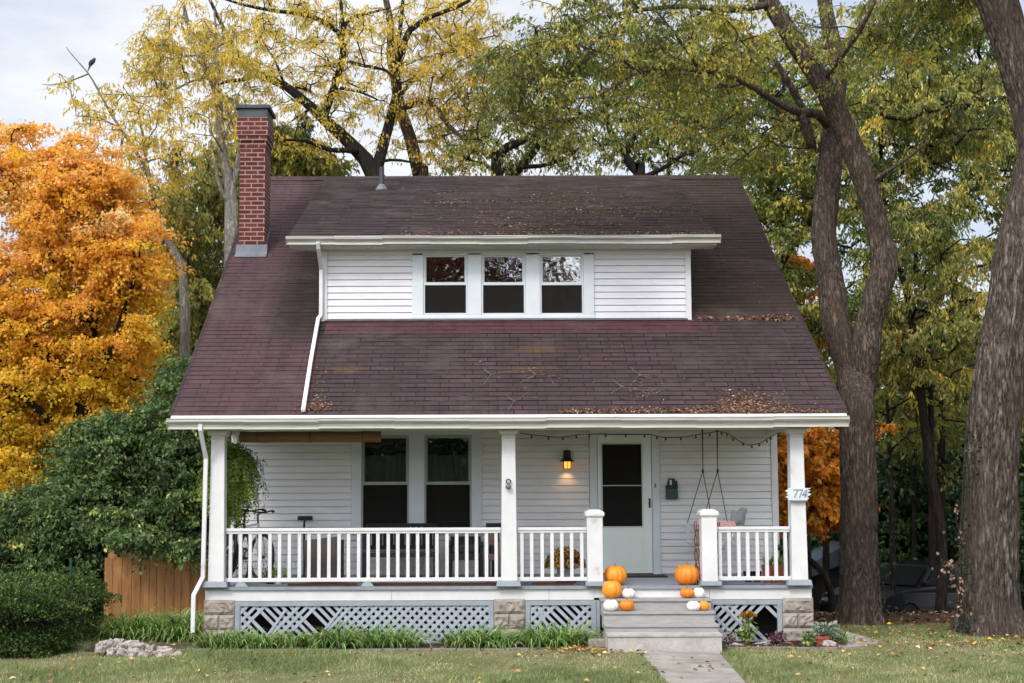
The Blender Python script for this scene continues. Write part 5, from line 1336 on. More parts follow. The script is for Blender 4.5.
# fence
fY = 2.35
r = empty('wooden_fence', (-4.7, fY, 0), 'warm cedar board fence between the hedge and the house', 'fence')
mb = MB(); x = P(104, 600, fY).x; xe = WL+.02; rn = random.Random(9); i = 0; ztl, ztr = P(110, 551, fY).z, P(200, 560, fY).z
while x < xe-.02:
    w = rn.uniform(.10, .15); x2 = min(x+w, xe); zt_ = ztl+(ztr-ztl)*max(0, (i-2))/10 if i > 2 else ztl-.12*(2-i)*.4
    mb.box(x, x2-.005, fY+rn.uniform(-.004, .004), fY+.02, -.05, zt_+rn.uniform(-.01, .01)); x = x2; i += 1
mb.build('board_panel', M['pine'], r, bevel=.003)
for zz in (.25, .9): MB().box(P(104, 600, fY).x, xe, fY+.026, fY+.065, zz, zz+.09).build('rail', M['pine'], r)
for xx in (P(106, 600, fY).x, -4.35): MB().box(xx, xx+.09, fY+.067, fY+.157, -.1, 1.15).build('post', M['pine'], r)
# green stake by the hedge
q0, q1 = P(73, 578, 1.7), P(71, 559, 1.7); r = empty('plant_stake', (q0.x, 1.7, 0), 'thin green stake standing up behind the hedge', 'stake')
mb = MB(); mb.tube([(q0.x, 1.7, -.05), (q1.x, 1.7, q1.z)], .016, 8); mb.build('rod', M['mailgreen'], r)
mb = MB(); mb.tube([(q1.x, 1.7, q1.z), (q1.x, 1.7, q1.z+.02)], .022, 8); mb.build('cap', M['mailgreen'], r)

# -- thin grey trees at the left behind the house
Y1 = 13.0; b = P(186, 420, Y1); bg = float(gh(b.x, Y1))
tA = [([(b.x, Y1, bg-.1)]+L_(Y1, (185, 346), (184, 301), (181, 264), (169, 243), (158, 211), (152, 188), (144, 165), (123, 132), (111, 114), (97, 88), (88, 73), (73, 56), (66, 47)), [.15, .115, .105, .10, .085, .07, .06, .045, .034, .028, .022, .018, .012, .007]),
      (L_(Y1, (88, 74), (70, 81), (53, 85), (42, 84)), (.022, .008)), (L_(Y1, (182, 306), (165, 300), (148, 307), (138, 318)), (.05, .02)), (L_(Y1, (152, 188), (146, 160), (142, 130), (138, 112)), (.055, .02)), (L_(Y1, (123, 134), (121, 150), (122, 172)), (.035, .02)),
      (L_(Y1, (122, 130), (100, 118), (76, 116)), (.03, .008)), (L_(Y1, (144, 165), (160, 158), (182, 178)), (.03, .012))]
ells = [E(125, 120, Y1, 45, 35, 1.6, .6), E(150, 175, Y1, 35, 40, 1.5, 1), E(165, 225, Y1+1.5, 32, 35, 1.3, .8), E(80, 85, Y1, 25, 20, 1, .12)]
tree('slender_tree', (b.x, Y1, bg), tA, ells, 130, 44, .48, .12, .34, M['lf_yellow'], M['bark_grey'], 'slender grey tree leaning left above the maple with a bird near its tip', 51, droop=1.0, tw=4, r_tip=.009, wob=.16)
Y2 = 11.5; b = P(232, 420, Y2); bg = float(gh(b.x, Y2))
tB = [([(b.x, Y2, bg-.1)]+L_(Y2, (231, 240), (231, 204), (229, 180), (224, 160), (221, 141), (218, 97), (206, 70), (196, 50), (187, 20), (180, -10)), [.17, .15, .14, .12, .1, .095, .085, .07, .06, .045, .03]),
      (L_(Y2, (218, 92), (217, 70), (217, 41), (214, 10)), (.055, .02)), (L_(Y2, (231, 195), (237, 165), (240, 146), (243, 120)), (.07, .03)), (L_(Y2, (231, 204), (221, 190), (214, 160), (211, 140)), (.06, .03)),
      (L_(Y2, (221, 141), (232, 122), (236, 108)), (.05, .02)), (L_(Y2, (208, 76), (190, 82), (160, 96), (135, 96)), (.03, .01)), (L_(Y2, (198, 55), (215, 48), (232, 40)), (.03, .01))]
ells = [E(190, 60, Y2, 65, 50, 1.8, 1.4), E(150, 60, Y2, 30, 22, 1.2, .5), E(205, 120, Y2, 55, 45, 1.8, 1.0), E(235, 80, Y2, 50, 55, 1.6, .8), E(200, 15, Y2, 60, 25, 1.6, .5)]
tree('slender_tree', (b.x, Y2, bg), tB, ells, 200, 56, .45, .105, .34, M['lf_yellow'], M['bark_grey'], 'pale grey tree with yellow leaflets rising just left of the chimney', 52, droop=1.1, tw=4, r_tip=.008, wob=.16)
# backdrop green trees left (between maple and house)
Y3 = 16.0
def bgtree(px, pyb, Y, ells, nt, per, rad, size, asp, lm, label, seed, rt=.2, group=None, droop=.7, tone_fn=None, tone_sd=.2, top=None, twigs=False, shell=.3, bark='bark_dark', name='tree'):
    b = P(px, pyb, Y); z0 = float(gh(b.x, Y)); zt_ = top if top is not None else P(px, min(P_py(e) for e in ells), Y).z
    g = random.Random(seed); pts = [(b.x+g.uniform(-.2, .2)*k, Y+g.uniform(-.2, .2)*k, z0-.2+(zt_-z0)*k/6) for k in range(7)]
    return tree(name, (b.x, Y, z0), [(pts, (rt, .04))], ells, nt, per, rad, size, asp, lm, M[bark], label, seed, droop=droop, tw=5, group=group, tone_fn=tone_fn, tone_sd=tone_sd, twigs=twigs, shell=shell, r_tip=.012, sides=4, k=7)
def P_py(e):   # rough pixel row of an ellipsoid's centre
    c = e[0]; return PY0 - F_PX*((c[2]-CAM[2])/(c[1]-CAM[1])-math.tan(PITCH))
bgtree(205, 420, Y3, [E(200, 230, Y3, 55, 50, 1.8, 2), E(205, 310, Y3, 60, 60, 1.8, 2.4), E(180, 360, Y3, 50, 50, 1.6, 1.6), E(225, 180, Y3, 40, 40, 1.6, 1.0)], 260, 190, .62, .135, .36, M['lf_lime'], 'green tree with long drooping leaves left of the roof', 53, droop=1.3)
bgtree(150, 420, Y3+3, [E(155, 250, Y3+3, 45, 40, 1.8, 1.0), E(150, 300, Y3+3, 55, 50, 1.8, 2), E(130, 360, Y3+3, 60, 60, 1.8, 2)], 220, 160, .7, .14, .45, M['lf_olive'], 'darker olive tree behind the slender grey trees', 54, droop=1.0)
bgtree(285, 420, Y3+2, [E(275, 150, Y3+2, 40, 26, 1.6, 1.2), E(310, 165, Y3+2, 36, 22, 1.5, .8), E(250, 180, Y3+2, 40, 40, 1.5, 1.)], 200, 100, .75, .17, .36, M['lf_lime'], 'low green tree showing between the chimney and the ridge', 55, droop=1.1)
# spruces
def spruce(px, py_top, pyb, Y, wpx, label, seed):
    b = P(px, pyb, Y); z0 = float(gh(b.x, Y)); zt_ = P(px, py_top, Y).z; s = F_PX/(Y-CAM[1]); W = wpx/2/s
    g = np.random.default_rng(seed); root = empty('spruce_tree', (b.x, Y, z0), label, 'tree', 'dark spruces behind the house'); mb = MB(); mb.tube([(b.x, Y, z0-.1), (b.x, Y, zt_)], [.22, .02], 8)
    pos = []; dv = []
    H = zt_-z0; n = int(H*26)
    for i in range(n):
        u = i/n; z = z0+H*(.12+.88*u); L = W*(1-u)**.8*g.uniform(.75, 1.1)+.1; a = g.uniform(0, 6.283); c, s_ = math.cos(a), math.sin(a)
        mb.tube([(b.x, Y, z), (b.x+c*L*.6, Y+s_*L*.6, z-.16*L), (b.x+c*L, Y+s_*L, z-.22*L)], [.02, .012, .004], 3, cap=False)
        m = int(70*L)+8; t = g.uniform(.12, 1, m)
        p = np.stack([b.x+c*L*t, Y+s_*L*t, z-.24*L*t-g.uniform(0, .32, m)*t**.3*.8], 1)+g.normal(0, .06, (m, 3)); pos.append(p)
        dd = np.tile([c*.6, s_*.6, -.9], (m, 1))+g.normal(0, .5, (m, 3)); dv.append(dd)
    pos = np.concatenate(pos); dv = np.concatenate(dv); V, Fq = leaf_quads(pos, dv, g.normal(size=pos.shape), .17, .28, g)
    mb.build('trunk', M['bark_dark'], root); np_mesh('crown', V, Fq, M['lf_fir'], root, g.uniform(0, 1, len(pos)))
spruce(303, 112, 400, 21, 100, 'dark spruce whose top shows right of the chimney', 61)
spruce(172, 140, 420, 26, 46, 'dark spruce behind the slender trees left of the chimney', 62)

# -- big spreading black-limbed tree behind the ridge
Y4 = 15.5; b = P(378, 330, Y4); bg = float(gh(b.x, Y4))
tC = [([(b.x+.3, Y4, bg-.1)]+L_(Y4, (380, 230), (374, 175), (355, 148), (328, 123), (311, 107), (284, 85), (257, 74), (237, 52), (227, 35), (210, 0), (200, -30)), [.32, .29, .22, .175, .15, .13, .105, .09, .07, .055, .04, .03]),
      (L_(Y4, (324, 116), (330, 98), (336, 82), (343, 55), (339, 33), (311, 16), (276, 11), (240, 4), (205, -8)), [.11, .10, .095, .085, .07, .06, .05, .035, .02]), (L_(Y4, (342, 42), (343, 30), (350, 19), (366, 14), (390, 8)), (.07, .025)), (L_(Y4, (343, 28), (341, 5), (336, -20)), (.06, .03)),
      (L_(Y4, (257, 74), (242, 80), (224, 82), (214, 90)), (.07, .025)), (LD((360, 152, 15.5), (346, 150, 15), (330, 150, 14.8), (306, 141, 14.5), (285, 140, 14)), (.085, .03)),
      (LD((376, 172, 15.5), (382, 150, 15.8), (388, 128, 16), (393, 107, 16), (398, 85, 16.2), (396, 60, 16.4), (400, 30, 16.5), (404, -10, 16.5)), [.16, .14, .125, .11, .09, .075, .06, .04]),
      (LD((394, 68, 16), (402, 50, 15.8), (410, 30, 15.6), (435, 15, 15.4), (455, 8, 15.2), (470, 0, 15)), [.1, .09, .08, .06, .05, .04]),
      (LD((350, 62, 15.5), (365, 66, 15), (385, 70, 14.8), (398, 82, 14.6)), (.05, .03)), (L_(Y4, (311, 107), (300, 116), (290, 122)), (.04, .015)), (L_(Y4, (365, 165), (390, 160), (410, 162), (425, 168)), (.05, .02)),
      (L_(Y4, (284, 85), (275, 60), (262, 40), (258, 15)), (.04, .015)), (L_(Y4, (340, 88), (360, 92), (378, 100)), (.045, .02))]
ells = [E(300, 50, Y4, 85, 55, 2.4, 2.4), E(240, 60, Y4, 50, 50, 2, 1), E(370, 70, Y4, 70, 60, 2.4, 1.6), E(330, 130, Y4, 70, 32, 2.0, .9), E(420, 40, Y4, 55, 40, 2.2, .9), E(290, 5, Y4, 90, 25, 2.2, 1.0)]
tree('spreading_tree', (b.x, Y4, bg), tC, ells, 340, 52, .45, .10, .34, M['lf_yellow'], M['bark_dark'], 'wide dark-limbed tree with sparse yellow leaflets rising behind the roof ridge', 71, droop=1.0, tw=4, r_tip=.008, wob=.2, k=10, shell=.1)
Y5 = 17.0; b = P(424, 330, Y5); bg = float(gh(b.x, Y5))
tD = [([(b.x, Y5, bg-.1)]+L_(Y5, (422, 200), (419, 175), (410, 137), (400, 109), (396, 82), (391, 55), (391, 27), (386, 0), (380, -30)), [.24, .2, .18, .16, .15, .14, .12, .1, .08, .06]),
      (LD((402, 108, 17), (415, 104, 16.8), (429, 102, 16.6), (443, 118, 16.4), (451, 128, 16.2), (470, 145, 16), (476, 158, 16)), [.09, .085, .08, .07, .06, .04, .02]), (L_(Y5, (410, 140), (425, 142), (443, 136), (462, 130)), (.05, .02)), (L_(Y5, (438, 112), (450, 98), (458, 90)), (.04, .015)), (L_(Y5, (398, 100), (412, 80), (430, 62), (452, 50)), (.06, .02))]
ells = [E(440, 100, Y5, 55, 45, 2, 1.5), E(460, 70, Y5, 45, 50, 1.8, 1.2), E(440, 150, Y5, 55, 25, 1.6, .7), E(400, 40, Y5, 60, 50, 2, .6), E(465, 22, Y5, 40, 36, 1.8, 1.3), E(480, 80, Y5, 35, 40, 1.8, .8)]
tree('spreading_tree', (b.x, Y5, bg), tD, ells, 310, 56, .45, .10, .36, M['lf_yellow'], M['bark_mid'], 'lighter brown tree with golden leaflets standing just right of the dark-limbed one', 72, droop=1.0, tw=4, r_tip=.008, wob=.18, shell=.1)
Y6 = 16.0; b = P(500, 330, Y6); bg = float(gh(b.x, Y6))
tE = [([(b.x, Y6, bg-.1)]+L_(Y6, (497, 190), (499, 165), (503, 150), (515, 144), (527, 139), (542, 130), (557, 123), (575, 118)), [.2, .17, .14, .12, .1, .085, .07, .055, .03]), (LD((505, 330, 16.2), (506, 200, 16.4), (514, 175, 16.6), (533, 153, 16.8), (541, 138, 17), (552, 110, 17), (560, 85, 17.2)), (.16, .04)),
      (L_(Y6, (498, 172), (515, 167), (540, 166), (566, 158), (582, 145), (600, 132)), (.08, .02)), (L_(Y6, (498, 175), (486, 165), (470, 160), (466, 140)), (.07, .02))]
ells = [E(520, 130, Y6, 62, 36, 1.8, 1.8), E(500, 90, Y6, 50, 40, 1.8, 1.4), E(570, 140, Y6, 55, 32, 1.8, 1.3), E(480, 160, Y6, 45, 22, 1.5, .6)]
tree('young_tree', (b.x, Y6, bg), tE, ells, 200, 50, .5, .12, .4, M['lf_lime'], M['bark_dark'], 'low forking tree with yellow-green leaves behind the middle of the ridge', 73, droop=1.0, tw=4, r_tip=.008, wob=.16, shell=.1)
Y7 = 17.5; b = P(640, 330, Y7); bg = float(gh(b.x, Y7))
tF = [([(b.x, Y7, bg-.1)]+L_(Y7, (640, 200), (637, 175), (628, 160), (620, 147), (610, 131), (606, 110), (600, 80)), [.2, .17, .15, .12, .1, .08, .06, .03]), (L_(Y7, (626, 155), (634, 138), (645, 125), (662, 112)), (.08, .03)), (L_(Y7, (640, 178), (660, 170), (690, 150), (705, 130)), (.08, .02))]
ells = [E(620, 120, Y7, 55, 45, 2, 1.6), E(675, 130, Y7, 55, 40, 2, 1.6), E(600, 70, Y7, 50, 50, 2, 1.2), E(715, 150, Y7, 40, 40, 2, 1.2)]
tree('young_tree', (b.x, Y7, bg), tF, ells, 170, 56, .5, .12, .4, M['lf_lime'], M['bark_dark'], 'olive-green tree behind the right half of the ridge', 74, droop=.9, tw=4, r_tip=.009, wob=.16, shell=.1)

# -- walnut with twin stems beside the house (foreground right)
b = on_ground(860, 622); bY = b.y
wal = [([(b.x-.0, bY, -.15), (b.x, bY, 0.0)]+L_(bY, (860.5, 600), (859, 560), (859, 500), (857, 440), (856.5, 400)) + LD((853, 372, 2.85), (846, 350, 2.88), (837, 325, 2.9), (831, 285, 3.0), (824, 240, 3.1), (826, 205, 3.2), (830, 165, 3.3), (833, 120, 3.5), (838, 70, 3.7), (826, 10, 3.9), (820, -40, 4)), [.40, .345, .31, .285, .275, .265, .265, .255, .235, .22, .205, .195, .195, .19, .155, .14, .12, .11]),
       (LD((858, 420, 2.85), (861, 385, 2.75), (866, 352, 2.6), (869, 325, 2.6), (878, 290, 2.5), (884, 265, 2.5), (879, 235, 2.5), (871, 200, 2.45), (857, 160, 2.4), (838, 115, 2.3), (821, 82, 2.2), (795, 42, 2.1), (768, 0, 2.0), (745, -35, 2.0)), [.18, .235, .225, .21, .205, .205, .18, .175, .175, .17, .16, .15, .125, .11]),
       (LD((828, 125, 3.2), (818, 114, 3.0), (800, 112, 2.6), (780, 104, 2.2), (758, 90, 1.8), (730, 76, 1.4), (700, 71, 1.0), (660, 68, .6), (630, 76, .3), (600, 95, 0), (570, 99, -.2), (545, 106, -.3)), [.085, .08, .068, .055, .045, .036, .03, .025, .02, .016, .012, .008]),
       (LD((800, 112, 2.6), (806, 130, 2.7), (812, 148, 2.8)), (.07, .05)), (LD((812, 148, 3.3), (806, 120, 3.2), (798, 100, 3.1), (786, 78, 3.0), (775, 60, 3.)), (.08, .04)),
       (LD((862, 190, 2.5), (880, 176, 2.3), (905, 160, 2.1), (930, 140, 2.)), (.05, .015)), (LD((700, 71, 1.0), (690, 55, .8), (672, 30, .6), (655, 10, .5)), (.035, .012)), (LD((640, 74, .4), (622, 60, .2), (600, 52, 0), (580, 46, -.1)), (.025, .01)),
       (LD((820, 82, 2.2), (838, 60, 1.8), (860, 30, 1.4), (875, 0, 1.1)), (.06, .03)), (LD((770, 4, 2), (730, 10, 1.6), (690, 6, 1.2), (640, 10, .9), (590, 20, .6), (540, 30, .4)), (.06, .012))]
def wal_tone(p): return np.where(p[:, 0] > 2.0, .12, 0)+.08*np.sin(p[:, 0]*1.9+p[:, 2]*1.4)
ells = [E(590, 40, .6, 95, 36, 1.4, 2.0), E(690, 60, .9, 60, 30, .9, .7), E(545, 90, .2, 50, 38, 1.0, 1.0), E(520, 60, .4, 38, 45, 1.1, .8), E(650, 100, .8, 55, 30, 1.1, .5), E(690, 60, 2.6, 65, 55, 1.3, 1.7), E(750, 40, 4.2, 60, 50, 1.4, 1.4), E(730, 130, 3.8, 55, 50, 1.2, 1.2), E(640, 5, .9, 130, 22, 1.5, 1.6), E(880, 30, 3.6, 60, 40, 1.4, .9), E(800, 25, 1.3, 45, 26, .5, .3), E(840, 62, 1.8, 30, 26, .4, .2)]
tree('walnut_tree', (b.x, bY, 0), wal, ells, 430, 84, .46, .076, .42, M['lf_olive'], M['bark_mid'], 'tall brown tree forking into two crossing stems beside the right eave', 81, droop=.9, tw=4, r_tip=.006, wob=.14, k=96, bark=.16, tone_fn=wal_tone, tone_sd=.24, shell=.1, pull=.2, r_cap=.05)
# -- big old trunk at the right edge
c = P(990, 636, .97)
big = [([(c.x+.02, .97, -.2), (c.x+.02, .97, .02)]+L_(.97, (990, 612), (989.5, 580), (989.5, 500), (994, 430), (1001, 364), (1012, 300), (1019, 250), (1030, 200), (1042, 150)), [.58, .48, .43, .40, .385, .37, .35, .325, .32, .305, .315]),
       (LD((1042, 165, .97), (1040, 140, .97), (1032, 110, .95), (1021, 75, .9), (1007, 30, .85), (997, 0, .8), (984, -40, .8)), [.3, .30, .27, .27, .27, .27, .26]), (LD((1044, 165, 1), (1062, 120, 1.1), (1085, 60, 1.3), (1105, 0, 1.5)), (.3, .24)),
       (LD((985, -40, .8), (950, -70, .9), (900, -95, 1)), (.2, .1))]
ells = [E(1000, -60, 1, 80, 40, 1.6, 1), E(930, -5, 2, 60, 22, 1.4, .7)]
tree('old_tree', (c.x, .97, 0), big, ells, 130, 90, .5, .088, .42, M['lf_olive'], M['bark_big'], 'massive furrowed old trunk at the right edge of the lawn', 82, droop=.9, k=140, bark=.17, shell=.1, r_tip=.006, r_cap=.1, tone_sd=.22)
# ivy on the trunks, vine with pale leaves
def ivy(pts, n, label, lm, seed, size=.05, spread=.10, name='ivy'):
    g = np.random.default_rng(seed); A = np.array([tuple(p) for p in pts]); k = len(A)-1; t = g.uniform(0, k, n); i = np.minimum(t.astype(int), k-1); f = (t-i)[:, None]
    pos = A[i]*(1-f)+A[i+1]*f+g.normal(0, spread, (n, 3)); nr = g.normal(0, .5, (n, 3)); nr[:, 1] -= 1
    r = empty(name, tuple(A[0]), label, 'vine'); V, Fq = leaf_quads(pos, g.normal(0, 1, (n, 3))-np.array([0, 0, .8]), nr, size, .8, g); np_mesh('leaves', V, Fq, lm, r, g.uniform(0, 1, n))
    mb = MB(); mb.tube(A, .01, 5); mb.build('stem', M['bark_dark'], r)
ivy(LD((878, 618, 2.5), (879, 580, 2.5), (878, 530, 2.5), (877, 480, 2.5), (874, 430, 2.5), (871, 400, 2.5)), 420, 'dark ivy climbing the right side of the forked tree', M['lf_ivy'], 91)
ivy(LD((962, 630, .6), (961, 590, .6), (962, 540, .6), (964, 480, .6), (968, 430, .6)), 260, 'thin dark ivy on the left side of the massive trunk', M['lf_ivy'], 92)
ivy(LD((960, 612, .45), (959, 590, .45), (956, 575, .4), (948, 560, .4), (940, 570, .4)), 46, 'sprig of pale pinkish vine leaves beside the massive trunk', M['lf_pink'], 93, .055, .05, 'pale_vine')
ivy(LD((958, 500, .5), (956, 520, .5), (962, 545, .5)), 14, 'few pale leaves higher on the massive trunk', M['lf_pink'], 94, .06, .03, 'pale_vine')

# -- trees on the right behind
grp = 'trees crowding behind the right side'
bgtree(936, 560, 9.5, [E(915, 250, 9.5, 75, 60, 1.8, 2), E(930, 330, 9.5, 70, 60, 1.8, 2), E(915, 180, 9.5, 80, 50, 1.8, 1.6), E(880, 120, 9.5, 60, 50, 1.6, 1.2), E(960, 110, 9.5, 60, 60, 1.8, 1.6)], 260, 170, .5, .105, .36, M['lf_lime'], 'yellow-green tree with hanging leaves between the two big trunks', 101, rt=.12, droop=1.3, tone_sd=.3, twigs=True)
bgtree(985, 560, 13, [E(960, 60, 13, 80, 70, 2, 2.5), E(1010, 200, 13, 60, 90, 2, 1.6), E(950, 400, 13, 70, 70, 2, 1.6), E(900, 60, 13, 60, 70, 2, 1.5), E(1060, 100, 13, 60, 120, 2, 1.5)], 270, 140, .6, .13, .4, M['lf_olive'], 'tall olive-green tree behind the massive trunk', 102, droop=1.1, tone_sd=.24, rt=.25)
bgtree(800, 560, 12, [E(770, 250, 12, 55, 60, 1.7, 1.6), E(805, 170, 12, 50, 60, 1.7, 1.5), E(800, 320, 12, 45, 60, 1.6, 1.3), E(740, 180, 12, 50, 50, 1.6, 1.2), E(800, 90, 12, 60, 60, 1.8, 1.1)], 250, 140, .5, .11, .42, M['lf_olive'], 'olive-green tree showing between the roof edge and the forked tree', 103, droop=.9, tone_sd=.22, twigs=True)
bgtree(700, 420, 22, [E(700, 90, 22, 90, 70, 2.4, 2), E(780, 150, 22, 60, 90, 2.4, 1.8), E(640, 100, 22, 60, 60, 2.2, .6)], 150, 100, .8, .18, .45, M['lf_green'], 'tall green tree far behind the right end of the ridge', 104, droop=.8)
bgtree(850, 560, 20, [E(850, 120, 20, 70, 100, 2.6, 2), E(930, 160, 20, 70, 100, 2.6, 2), E(880, 300, 20, 90, 80, 2.6, 2), E(1000, 120, 20, 70, 110, 2.6, 2)], 210, 110, .8, .17, .45, M['lf_green'], 'large green tree far behind the forked tree', 105, droop=.8)
bgtree(930, 560, 27, [E(905, 370, 27, 70, 70, 3, 2.4), E(980, 420, 27, 80, 70, 3, 2), E(850, 420, 27, 60, 60, 3, 1.4), E(820, 480, 27, 60, 50, 3, 1.2), E(1040, 350, 27, 60, 90, 3, 1.4)], 330, 100, .9, .2, .5, M['lf_lime'], 'pale yellow-green tree far back, low between the trunks', 106, droop=.8, tone_fn=lambda p: .12+0*p[:, 0])
bgtree(822, 560, 8.5, [E(815, 455, 8.5, 32, 30, 1.1, 1.5), E(800, 500, 8.5, 34, 32, 1.1, 1.3), E(838, 500, 8.5, 24, 34, 1, .8), E(785, 450, 8.5, 24, 30, 1.1, 1.0), E(870, 430, 8.5, 14, 22, .8, .25)], 150, 90, .4, .12, .6, M['lf_rust'], 'small rusty orange tree behind the right porch post', 107, rt=.08, droop=.7)
bgtree(790, 560, 15, [E(790, 290, 15, 34, 40, 1.4, 1.2), E(800, 340, 15, 25, 25, 1.2, .6), E(905, 365, 15, 26, 18, 1, .4), E(890, 330, 15, 20, 18, 1, .3)], 80, 90, .5, .16, .6, M['lf_rust'], 'orange-leaved tree glimpsed past the roof edge beside the forked tree', 108, rt=.12, droop=.7)
# dark understorey
grp = 'dark shrubs behind the parked car'
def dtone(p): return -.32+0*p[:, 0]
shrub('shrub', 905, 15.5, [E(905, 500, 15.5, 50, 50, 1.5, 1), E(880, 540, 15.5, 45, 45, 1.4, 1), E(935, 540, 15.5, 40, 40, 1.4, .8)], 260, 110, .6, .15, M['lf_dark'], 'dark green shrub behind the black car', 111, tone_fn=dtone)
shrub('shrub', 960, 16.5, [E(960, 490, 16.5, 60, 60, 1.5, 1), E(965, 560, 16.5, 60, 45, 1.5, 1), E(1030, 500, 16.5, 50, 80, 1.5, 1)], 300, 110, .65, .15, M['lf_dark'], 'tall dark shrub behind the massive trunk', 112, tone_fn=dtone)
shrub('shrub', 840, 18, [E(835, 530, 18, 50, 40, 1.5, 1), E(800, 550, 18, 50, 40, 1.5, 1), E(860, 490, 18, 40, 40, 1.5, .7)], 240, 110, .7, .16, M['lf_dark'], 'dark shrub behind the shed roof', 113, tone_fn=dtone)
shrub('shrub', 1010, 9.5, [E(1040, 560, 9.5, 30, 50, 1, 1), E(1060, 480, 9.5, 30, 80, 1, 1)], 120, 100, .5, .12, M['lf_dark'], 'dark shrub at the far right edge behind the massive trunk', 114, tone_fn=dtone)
for i, (px, Y, rt, top, lean) in enumerate([(932, 11, .09, 300, -2), (913, 14, .06, 380, 5), (893, 10.5, .07, 400, -6), (940, 13, .12, 330, 4), (826, 14, .10, 500, 0)]):
    b = P(px, 600, Y); z0 = float(gh(b.x, Y)); t = P(px+lean, top, Y); mid = P(px+lean*.3, (600+top)/2, Y)
    root = empty('sapling', (b.x, Y, z0), ['thin dark stem just left of the massive trunk', 'thin dark stem in the middle gap between the big trunks', 'thin crooked stem close to the right of the forked tree', 'darker stem in the shade left of the massive trunk', 'thin pale stem behind the right porch post'][i], 'tree')
    mb = MB(); limb_mesh(mb, [(b.x, Y, z0-.1), tuple(mid), tuple(t)], [rt, rt*.8, rt*.4], 8)
    g = np.random.default_rng(120+i)
    for k in range(7):
        u = g.uniform(.3, .95); p = np.array(mid)*(1-u)+np.array(t)*u; e = p+np.array([g.uniform(-1.2, 1.2), g.uniform(-.5, .5), g.uniform(.1, .6)]); mb.tube([p, (p+e)/2+np.array([0, 0, .1]), e], [.025, .015, .006], 5)
    mb.build('trunk', M['bark_dark'], root, smooth=True)
    T = np.array([np.array(t)+g.normal(0, .5, 3) for _ in range(16)]); v, f, tn = foliage(T, 40, .45, .14, .4, g, .9); np_mesh('crown', v, f, M['lf_olive'], root, tn)

# far wood closing the horizon (reads as one mass)
g = np.random.default_rng(140); n = 62000; x = g.uniform(-75, 75, n); base_y = 52+8*np.sin(x*.13); z = g.uniform(-1.2, 1, n)
hgt = 6.0+2.0*np.sin(x*.21+1)+1.2*np.sin(x*.53); z = -1.2+(hgt+1.2)*g.uniform(0, 1, n)**.8
pos = np.stack([x, base_y+g.normal(0, 2.2, n), z], 1); V, Fq = leaf_quads(pos, g.normal(size=(n, 3)), g.normal(size=(n, 3)), .75, .7, g)
np_mesh('far_wood', V, Fq, M['lf_green'], None, np.clip(g.normal(.35, .2, n), 0, 1), label='distant wood closing the view behind the yard', cat='wood', kind='stuff')

# trees across the street, seen only in the window panes
def mirror_tree(x, Y, h, w, lm, label, seed, nt, per):
    g = random.Random(seed); pts = [(x+g.uniform(-.3, .3)*k*.5, Y, -.3+h*.8*k/6) for k in range(7)]
    limbs = [(pts, (.3, .05))]
    for k in range(7):
        a = g.uniform(0, 6.28); z = h*g.uniform(.3, .7); limbs.append(([(x, Y, z), (x+math.cos(a)*w*.4, Y+math.sin(a)*w*.3, z+h*.15), (x+math.cos(a)*w*.8, Y+math.sin(a)*w*.6, z+h*.25)], (.12, .03)))
    tree('street_tree', (x, Y, -.3), limbs, [((x, Y, h*.62), (w, w, h*.36), 1)], nt, per, .7, .19, .7, lm, M['bark_dark'], label, seed, twigs=True, tw=4, shell=.2)
mirror_tree(-2.6, -44, 17, 4.2, M['lf_brown'], 'rusty brown tree across the street reflected in the left dormer window', 151, 620, 120)
mirror_tree(2.0, -46, 17, 2.8, M['lf_brown'], 'half bare rusty tree across the street reflected in the middle dormer window', 152, 260, 80)
mirror_tree(6.6, -45, 18, 3.6, M['lf_rust'], 'nearly bare tree across the street reflected in the right dormer window', 153, 200, 10)

# unseen trees added to shade the porch from low sky and darken its panes
g = np.random.default_rng(160); n = 60000; x = g.uniform(-70, 75, n); hgt = 6.0+1.4*np.sin(x*.17+2)+1.3*np.sin(x*.47); z = -.5+(hgt+.5)*g.uniform(0, 1, n)**.85
pos = np.stack([x, -62+3*np.sin(x*.2)+g.normal(0, 2.5, n), z], 1); V, Fq = leaf_quads(pos, g.normal(size=(n, 3)), g.normal(size=(n, 3)), .85, .7, g)
np_mesh('street_shade_wood', V, Fq, M['lf_fir'], None, np.clip(g.normal(.4, .2, n), 0, 1), label='unseen row of trees added beyond the street to shade the porch and darken the panes', cat='wood', kind='stuff')

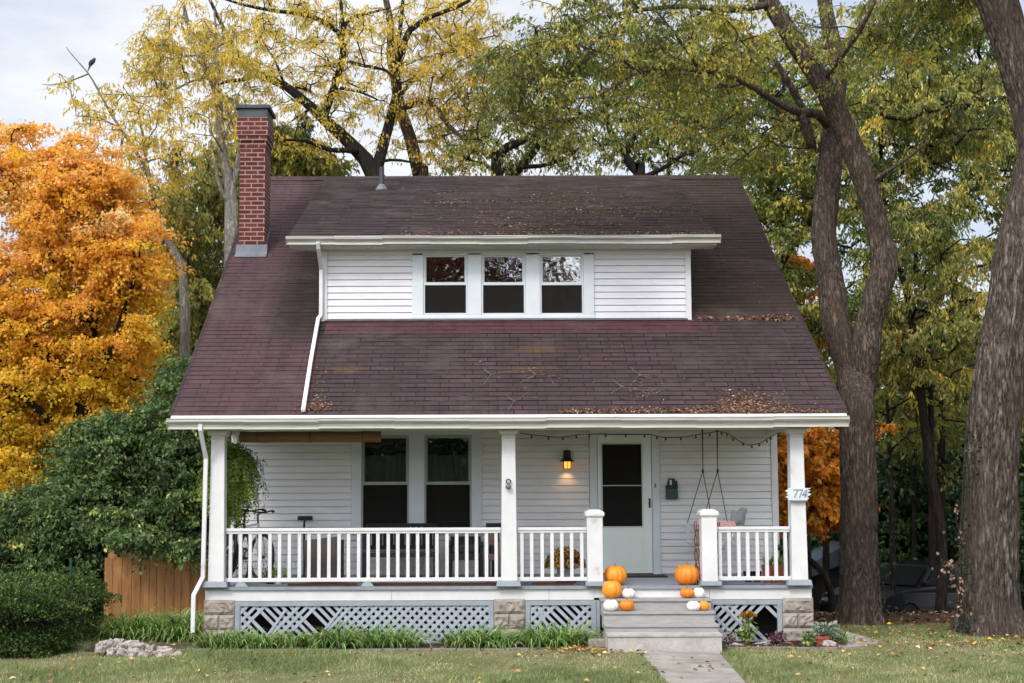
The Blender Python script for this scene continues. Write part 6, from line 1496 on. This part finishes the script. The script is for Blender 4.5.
# ================================================================== LAWN, LITTER, BED PLANTS
def lawn():
    g = np.random.default_rng(201); n = 340000
    x = g.uniform(-11, 11, n); y = -9.5+11.7*g.uniform(0, 1, n)**.8
    keep = ~((x > WL-1.45) & (x < 4.72) & (y > -.62))
    xl = ga.x+(gb.x-ga.x)*(y-ga.y)/(gb.y-ga.y); xr = gc_.x+(gd.x-gc_.x)*(y-gc_.y)/(gd.y-gc_.y)
    ed = .04*np.sin(y*9)+.03*np.sin(y*23)+g.normal(0, .02, n)
    keep &= ~((x > xl+ed-.01) & (x < xr+.03-ed) & (y < -.9)) & ~((x > SX0-.05) & (x < SX1+.08) & (y > -1.25))
    sx = np.array([p.x for p in sp]); sy = np.array([p.y for p in sp]); ins = np.zeros(n, bool); j = len(sx)-1
    for i in range(len(sx)):
        c_ = ((sy[i] > y) != (sy[j] > y)) & (x < (sx[j]-sx[i])*(y-sy[i])/(sy[j]-sy[i]+1e-9)+sx[i]); ins ^= c_; j = i
    keep &= ~ins
    pn = np.sin(x*1.1+2*np.sin(y*.9))+np.sin(y*1.7+1.5*np.sin(x*.6))+.6*np.sin(x*4.1+y*3.3)
    keep &= g.uniform(0, 1, n) < np.clip(.85+.25*pn, .3, 1)
    keep &= ~((y > 1.2) & (g.uniform(0, 1, n) < (y-1.2)*1.2))
    x, y, pn = x[keep], y[keep], pn[keep]; n = len(x); z = gh(x, y)
    h = g.uniform(.015, .05, n)*(1+.45*np.clip(pn, -1, 1)); a = g.uniform(0, 6.283, n); lx_, ly_ = g.normal(0, .6, n)*h, g.normal(0, .6, n)*h; w = .0042
    V = np.empty((n, 3, 3)); V[:, 0] = np.stack([x-np.cos(a)*w, y-np.sin(a)*w, z], 1); V[:, 1] = np.stack([x+np.cos(a)*w, y+np.sin(a)*w, z], 1); V[:, 2] = np.stack([x+lx_, y+ly_, z+h], 1)
    tn = np.clip(.42+g.normal(0, .2, n)-.15*pn+.14*np.sin(x*2.3+y*1.1)+.14*np.sin(x*6.7-y*5.1+2*np.sin(y*3)), 0, 1)
    np_mesh('lawn_grass', V.reshape(-1, 3), np.arange(3*n).reshape(n, 3), M['lf_grass'], None, tn, label='short faded green and brown lawn grass', cat='grass', kind='stuff')
lawn()
def flat_leaves(name, pos, size, lm, seed, label, cat, nz=1.0, aspect=.6, slope=None):
    g = np.random.default_rng(seed); n = len(pos); a = g.uniform(0, 6.283, n); d = np.stack([np.cos(a), np.sin(a), g.normal(0, .12, n)], 1)
    if slope is not None: d[:, 2] += d[:, 1]*slope
    nr = np.stack([g.normal(0, .35, n), g.normal(0, .35, n)-(slope or 0), np.full(n, 1.)], 1)
    V, Fq = leaf_quads(pos, d, nr, size, aspect, g, fold=.4, jitter=.5)
    return np_mesh(name, V, Fq, lm, None, g.uniform(0, 1, n), label=label, cat=cat, kind='stuff')
g = np.random.default_rng(210); n = 1100; x = np.concatenate([g.uniform(-9, 10, n), g.normal(7, 1.8, 700), g.normal(1.45, .35, 160)]); y = np.concatenate([g.uniform(-7, 1.5, n), g.normal(.3, .9, 700), g.normal(-.95, .22, 160)])
pos = np.stack([x, y, gh(x, y)+.03], 1); flat_leaves('fallen_leaves', pos, .065, M['lf_litter'], 211, 'dry yellow and tan leaves scattered over the lawn', 'fallen leaves')
x = g.uniform(4.8, 13, 2600); y = g.uniform(1.6, 9, 2600); pos = np.stack([x, y, gh(x, y)+.03], 1); flat_leaves('drive_litter', pos, .08, M['lf_litterb'], 219, 'brown dead leaves covering the dirt drive in the shade at the right', 'fallen leaves')
# litter in the bed at the right
x = g.uniform(3.25, 4.85, 700); y = g.uniform(-.62, .5, 700); k = ~((x < 4.55) & (y > -.03)); pos = np.stack([x, y, np.full(700, G0+.015)], 1)[k]
flat_leaves('bed_litter', pos, .05, M['lf_litterb'], 212, 'brown dead leaves lying in the bed at the right porch corner', 'fallen leaves')
# roof litter: along the gutter, in the seam, on the dormer
def on1(px, py): return on_plane(px, py, EY, EZ, SL1)
pts = []
def scatter(n, fx, fy, plane): 
    for _ in range(n):
        p = plane(fx(), fy()); pts.append((p.x, p.y, p.z+.016+abs(g.normal(0, .012))))
U = g.uniform
scatter(1000, lambda: g.normal(745, 30), lambda: 414-abs(g.normal(0, 3.5)), on1); scatter(1500, lambda: g.normal(747, 15), lambda: 414-abs(g.normal(0, 9.5)), on1)
scatter(900, lambda: U(560, 700), lambda: 414-abs(g.normal(0, 1.8)), on1); scatter(500, lambda: U(700, 830), lambda: 414-abs(g.normal(0, 1.6)), on1)
scatter(330, lambda: g.normal(316, 8), lambda: 412-abs(g.normal(0, 6)), on1); scatter(60, lambda: g.normal(318, 6), lambda: U(370, 400), on1)
scatter(60, lambda: U(330, 840), lambda: U(335, 412), on1); scatter(110, lambda: g.normal(640, 12), lambda: g.normal(392, 7), on1); scatter(40, lambda: g.normal(540, 12), lambda: g.normal(377, 3), on1)
flat_leaves('roof_litter', np.array(pts), .034, M['lf_litterb'], 213, 'brown leaf litter heaped along the lower roof edge above the gutter', 'leaf litter', slope=SL1, aspect=.45)
pts = []
o2 = lambda a, b: on_plane(a, b, BY, BZ, SL2)
scatter(260, lambda: U(700, 792), lambda: 321.0-abs(g.normal(0, 1.2)), o2); scatter(160, lambda: g.normal(770, 16), lambda: 320.5-abs(g.normal(0, 1.6)), o2); scatter(20, lambda: U(690, 780), lambda: U(200, 318), o2)
flat_leaves('seam_litter', np.array(pts), .045, M['lf_litterb'], 214, 'thin line of dead leaves on the roof seam right of the dormer', 'leaf litter', slope=SL2, aspect=.45)
pts = []; o3 = lambda a, b: on_plane(a, b, DEY, DEZ, SLD)
scatter(900, lambda: U(400, 715), lambda: 236-abs(g.normal(0, 1.5)), o3); scatter(900, lambda: g.normal(560, 75), lambda: U(188, 234), o3); scatter(160, lambda: g.normal(520, 30), lambda: g.normal(222, 5), o3)
scatter(140, lambda: g.normal(445, 14), lambda: g.normal(200, 6), o3)
for row, x0, x1 in ((203, 425, 600), (214, 470, 680), (209, 560, 700), (226, 500, 620)): scatter(260, lambda: U(x0, x1), lambda: row+g.normal(0, .7), o3)
flat_leaves('dormer_litter', np.array([p for p in pts if p[0] < 3.6]), .04, M['lf_litterb'], 215, 'brown needles and leaves strewn over the right half of the dormer roof', 'leaf litter', slope=SLD, aspect=.35)
# fallen twigs on the lower roof
for i, tw_ in enumerate([[(484, 386), (491, 378), (506, 373), (520, 372)], [(520, 385), (536, 378), (548, 376), (556, 388)], [(610, 396), (622, 390), (640, 391), (650, 397)], [(508, 413), (514, 405), (522, 398), (530, 393)], [(632, 385), (640, 378), (652, 380)]]):
    q = [on1(x, y)+Vector((0, -.01, .03+.02*math.sin(k*2))) for k, (x, y) in enumerate(tw_)]
    r = empty('fallen_twig', tuple(q[0]), ['thin twig curving over the middle of the lower roof', 'forked pale twig just below the rusty roof stain', 'twig lying near the gutter above the front door', 'short twig standing out of the gutter near the middle post', 'small twig in a tuft left of the leaf heap'][i], 'twig')
    mb = MB(); mb.tube(q, [.0035, .003, .0025, .002][:len(q)], 5); mb.build('stem', M['bark_grey'], r)
    mb = MB(); m_ = q[len(q)//2]; mb.tube([m_, m_+Vector((.12, -.06, -.01)), m_+Vector((.2, -.05, .0))], [.003, .0025, .002], 4); mb.tube([q[1], q[1]+Vector((-.08, .1, .07)), q[1]+Vector((-.1, .16, .11))], [.005, .004, .002], 4); mb.build('side_shoot', M['bark_grey'], r)

# daylily clumps
cl = [(118, 636, .42), (140, 634, .45), (160, 632, .45), (178, 630, .48), (196, 630, .5), (215, 636, .42), (236, 638, .36), (262, 639, .34), (290, 641, .30), (318, 640, .40), (340, 639, .46), (362, 637, .54), (384, 638, .5), (404, 639, .40), (461, 642, .34), (481, 637, .46), (500, 641, .36), (541, 640, .44), (560, 637, .5), (578, 641, .4)]
for i, (px, py, L) in enumerate(cl):
    left = px < 430; Yc = -.36+random.uniform(-.06, .05) if px > 205 else .35+(205-px)*.003
    x = P(px, 640, Yc).x
    if px < 205: lab, grp = 'loose daylily clump in front of the cedar fence', 'daylilies by the fence'
    elif px < 430: lab, grp = 'strappy green daylily clump in the row under the long lattice', 'daylilies under the long lattice'
    elif px < 520: lab, grp = 'daylily clump around the foot of the middle pier', 'daylilies at the middle pier'
    else: lab, grp = 'daylily clump under the short lattice left of the steps', 'daylilies left of the steps'
    r = empty('daylily', (x, Yc, 0), lab, 'plant', grp); V, Fq, T = blades((x, Yc, G0), int(190*random.uniform(.55, 1)), L*1.1*random.uniform(.85, 1.1), .19, .021, 300+i, 1.0, segs=6, curl=1.25); np_mesh('leaves', V, Fq, M['grassleaf'], r, T)
for i, (px, py) in enumerate([(128, 632), (150, 628), (185, 622), (205, 628), (170, 636)]):
    Yc = .7; x = P(px, 635, Yc).x; r = empty('daylily', (x, Yc, 0), 'loose daylily clump in front of the cedar fence', 'plant', 'daylilies by the fence'); V, Fq, T = blades((x, Yc, G0), 180, .62, .22, .022, 340+i, .85, segs=6, curl=1.05); np_mesh('leaves', V, Fq, M['grassleaf'], r, T)

# plants in the right bed
def herb(px, Y, h, w, lm, n, size, label, name, seed, asp=.6, head=None, cat='plant', base=G0):
    x = P(px, 640, Y).x; g = np.random.default_rng(seed); r = empty(name, (x, Y, base), label, cat); mb = MB(); pos = []; dv = []
    for k in range(9):
        a = g.uniform(0, 6.28); q = g.uniform(.1, 1)*w; top = np.array([x+q*math.cos(a), Y+q*.6*math.sin(a), base+h*g.uniform(.6, 1)]); mb.tube([(x+.02*math.cos(a), Y, base), (x+q*.5*math.cos(a), Y+q*.3*math.sin(a), base+h*.4), top], [.006, .005, .003], 4)
        m = n//9; t = g.uniform(.15, 1, m)[:, None]; c0 = np.array([x, Y, base]); mid = np.array([x+q*.5*math.cos(a), Y+q*.3*math.sin(a), base+h*.4])
        p = (1-t)**2*c0+2*t*(1-t)*mid+t*t*top; pos.append(p+g.normal(0, .025, p.shape)); dv.append(g.normal(0, 1, p.shape)+np.array([0, 0, .2]))
    pos = np.concatenate(pos); dv = np.concatenate(dv); nr = g.normal(0, .5, pos.shape)+np.array([0, -.4, .8]); V, Fq = leaf_quads(pos, dv, nr, size, asp, g)
    mb.build('stems', M['stem'], r); np_mesh('leaves', V, Fq, lm, r, g.uniform(0, 1, len(pos)))
    return r, x
r, x = herb(746, -.32, .27, .15, M['grassleaf'], 230, .05, 'leafy green plant with a tall brown flower head in the bed right of the steps', 'flowering_plant', 401)
mb = MB(); hz_ = P(748, 615, -.32)
for k in range(4): mb.tube([(x+.02*k-.03, -.32, .1), (x+.02*k-.02, -.33, .3), (hz_.x+(k-1.5)*.05, -.32, hz_.z-.02)], .005, 5)
mb.build('stalk', M['fern'] if False else M['stem'], r)
g = np.random.default_rng(402); n = 520; d = g.normal(size=(n, 3)); d /= np.linalg.norm(d, axis=1)[:, None]; d[:, 2] = np.abs(d[:, 2]); pos = np.array([hz_.x, -.32, hz_.z-.02])+d*np.array([.10, .07, .055])*g.uniform(.5, 1, (n, 1)); V, Fq = leaf_quads(pos, d, g.normal(size=(n, 3)), .026, .9, g); np_mesh('flower_head', V, Fq, M['lf_rust'], r, g.uniform(0, .6, n))
n = 160; pos = np.array([hz_.x-.01, -.32, .33])+g.normal(0, 1, (n, 3))*np.array([.035, .03, .08]); V, Fq = leaf_quads(pos, g.normal(size=(n, 3)), g.normal(size=(n, 3)), .04, .5, g); np_mesh('leaves', V, Fq, M['fern'], r, g.uniform(0, 1, n))
herb(776, -.38, .16, .13, M['lf_purple'], 200, .05, 'small purple-leaved plant in the bed near the right pier', 'purple_plant', 403, .8)
herb(731, -.35, .2, .1, M['lf_purple'], 70, .04, 'sparse dry plant close to the right of the bottom step', 'dry_plant', 404, .6)
herb(808, -.45, .17, .12, M['grassleaf'], 150, .05, 'small bright green plant at the foot of the right pier', 'green_plant', 405, .7)
herb(840, -.25, .14, .2, M['grassleaf'], 200, .05, 'low weedy plant by the side path', 'weed', 406, .5)
# tilted terracotta pot with silvery plant
px_ = P(822, 638, -.40); r = empty('terracotta_pot', (px_.x, -.40, 0), 'broken terracotta pot with silvery dusty leaves at the porch corner', 'flowerpot')
mb = MB(); mb.lathe([(.065, .001), (.10, .13), (.112, .13), (.12, .17), (.10, .17), (.09, .13), (.01, .12)], (px_.x, -.40, 0), 20); mb.build('pot', M['terra'], r)
g = np.random.default_rng(407); n = 260; a = g.uniform(0, 6.28, n); q = np.sqrt(g.uniform(0, 1, n))*.12; pos = np.stack([px_.x+.05+q*np.cos(a)*1.1, -.4+q*np.sin(a)*.6, .16+g.uniform(0, .15, n)], 1); d = np.stack([np.cos(a)*.7, np.sin(a)*.7, g.normal(.3, .5, n)], 1); V, Fq = leaf_quads(pos, d, g.normal(0, .4, (n, 3))+np.array([0, -.5, .7]), .07, .42, g); np_mesh('leaves', V, Fq, M['lf_silver'], r, g.uniform(0, 1, n))
q = P(829, 641, -.5); stone((q.x, -.5, .05), .075, .07, .06, 77, 'round grey stone beside the broken terracotta pot', None)
q = P(797, 640, -.5); 
for i, (x_, y_, lb) in enumerate(((3.75, -.3, 'flat pale stone against the lattice right of the flowering plant'), (4.0, -.25, 'grey stone at the lattice corner by the purple plant'), (3.45, -.45, 'low tan stone by the steps in the right bed'))): stone((x_, y_, .02), .12, .08, .04, 80+i, lb, None)
q = on_ground(883, 628); mb = slab('s', [(q.x-.32, q.y-.12), (q.x+.3, q.y-.14), (q.x+.33, q.y+.12), (q.x-.3, q.y+.14)], -.03, .035, None); mb.build('stepping_stone', M['coping'], None, bevel=.008, label='flat pale stepping stone in the grass at the foot of the forked tree', cat='stepping stone')

# ================================================================== DRIVE: SHED AND CAR
sY = 15.0; a, b = P(806, 600, sY), P(897, 600, sY); sz = float(gh(0, sY)); zr = P(851, 543, sY).z; ze = P(812, 566, sY).z; xm = (a.x+b.x)/2
r = empty('shed', (xm, sY+1.5, sz), 'low dark shed with a blue-grey gable roof at the end of the drive', 'shed')
mb = MB(); mb.box(a.x+.12, b.x-.12, sY+.2, sY+3.4, sz-.1, ze); mb.v += [(a.x+.12, sY+.2, ze), (b.x-.12, sY+.2, ze), (xm, sY+.2, zr-.1)]; n = len(mb.v); mb.f.append((n-3, n-2, n-1)); mb.build('wall', M['shedwall'], r)
mb = MB()
for (x0, z0), (x1, z1) in (((a.x-.1, ze-.06), (xm, zr)), ((xm, zr), (b.x+.1, ze-.06))):
    mb.quad((x0, sY, z0), (x1, sY, z1), (x1, sY+3.6, z1), (x0, sY+3.6, z0)); mb.quad((x0, sY, z0-.3), (x1, sY, z1-.3 if False else z1-.42), (x1, sY, z1), (x0, sY, z0))
mb.build('roof', M['shedroof'], r)
for x0, x1 in ((a.x+.25, xm-.05), (xm+.05, b.x-.25)):
    MB().box(x0, x1, sY+.15, sY+.195, sz, ze-.15).build('door', M['carblack'] if False else M['dark'], r, bevel=.01)
def car(cx, cy, z0, rz):
    r = empty('parked_car', (0, 0, 0), 'black car parked in the shade at the end of the drive', 'car')
    # profile along length (x): (x, z) ; body and cabin extruded with tumblehome
    def shell(prof, w0, w1, zlo, zhi):
        mb = MB(); n = len(prof)
        for s in (-1, 1):
            for x, z in prof: f = (z-zlo)/(zhi-zlo); w = w0+(w1-w0)*max(0, f)**1.5; mb.v.append((x, s*w*(1-.10*max(0, abs(x)-1.6)), z))
        mb.f = [tuple(range(n)), tuple(range(2*n-1, n-1, -1))]+[(i, n+i, n+(i+1) % n, (i+1) % n) for i in range(n)]
        return mb
    arch = lambda c: [(c+.36*math.cos(t), .33+.36*math.sin(t)) for t in [math.pi-i*math.pi/8 for i in range(9)]]
    body = [(-2.2, .35), (-2.22, .62), (-2.15, .86), (-1.5, .97), (-.95, 1.0), (1.15, .98), (2.0, .92), (2.2, .7), (2.2, .35)]+arch(1.38)[::-1]+arch(-1.4)[::-1]
    body = [(-2.2, .30), (-2.23, .6), (-2.12, .80), (-1.6, .90), (-.95, .95), (1.2, .95), (2.05, .90), (2.2, .68), (2.18, .30)]+[(1.38+.36*math.cos(t), .30+.36*math.sin(t)) for t in [i*math.pi/8 for i in range(9)]]+[(-1.4+.36*math.cos(t), .30+.36*math.sin(t)) for t in [i*math.pi/8 for i in range(9)]]
    bd = shell(body, .86, .80, .3, .95).build('body', M['carblack'], r, bevel=.02)
    shell([(-.9, .952), (-.25, 1.36), (.95, 1.38), (1.75, .952)], .74, .60, .95, 1.4).build('cabin', M['carblack'], r, bevel=.03)
    mb = MB(); mb.quad((-.93, -.64, .98), (-.93, .64, .98), (-.33, .54, 1.335), (-.33, -.54, 1.335)); mb.build('windscreen', M['carglass'], r)
    for s in (-1, 1): mb = MB(); q = [(-.72, s*.755, 1.0), (.45, s*.765, 1.0), (.45, s*.655, 1.31), (-.24, s*.655, 1.31)]; mb.quad(*(q if s < 0 else q[::-1])); mb.build('side_window', M['carglass'], r)
    for s in (-1, 1):
        mb = MB(); mb.lathe([(.02, -.01), (.1, -.0), (.11, .03), (.05, .04)], (0, 0, 0), 14); mb.v = [(-2.20-z*.7, s*.62+x, .68+y*.5) for x, y, z in mb.v]; mb.build('headlight', M['chrome'], r)
        MB().box(-1.0, -.85, min(s*.80, s*.95), max(s*.80, s*.95), .98, 1.08).build('mirror', M['carblack'], r, bevel=.02)
    for x in (-1.4, 1.38):
        for s in (-1, 1):
            y0_, y1_ = s*.66, s*.84; mb = MB(); mb.tube([(x, y0_, .32), (x, y1_, .32)], .32, 28); w = mb.build('wheel', M['rubber'], r)
            mb = MB(); mb.tube([(x, y1_, .32), (x, y1_+s*.008, .32)], .2, 24)
            for k in range(5): t = k*1.2566; mb.bar((x, y1_+s*.014, .32), (x+.19*math.cos(t), y1_+s*.014, .32+.19*math.sin(t)), .05, .012, (0, 1, 0))
            mb.build('rim', M['chrome'], w)
    MB().box(-2.25, -2.2, -.5, .5, .42, .56).build('grille', M['rubber'], r)
    r.location = (cx, cy, z0); r.rotation_euler = (0, 0, rz)
c = P(922, 600, 10.2); car(c.x+.3, 11.6, float(gh(0, 11.5))-.06, R(38))

# bird on the left branch tip
q = P(91.5, 67, 13.0); r = empty('bird', tuple(q), 'small dark bird perched near the tip of the leaning branch', 'bird')
bm = bmesh.new(); bmesh.ops.create_icosphere(bm, subdivisions=3, radius=1)
for v in bm.verts:   # one continuous body: breast, head, beak, tail
    x, y, z_b = v.co; t = (z_b+1)/2; rad_ = .5*math.sin(math.pi*min(1, max(0, t*.78)))+.06
    if t > .78: rad_ = .30*math.sqrt(max(0, 1-((t-.88)/.125)**2))+.03
    v.co = Vector((x*rad_*.13+(t-.5)*.11, y*rad_*.11, (t-.5)*.24))
    if t > .84 and x > .35: v.co.x += .03
    if t < .12: v.co.z -= .09; v.co.x -= .035
me = bpy.data.meshes.new('body'); bm.to_mesh(me); bm.free(); me.materials.append(M['bird']); me.polygons.foreach_set('use_smooth', [True]*len(me.polygons))
o = bpy.data.objects.new('body', me); COL.objects.link(o); o.location = q+Vector((.0, 0, .10)); parent(o, r)

# ================================================================== SKY, LIGHT, CAMERA
w = bpy.data.worlds.new('World'); SC.world = w; w.use_nodes = True; t = w.node_tree; t.nodes.clear()
SUN_EL, SUN_AZ = R(42), R(-28)      # azimuth measured from straight behind the camera towards the left
sd = Vector((math.sin(SUN_AZ)*math.cos(SUN_EL), -math.cos(SUN_AZ)*math.cos(SUN_EL), math.sin(SUN_EL)))
out = t.nodes.new('ShaderNodeOutputWorld'); bg_ = t.nodes.new('ShaderNodeBackground'); bg_.inputs[1].default_value = .10
sky = t.nodes.new('ShaderNodeTexSky'); sky.sky_type = 'NISHITA'; sky.sun_disc = False; sky.sun_elevation = SUN_EL; sky.sun_rotation = math.atan2(sd.x, sd.y)
tc = t.nodes.new('ShaderNodeTexCoord'); mp = t.nodes.new('ShaderNodeMapping'); mp.inputs['Scale'].default_value = (1, 1, 2.6)
t.links.new(tc.outputs['Generated'], mp.inputs[0]); nz = t.nodes.new('ShaderNodeTexNoise'); nz.inputs['Scale'].default_value = 3.4; nz.inputs['Detail'].default_value = 9; nz.inputs['Roughness'].default_value = .58; t.links.new(mp.outputs[0], nz.inputs['Vector'])
rp_ = t.nodes.new('ShaderNodeValToRGB'); rp_.color_ramp.elements[0].position = .34; rp_.color_ramp.elements[0].color = (.70,)*3+(1,); rp_.color_ramp.elements[1].position = .62; rp_.color_ramp.elements[1].color = (.97,)*3+(1,)
t.links.new(nz.outputs['Fac'], rp_.inputs[0])
cr = t.nodes.new('ShaderNodeValToRGB'); cr.color_ramp.elements[0].position = .40; cr.color_ramp.elements[0].color = (5.2, 5.65, 6.7, 1); cr.color_ramp.elements[1].position = .6; cr.color_ramp.elements[1].color = (7.0, 7.15, 7.45, 1); t.links.new(nz.outputs['Fac'], cr.inputs[0])
# thin cloud is brighter round the veiled sun
vm = t.nodes.new('ShaderNodeVectorMath'); vm.operation = 'DOT_PRODUCT'; t.links.new(tc.outputs['Generated'], vm.inputs[0]); vm.inputs[1].default_value = sd
mr = t.nodes.new('ShaderNodeMapRange'); mr.inputs[1].default_value = .1; mr.inputs[2].default_value = 1.0; mr.inputs[3].default_value = 1.0; mr.inputs[4].default_value = 3.3; mr.interpolation_type = 'SMOOTHSTEP'; t.links.new(vm.outputs['Value'], mr.inputs[0])
mm = t.nodes.new('ShaderNodeMix'); mm.data_type = 'RGBA'; mm.blend_type = 'MULTIPLY'; mm.inputs[0].default_value = 1; t.links.new(cr.outputs[0], mm.inputs[6]); t.links.new(mr.outputs[0], mm.inputs[7])
mx = t.nodes.new('ShaderNodeMix'); mx.data_type = 'RGBA'; t.links.new(rp_.outputs[0], mx.inputs[0]); t.links.new(sky.outputs[0], mx.inputs[6]); t.links.new(mm.outputs[2], mx.inputs[7])
t.links.new(mx.outputs[2], bg_.inputs[0]); t.links.new(bg_.outputs[0], out.inputs[0])
sl = bpy.data.lights.new('sun', 'SUN'); sl.energy = 1.5; sl.angle = R(14); sl.color = (1, .94, .86); so = bpy.data.objects.new('sun', sl); COL.objects.link(so)
so.rotation_euler = (-sd).to_track_quat('-Z', 'Y').to_euler()

cd = bpy.data.cameras.new('camera'); cam = bpy.data.objects.new('camera', cd); COL.objects.link(cam); SC.camera = cam
cd.lens = 50.0; cd.sensor_width = 36; cd.shift_x = (512-PX0)/1024; cd.clip_end = 2000; cam.location = CAM
from mathutils import Matrix
fw = Vector((0, math.cos(PITCH), math.sin(PITCH))); rt_ = Vector((1, 0, 0)); upv = rt_.cross(fw)
# the photograph leans a fifth of a degree
rt2 = rt_*math.cos(ROLL)-upv*math.sin(ROLL); up2 = rt_*math.sin(ROLL)+upv*math.cos(ROLL)
Mx = Matrix((rt2, up2, -fw)).transposed().to_4x4(); Mx.translation = Vector(CAM); cam.matrix_world = Mx
cd.dof.use_dof = True; cd.dof.focus_distance = 19.6; cd.dof.aperture_fstop = 4.0
SC.view_settings.view_transform = 'Standard'; SC.view_settings.look = 'None'; SC.view_settings.exposure = EXPO; SC.view_settings.gamma = 1
SC.cycles.max_bounces = 6; SC.cycles.diffuse_bounces = 3; SC.cycles.glossy_bounces = 3; SC.cycles.transmission_bounces = 4; SC.cycles.transparent_max_bounces = 12
SC.cycles.use_denoising = True; SC.cycles.use_adaptive_sampling = True; SC.cycles.sample_clamp_indirect = 6
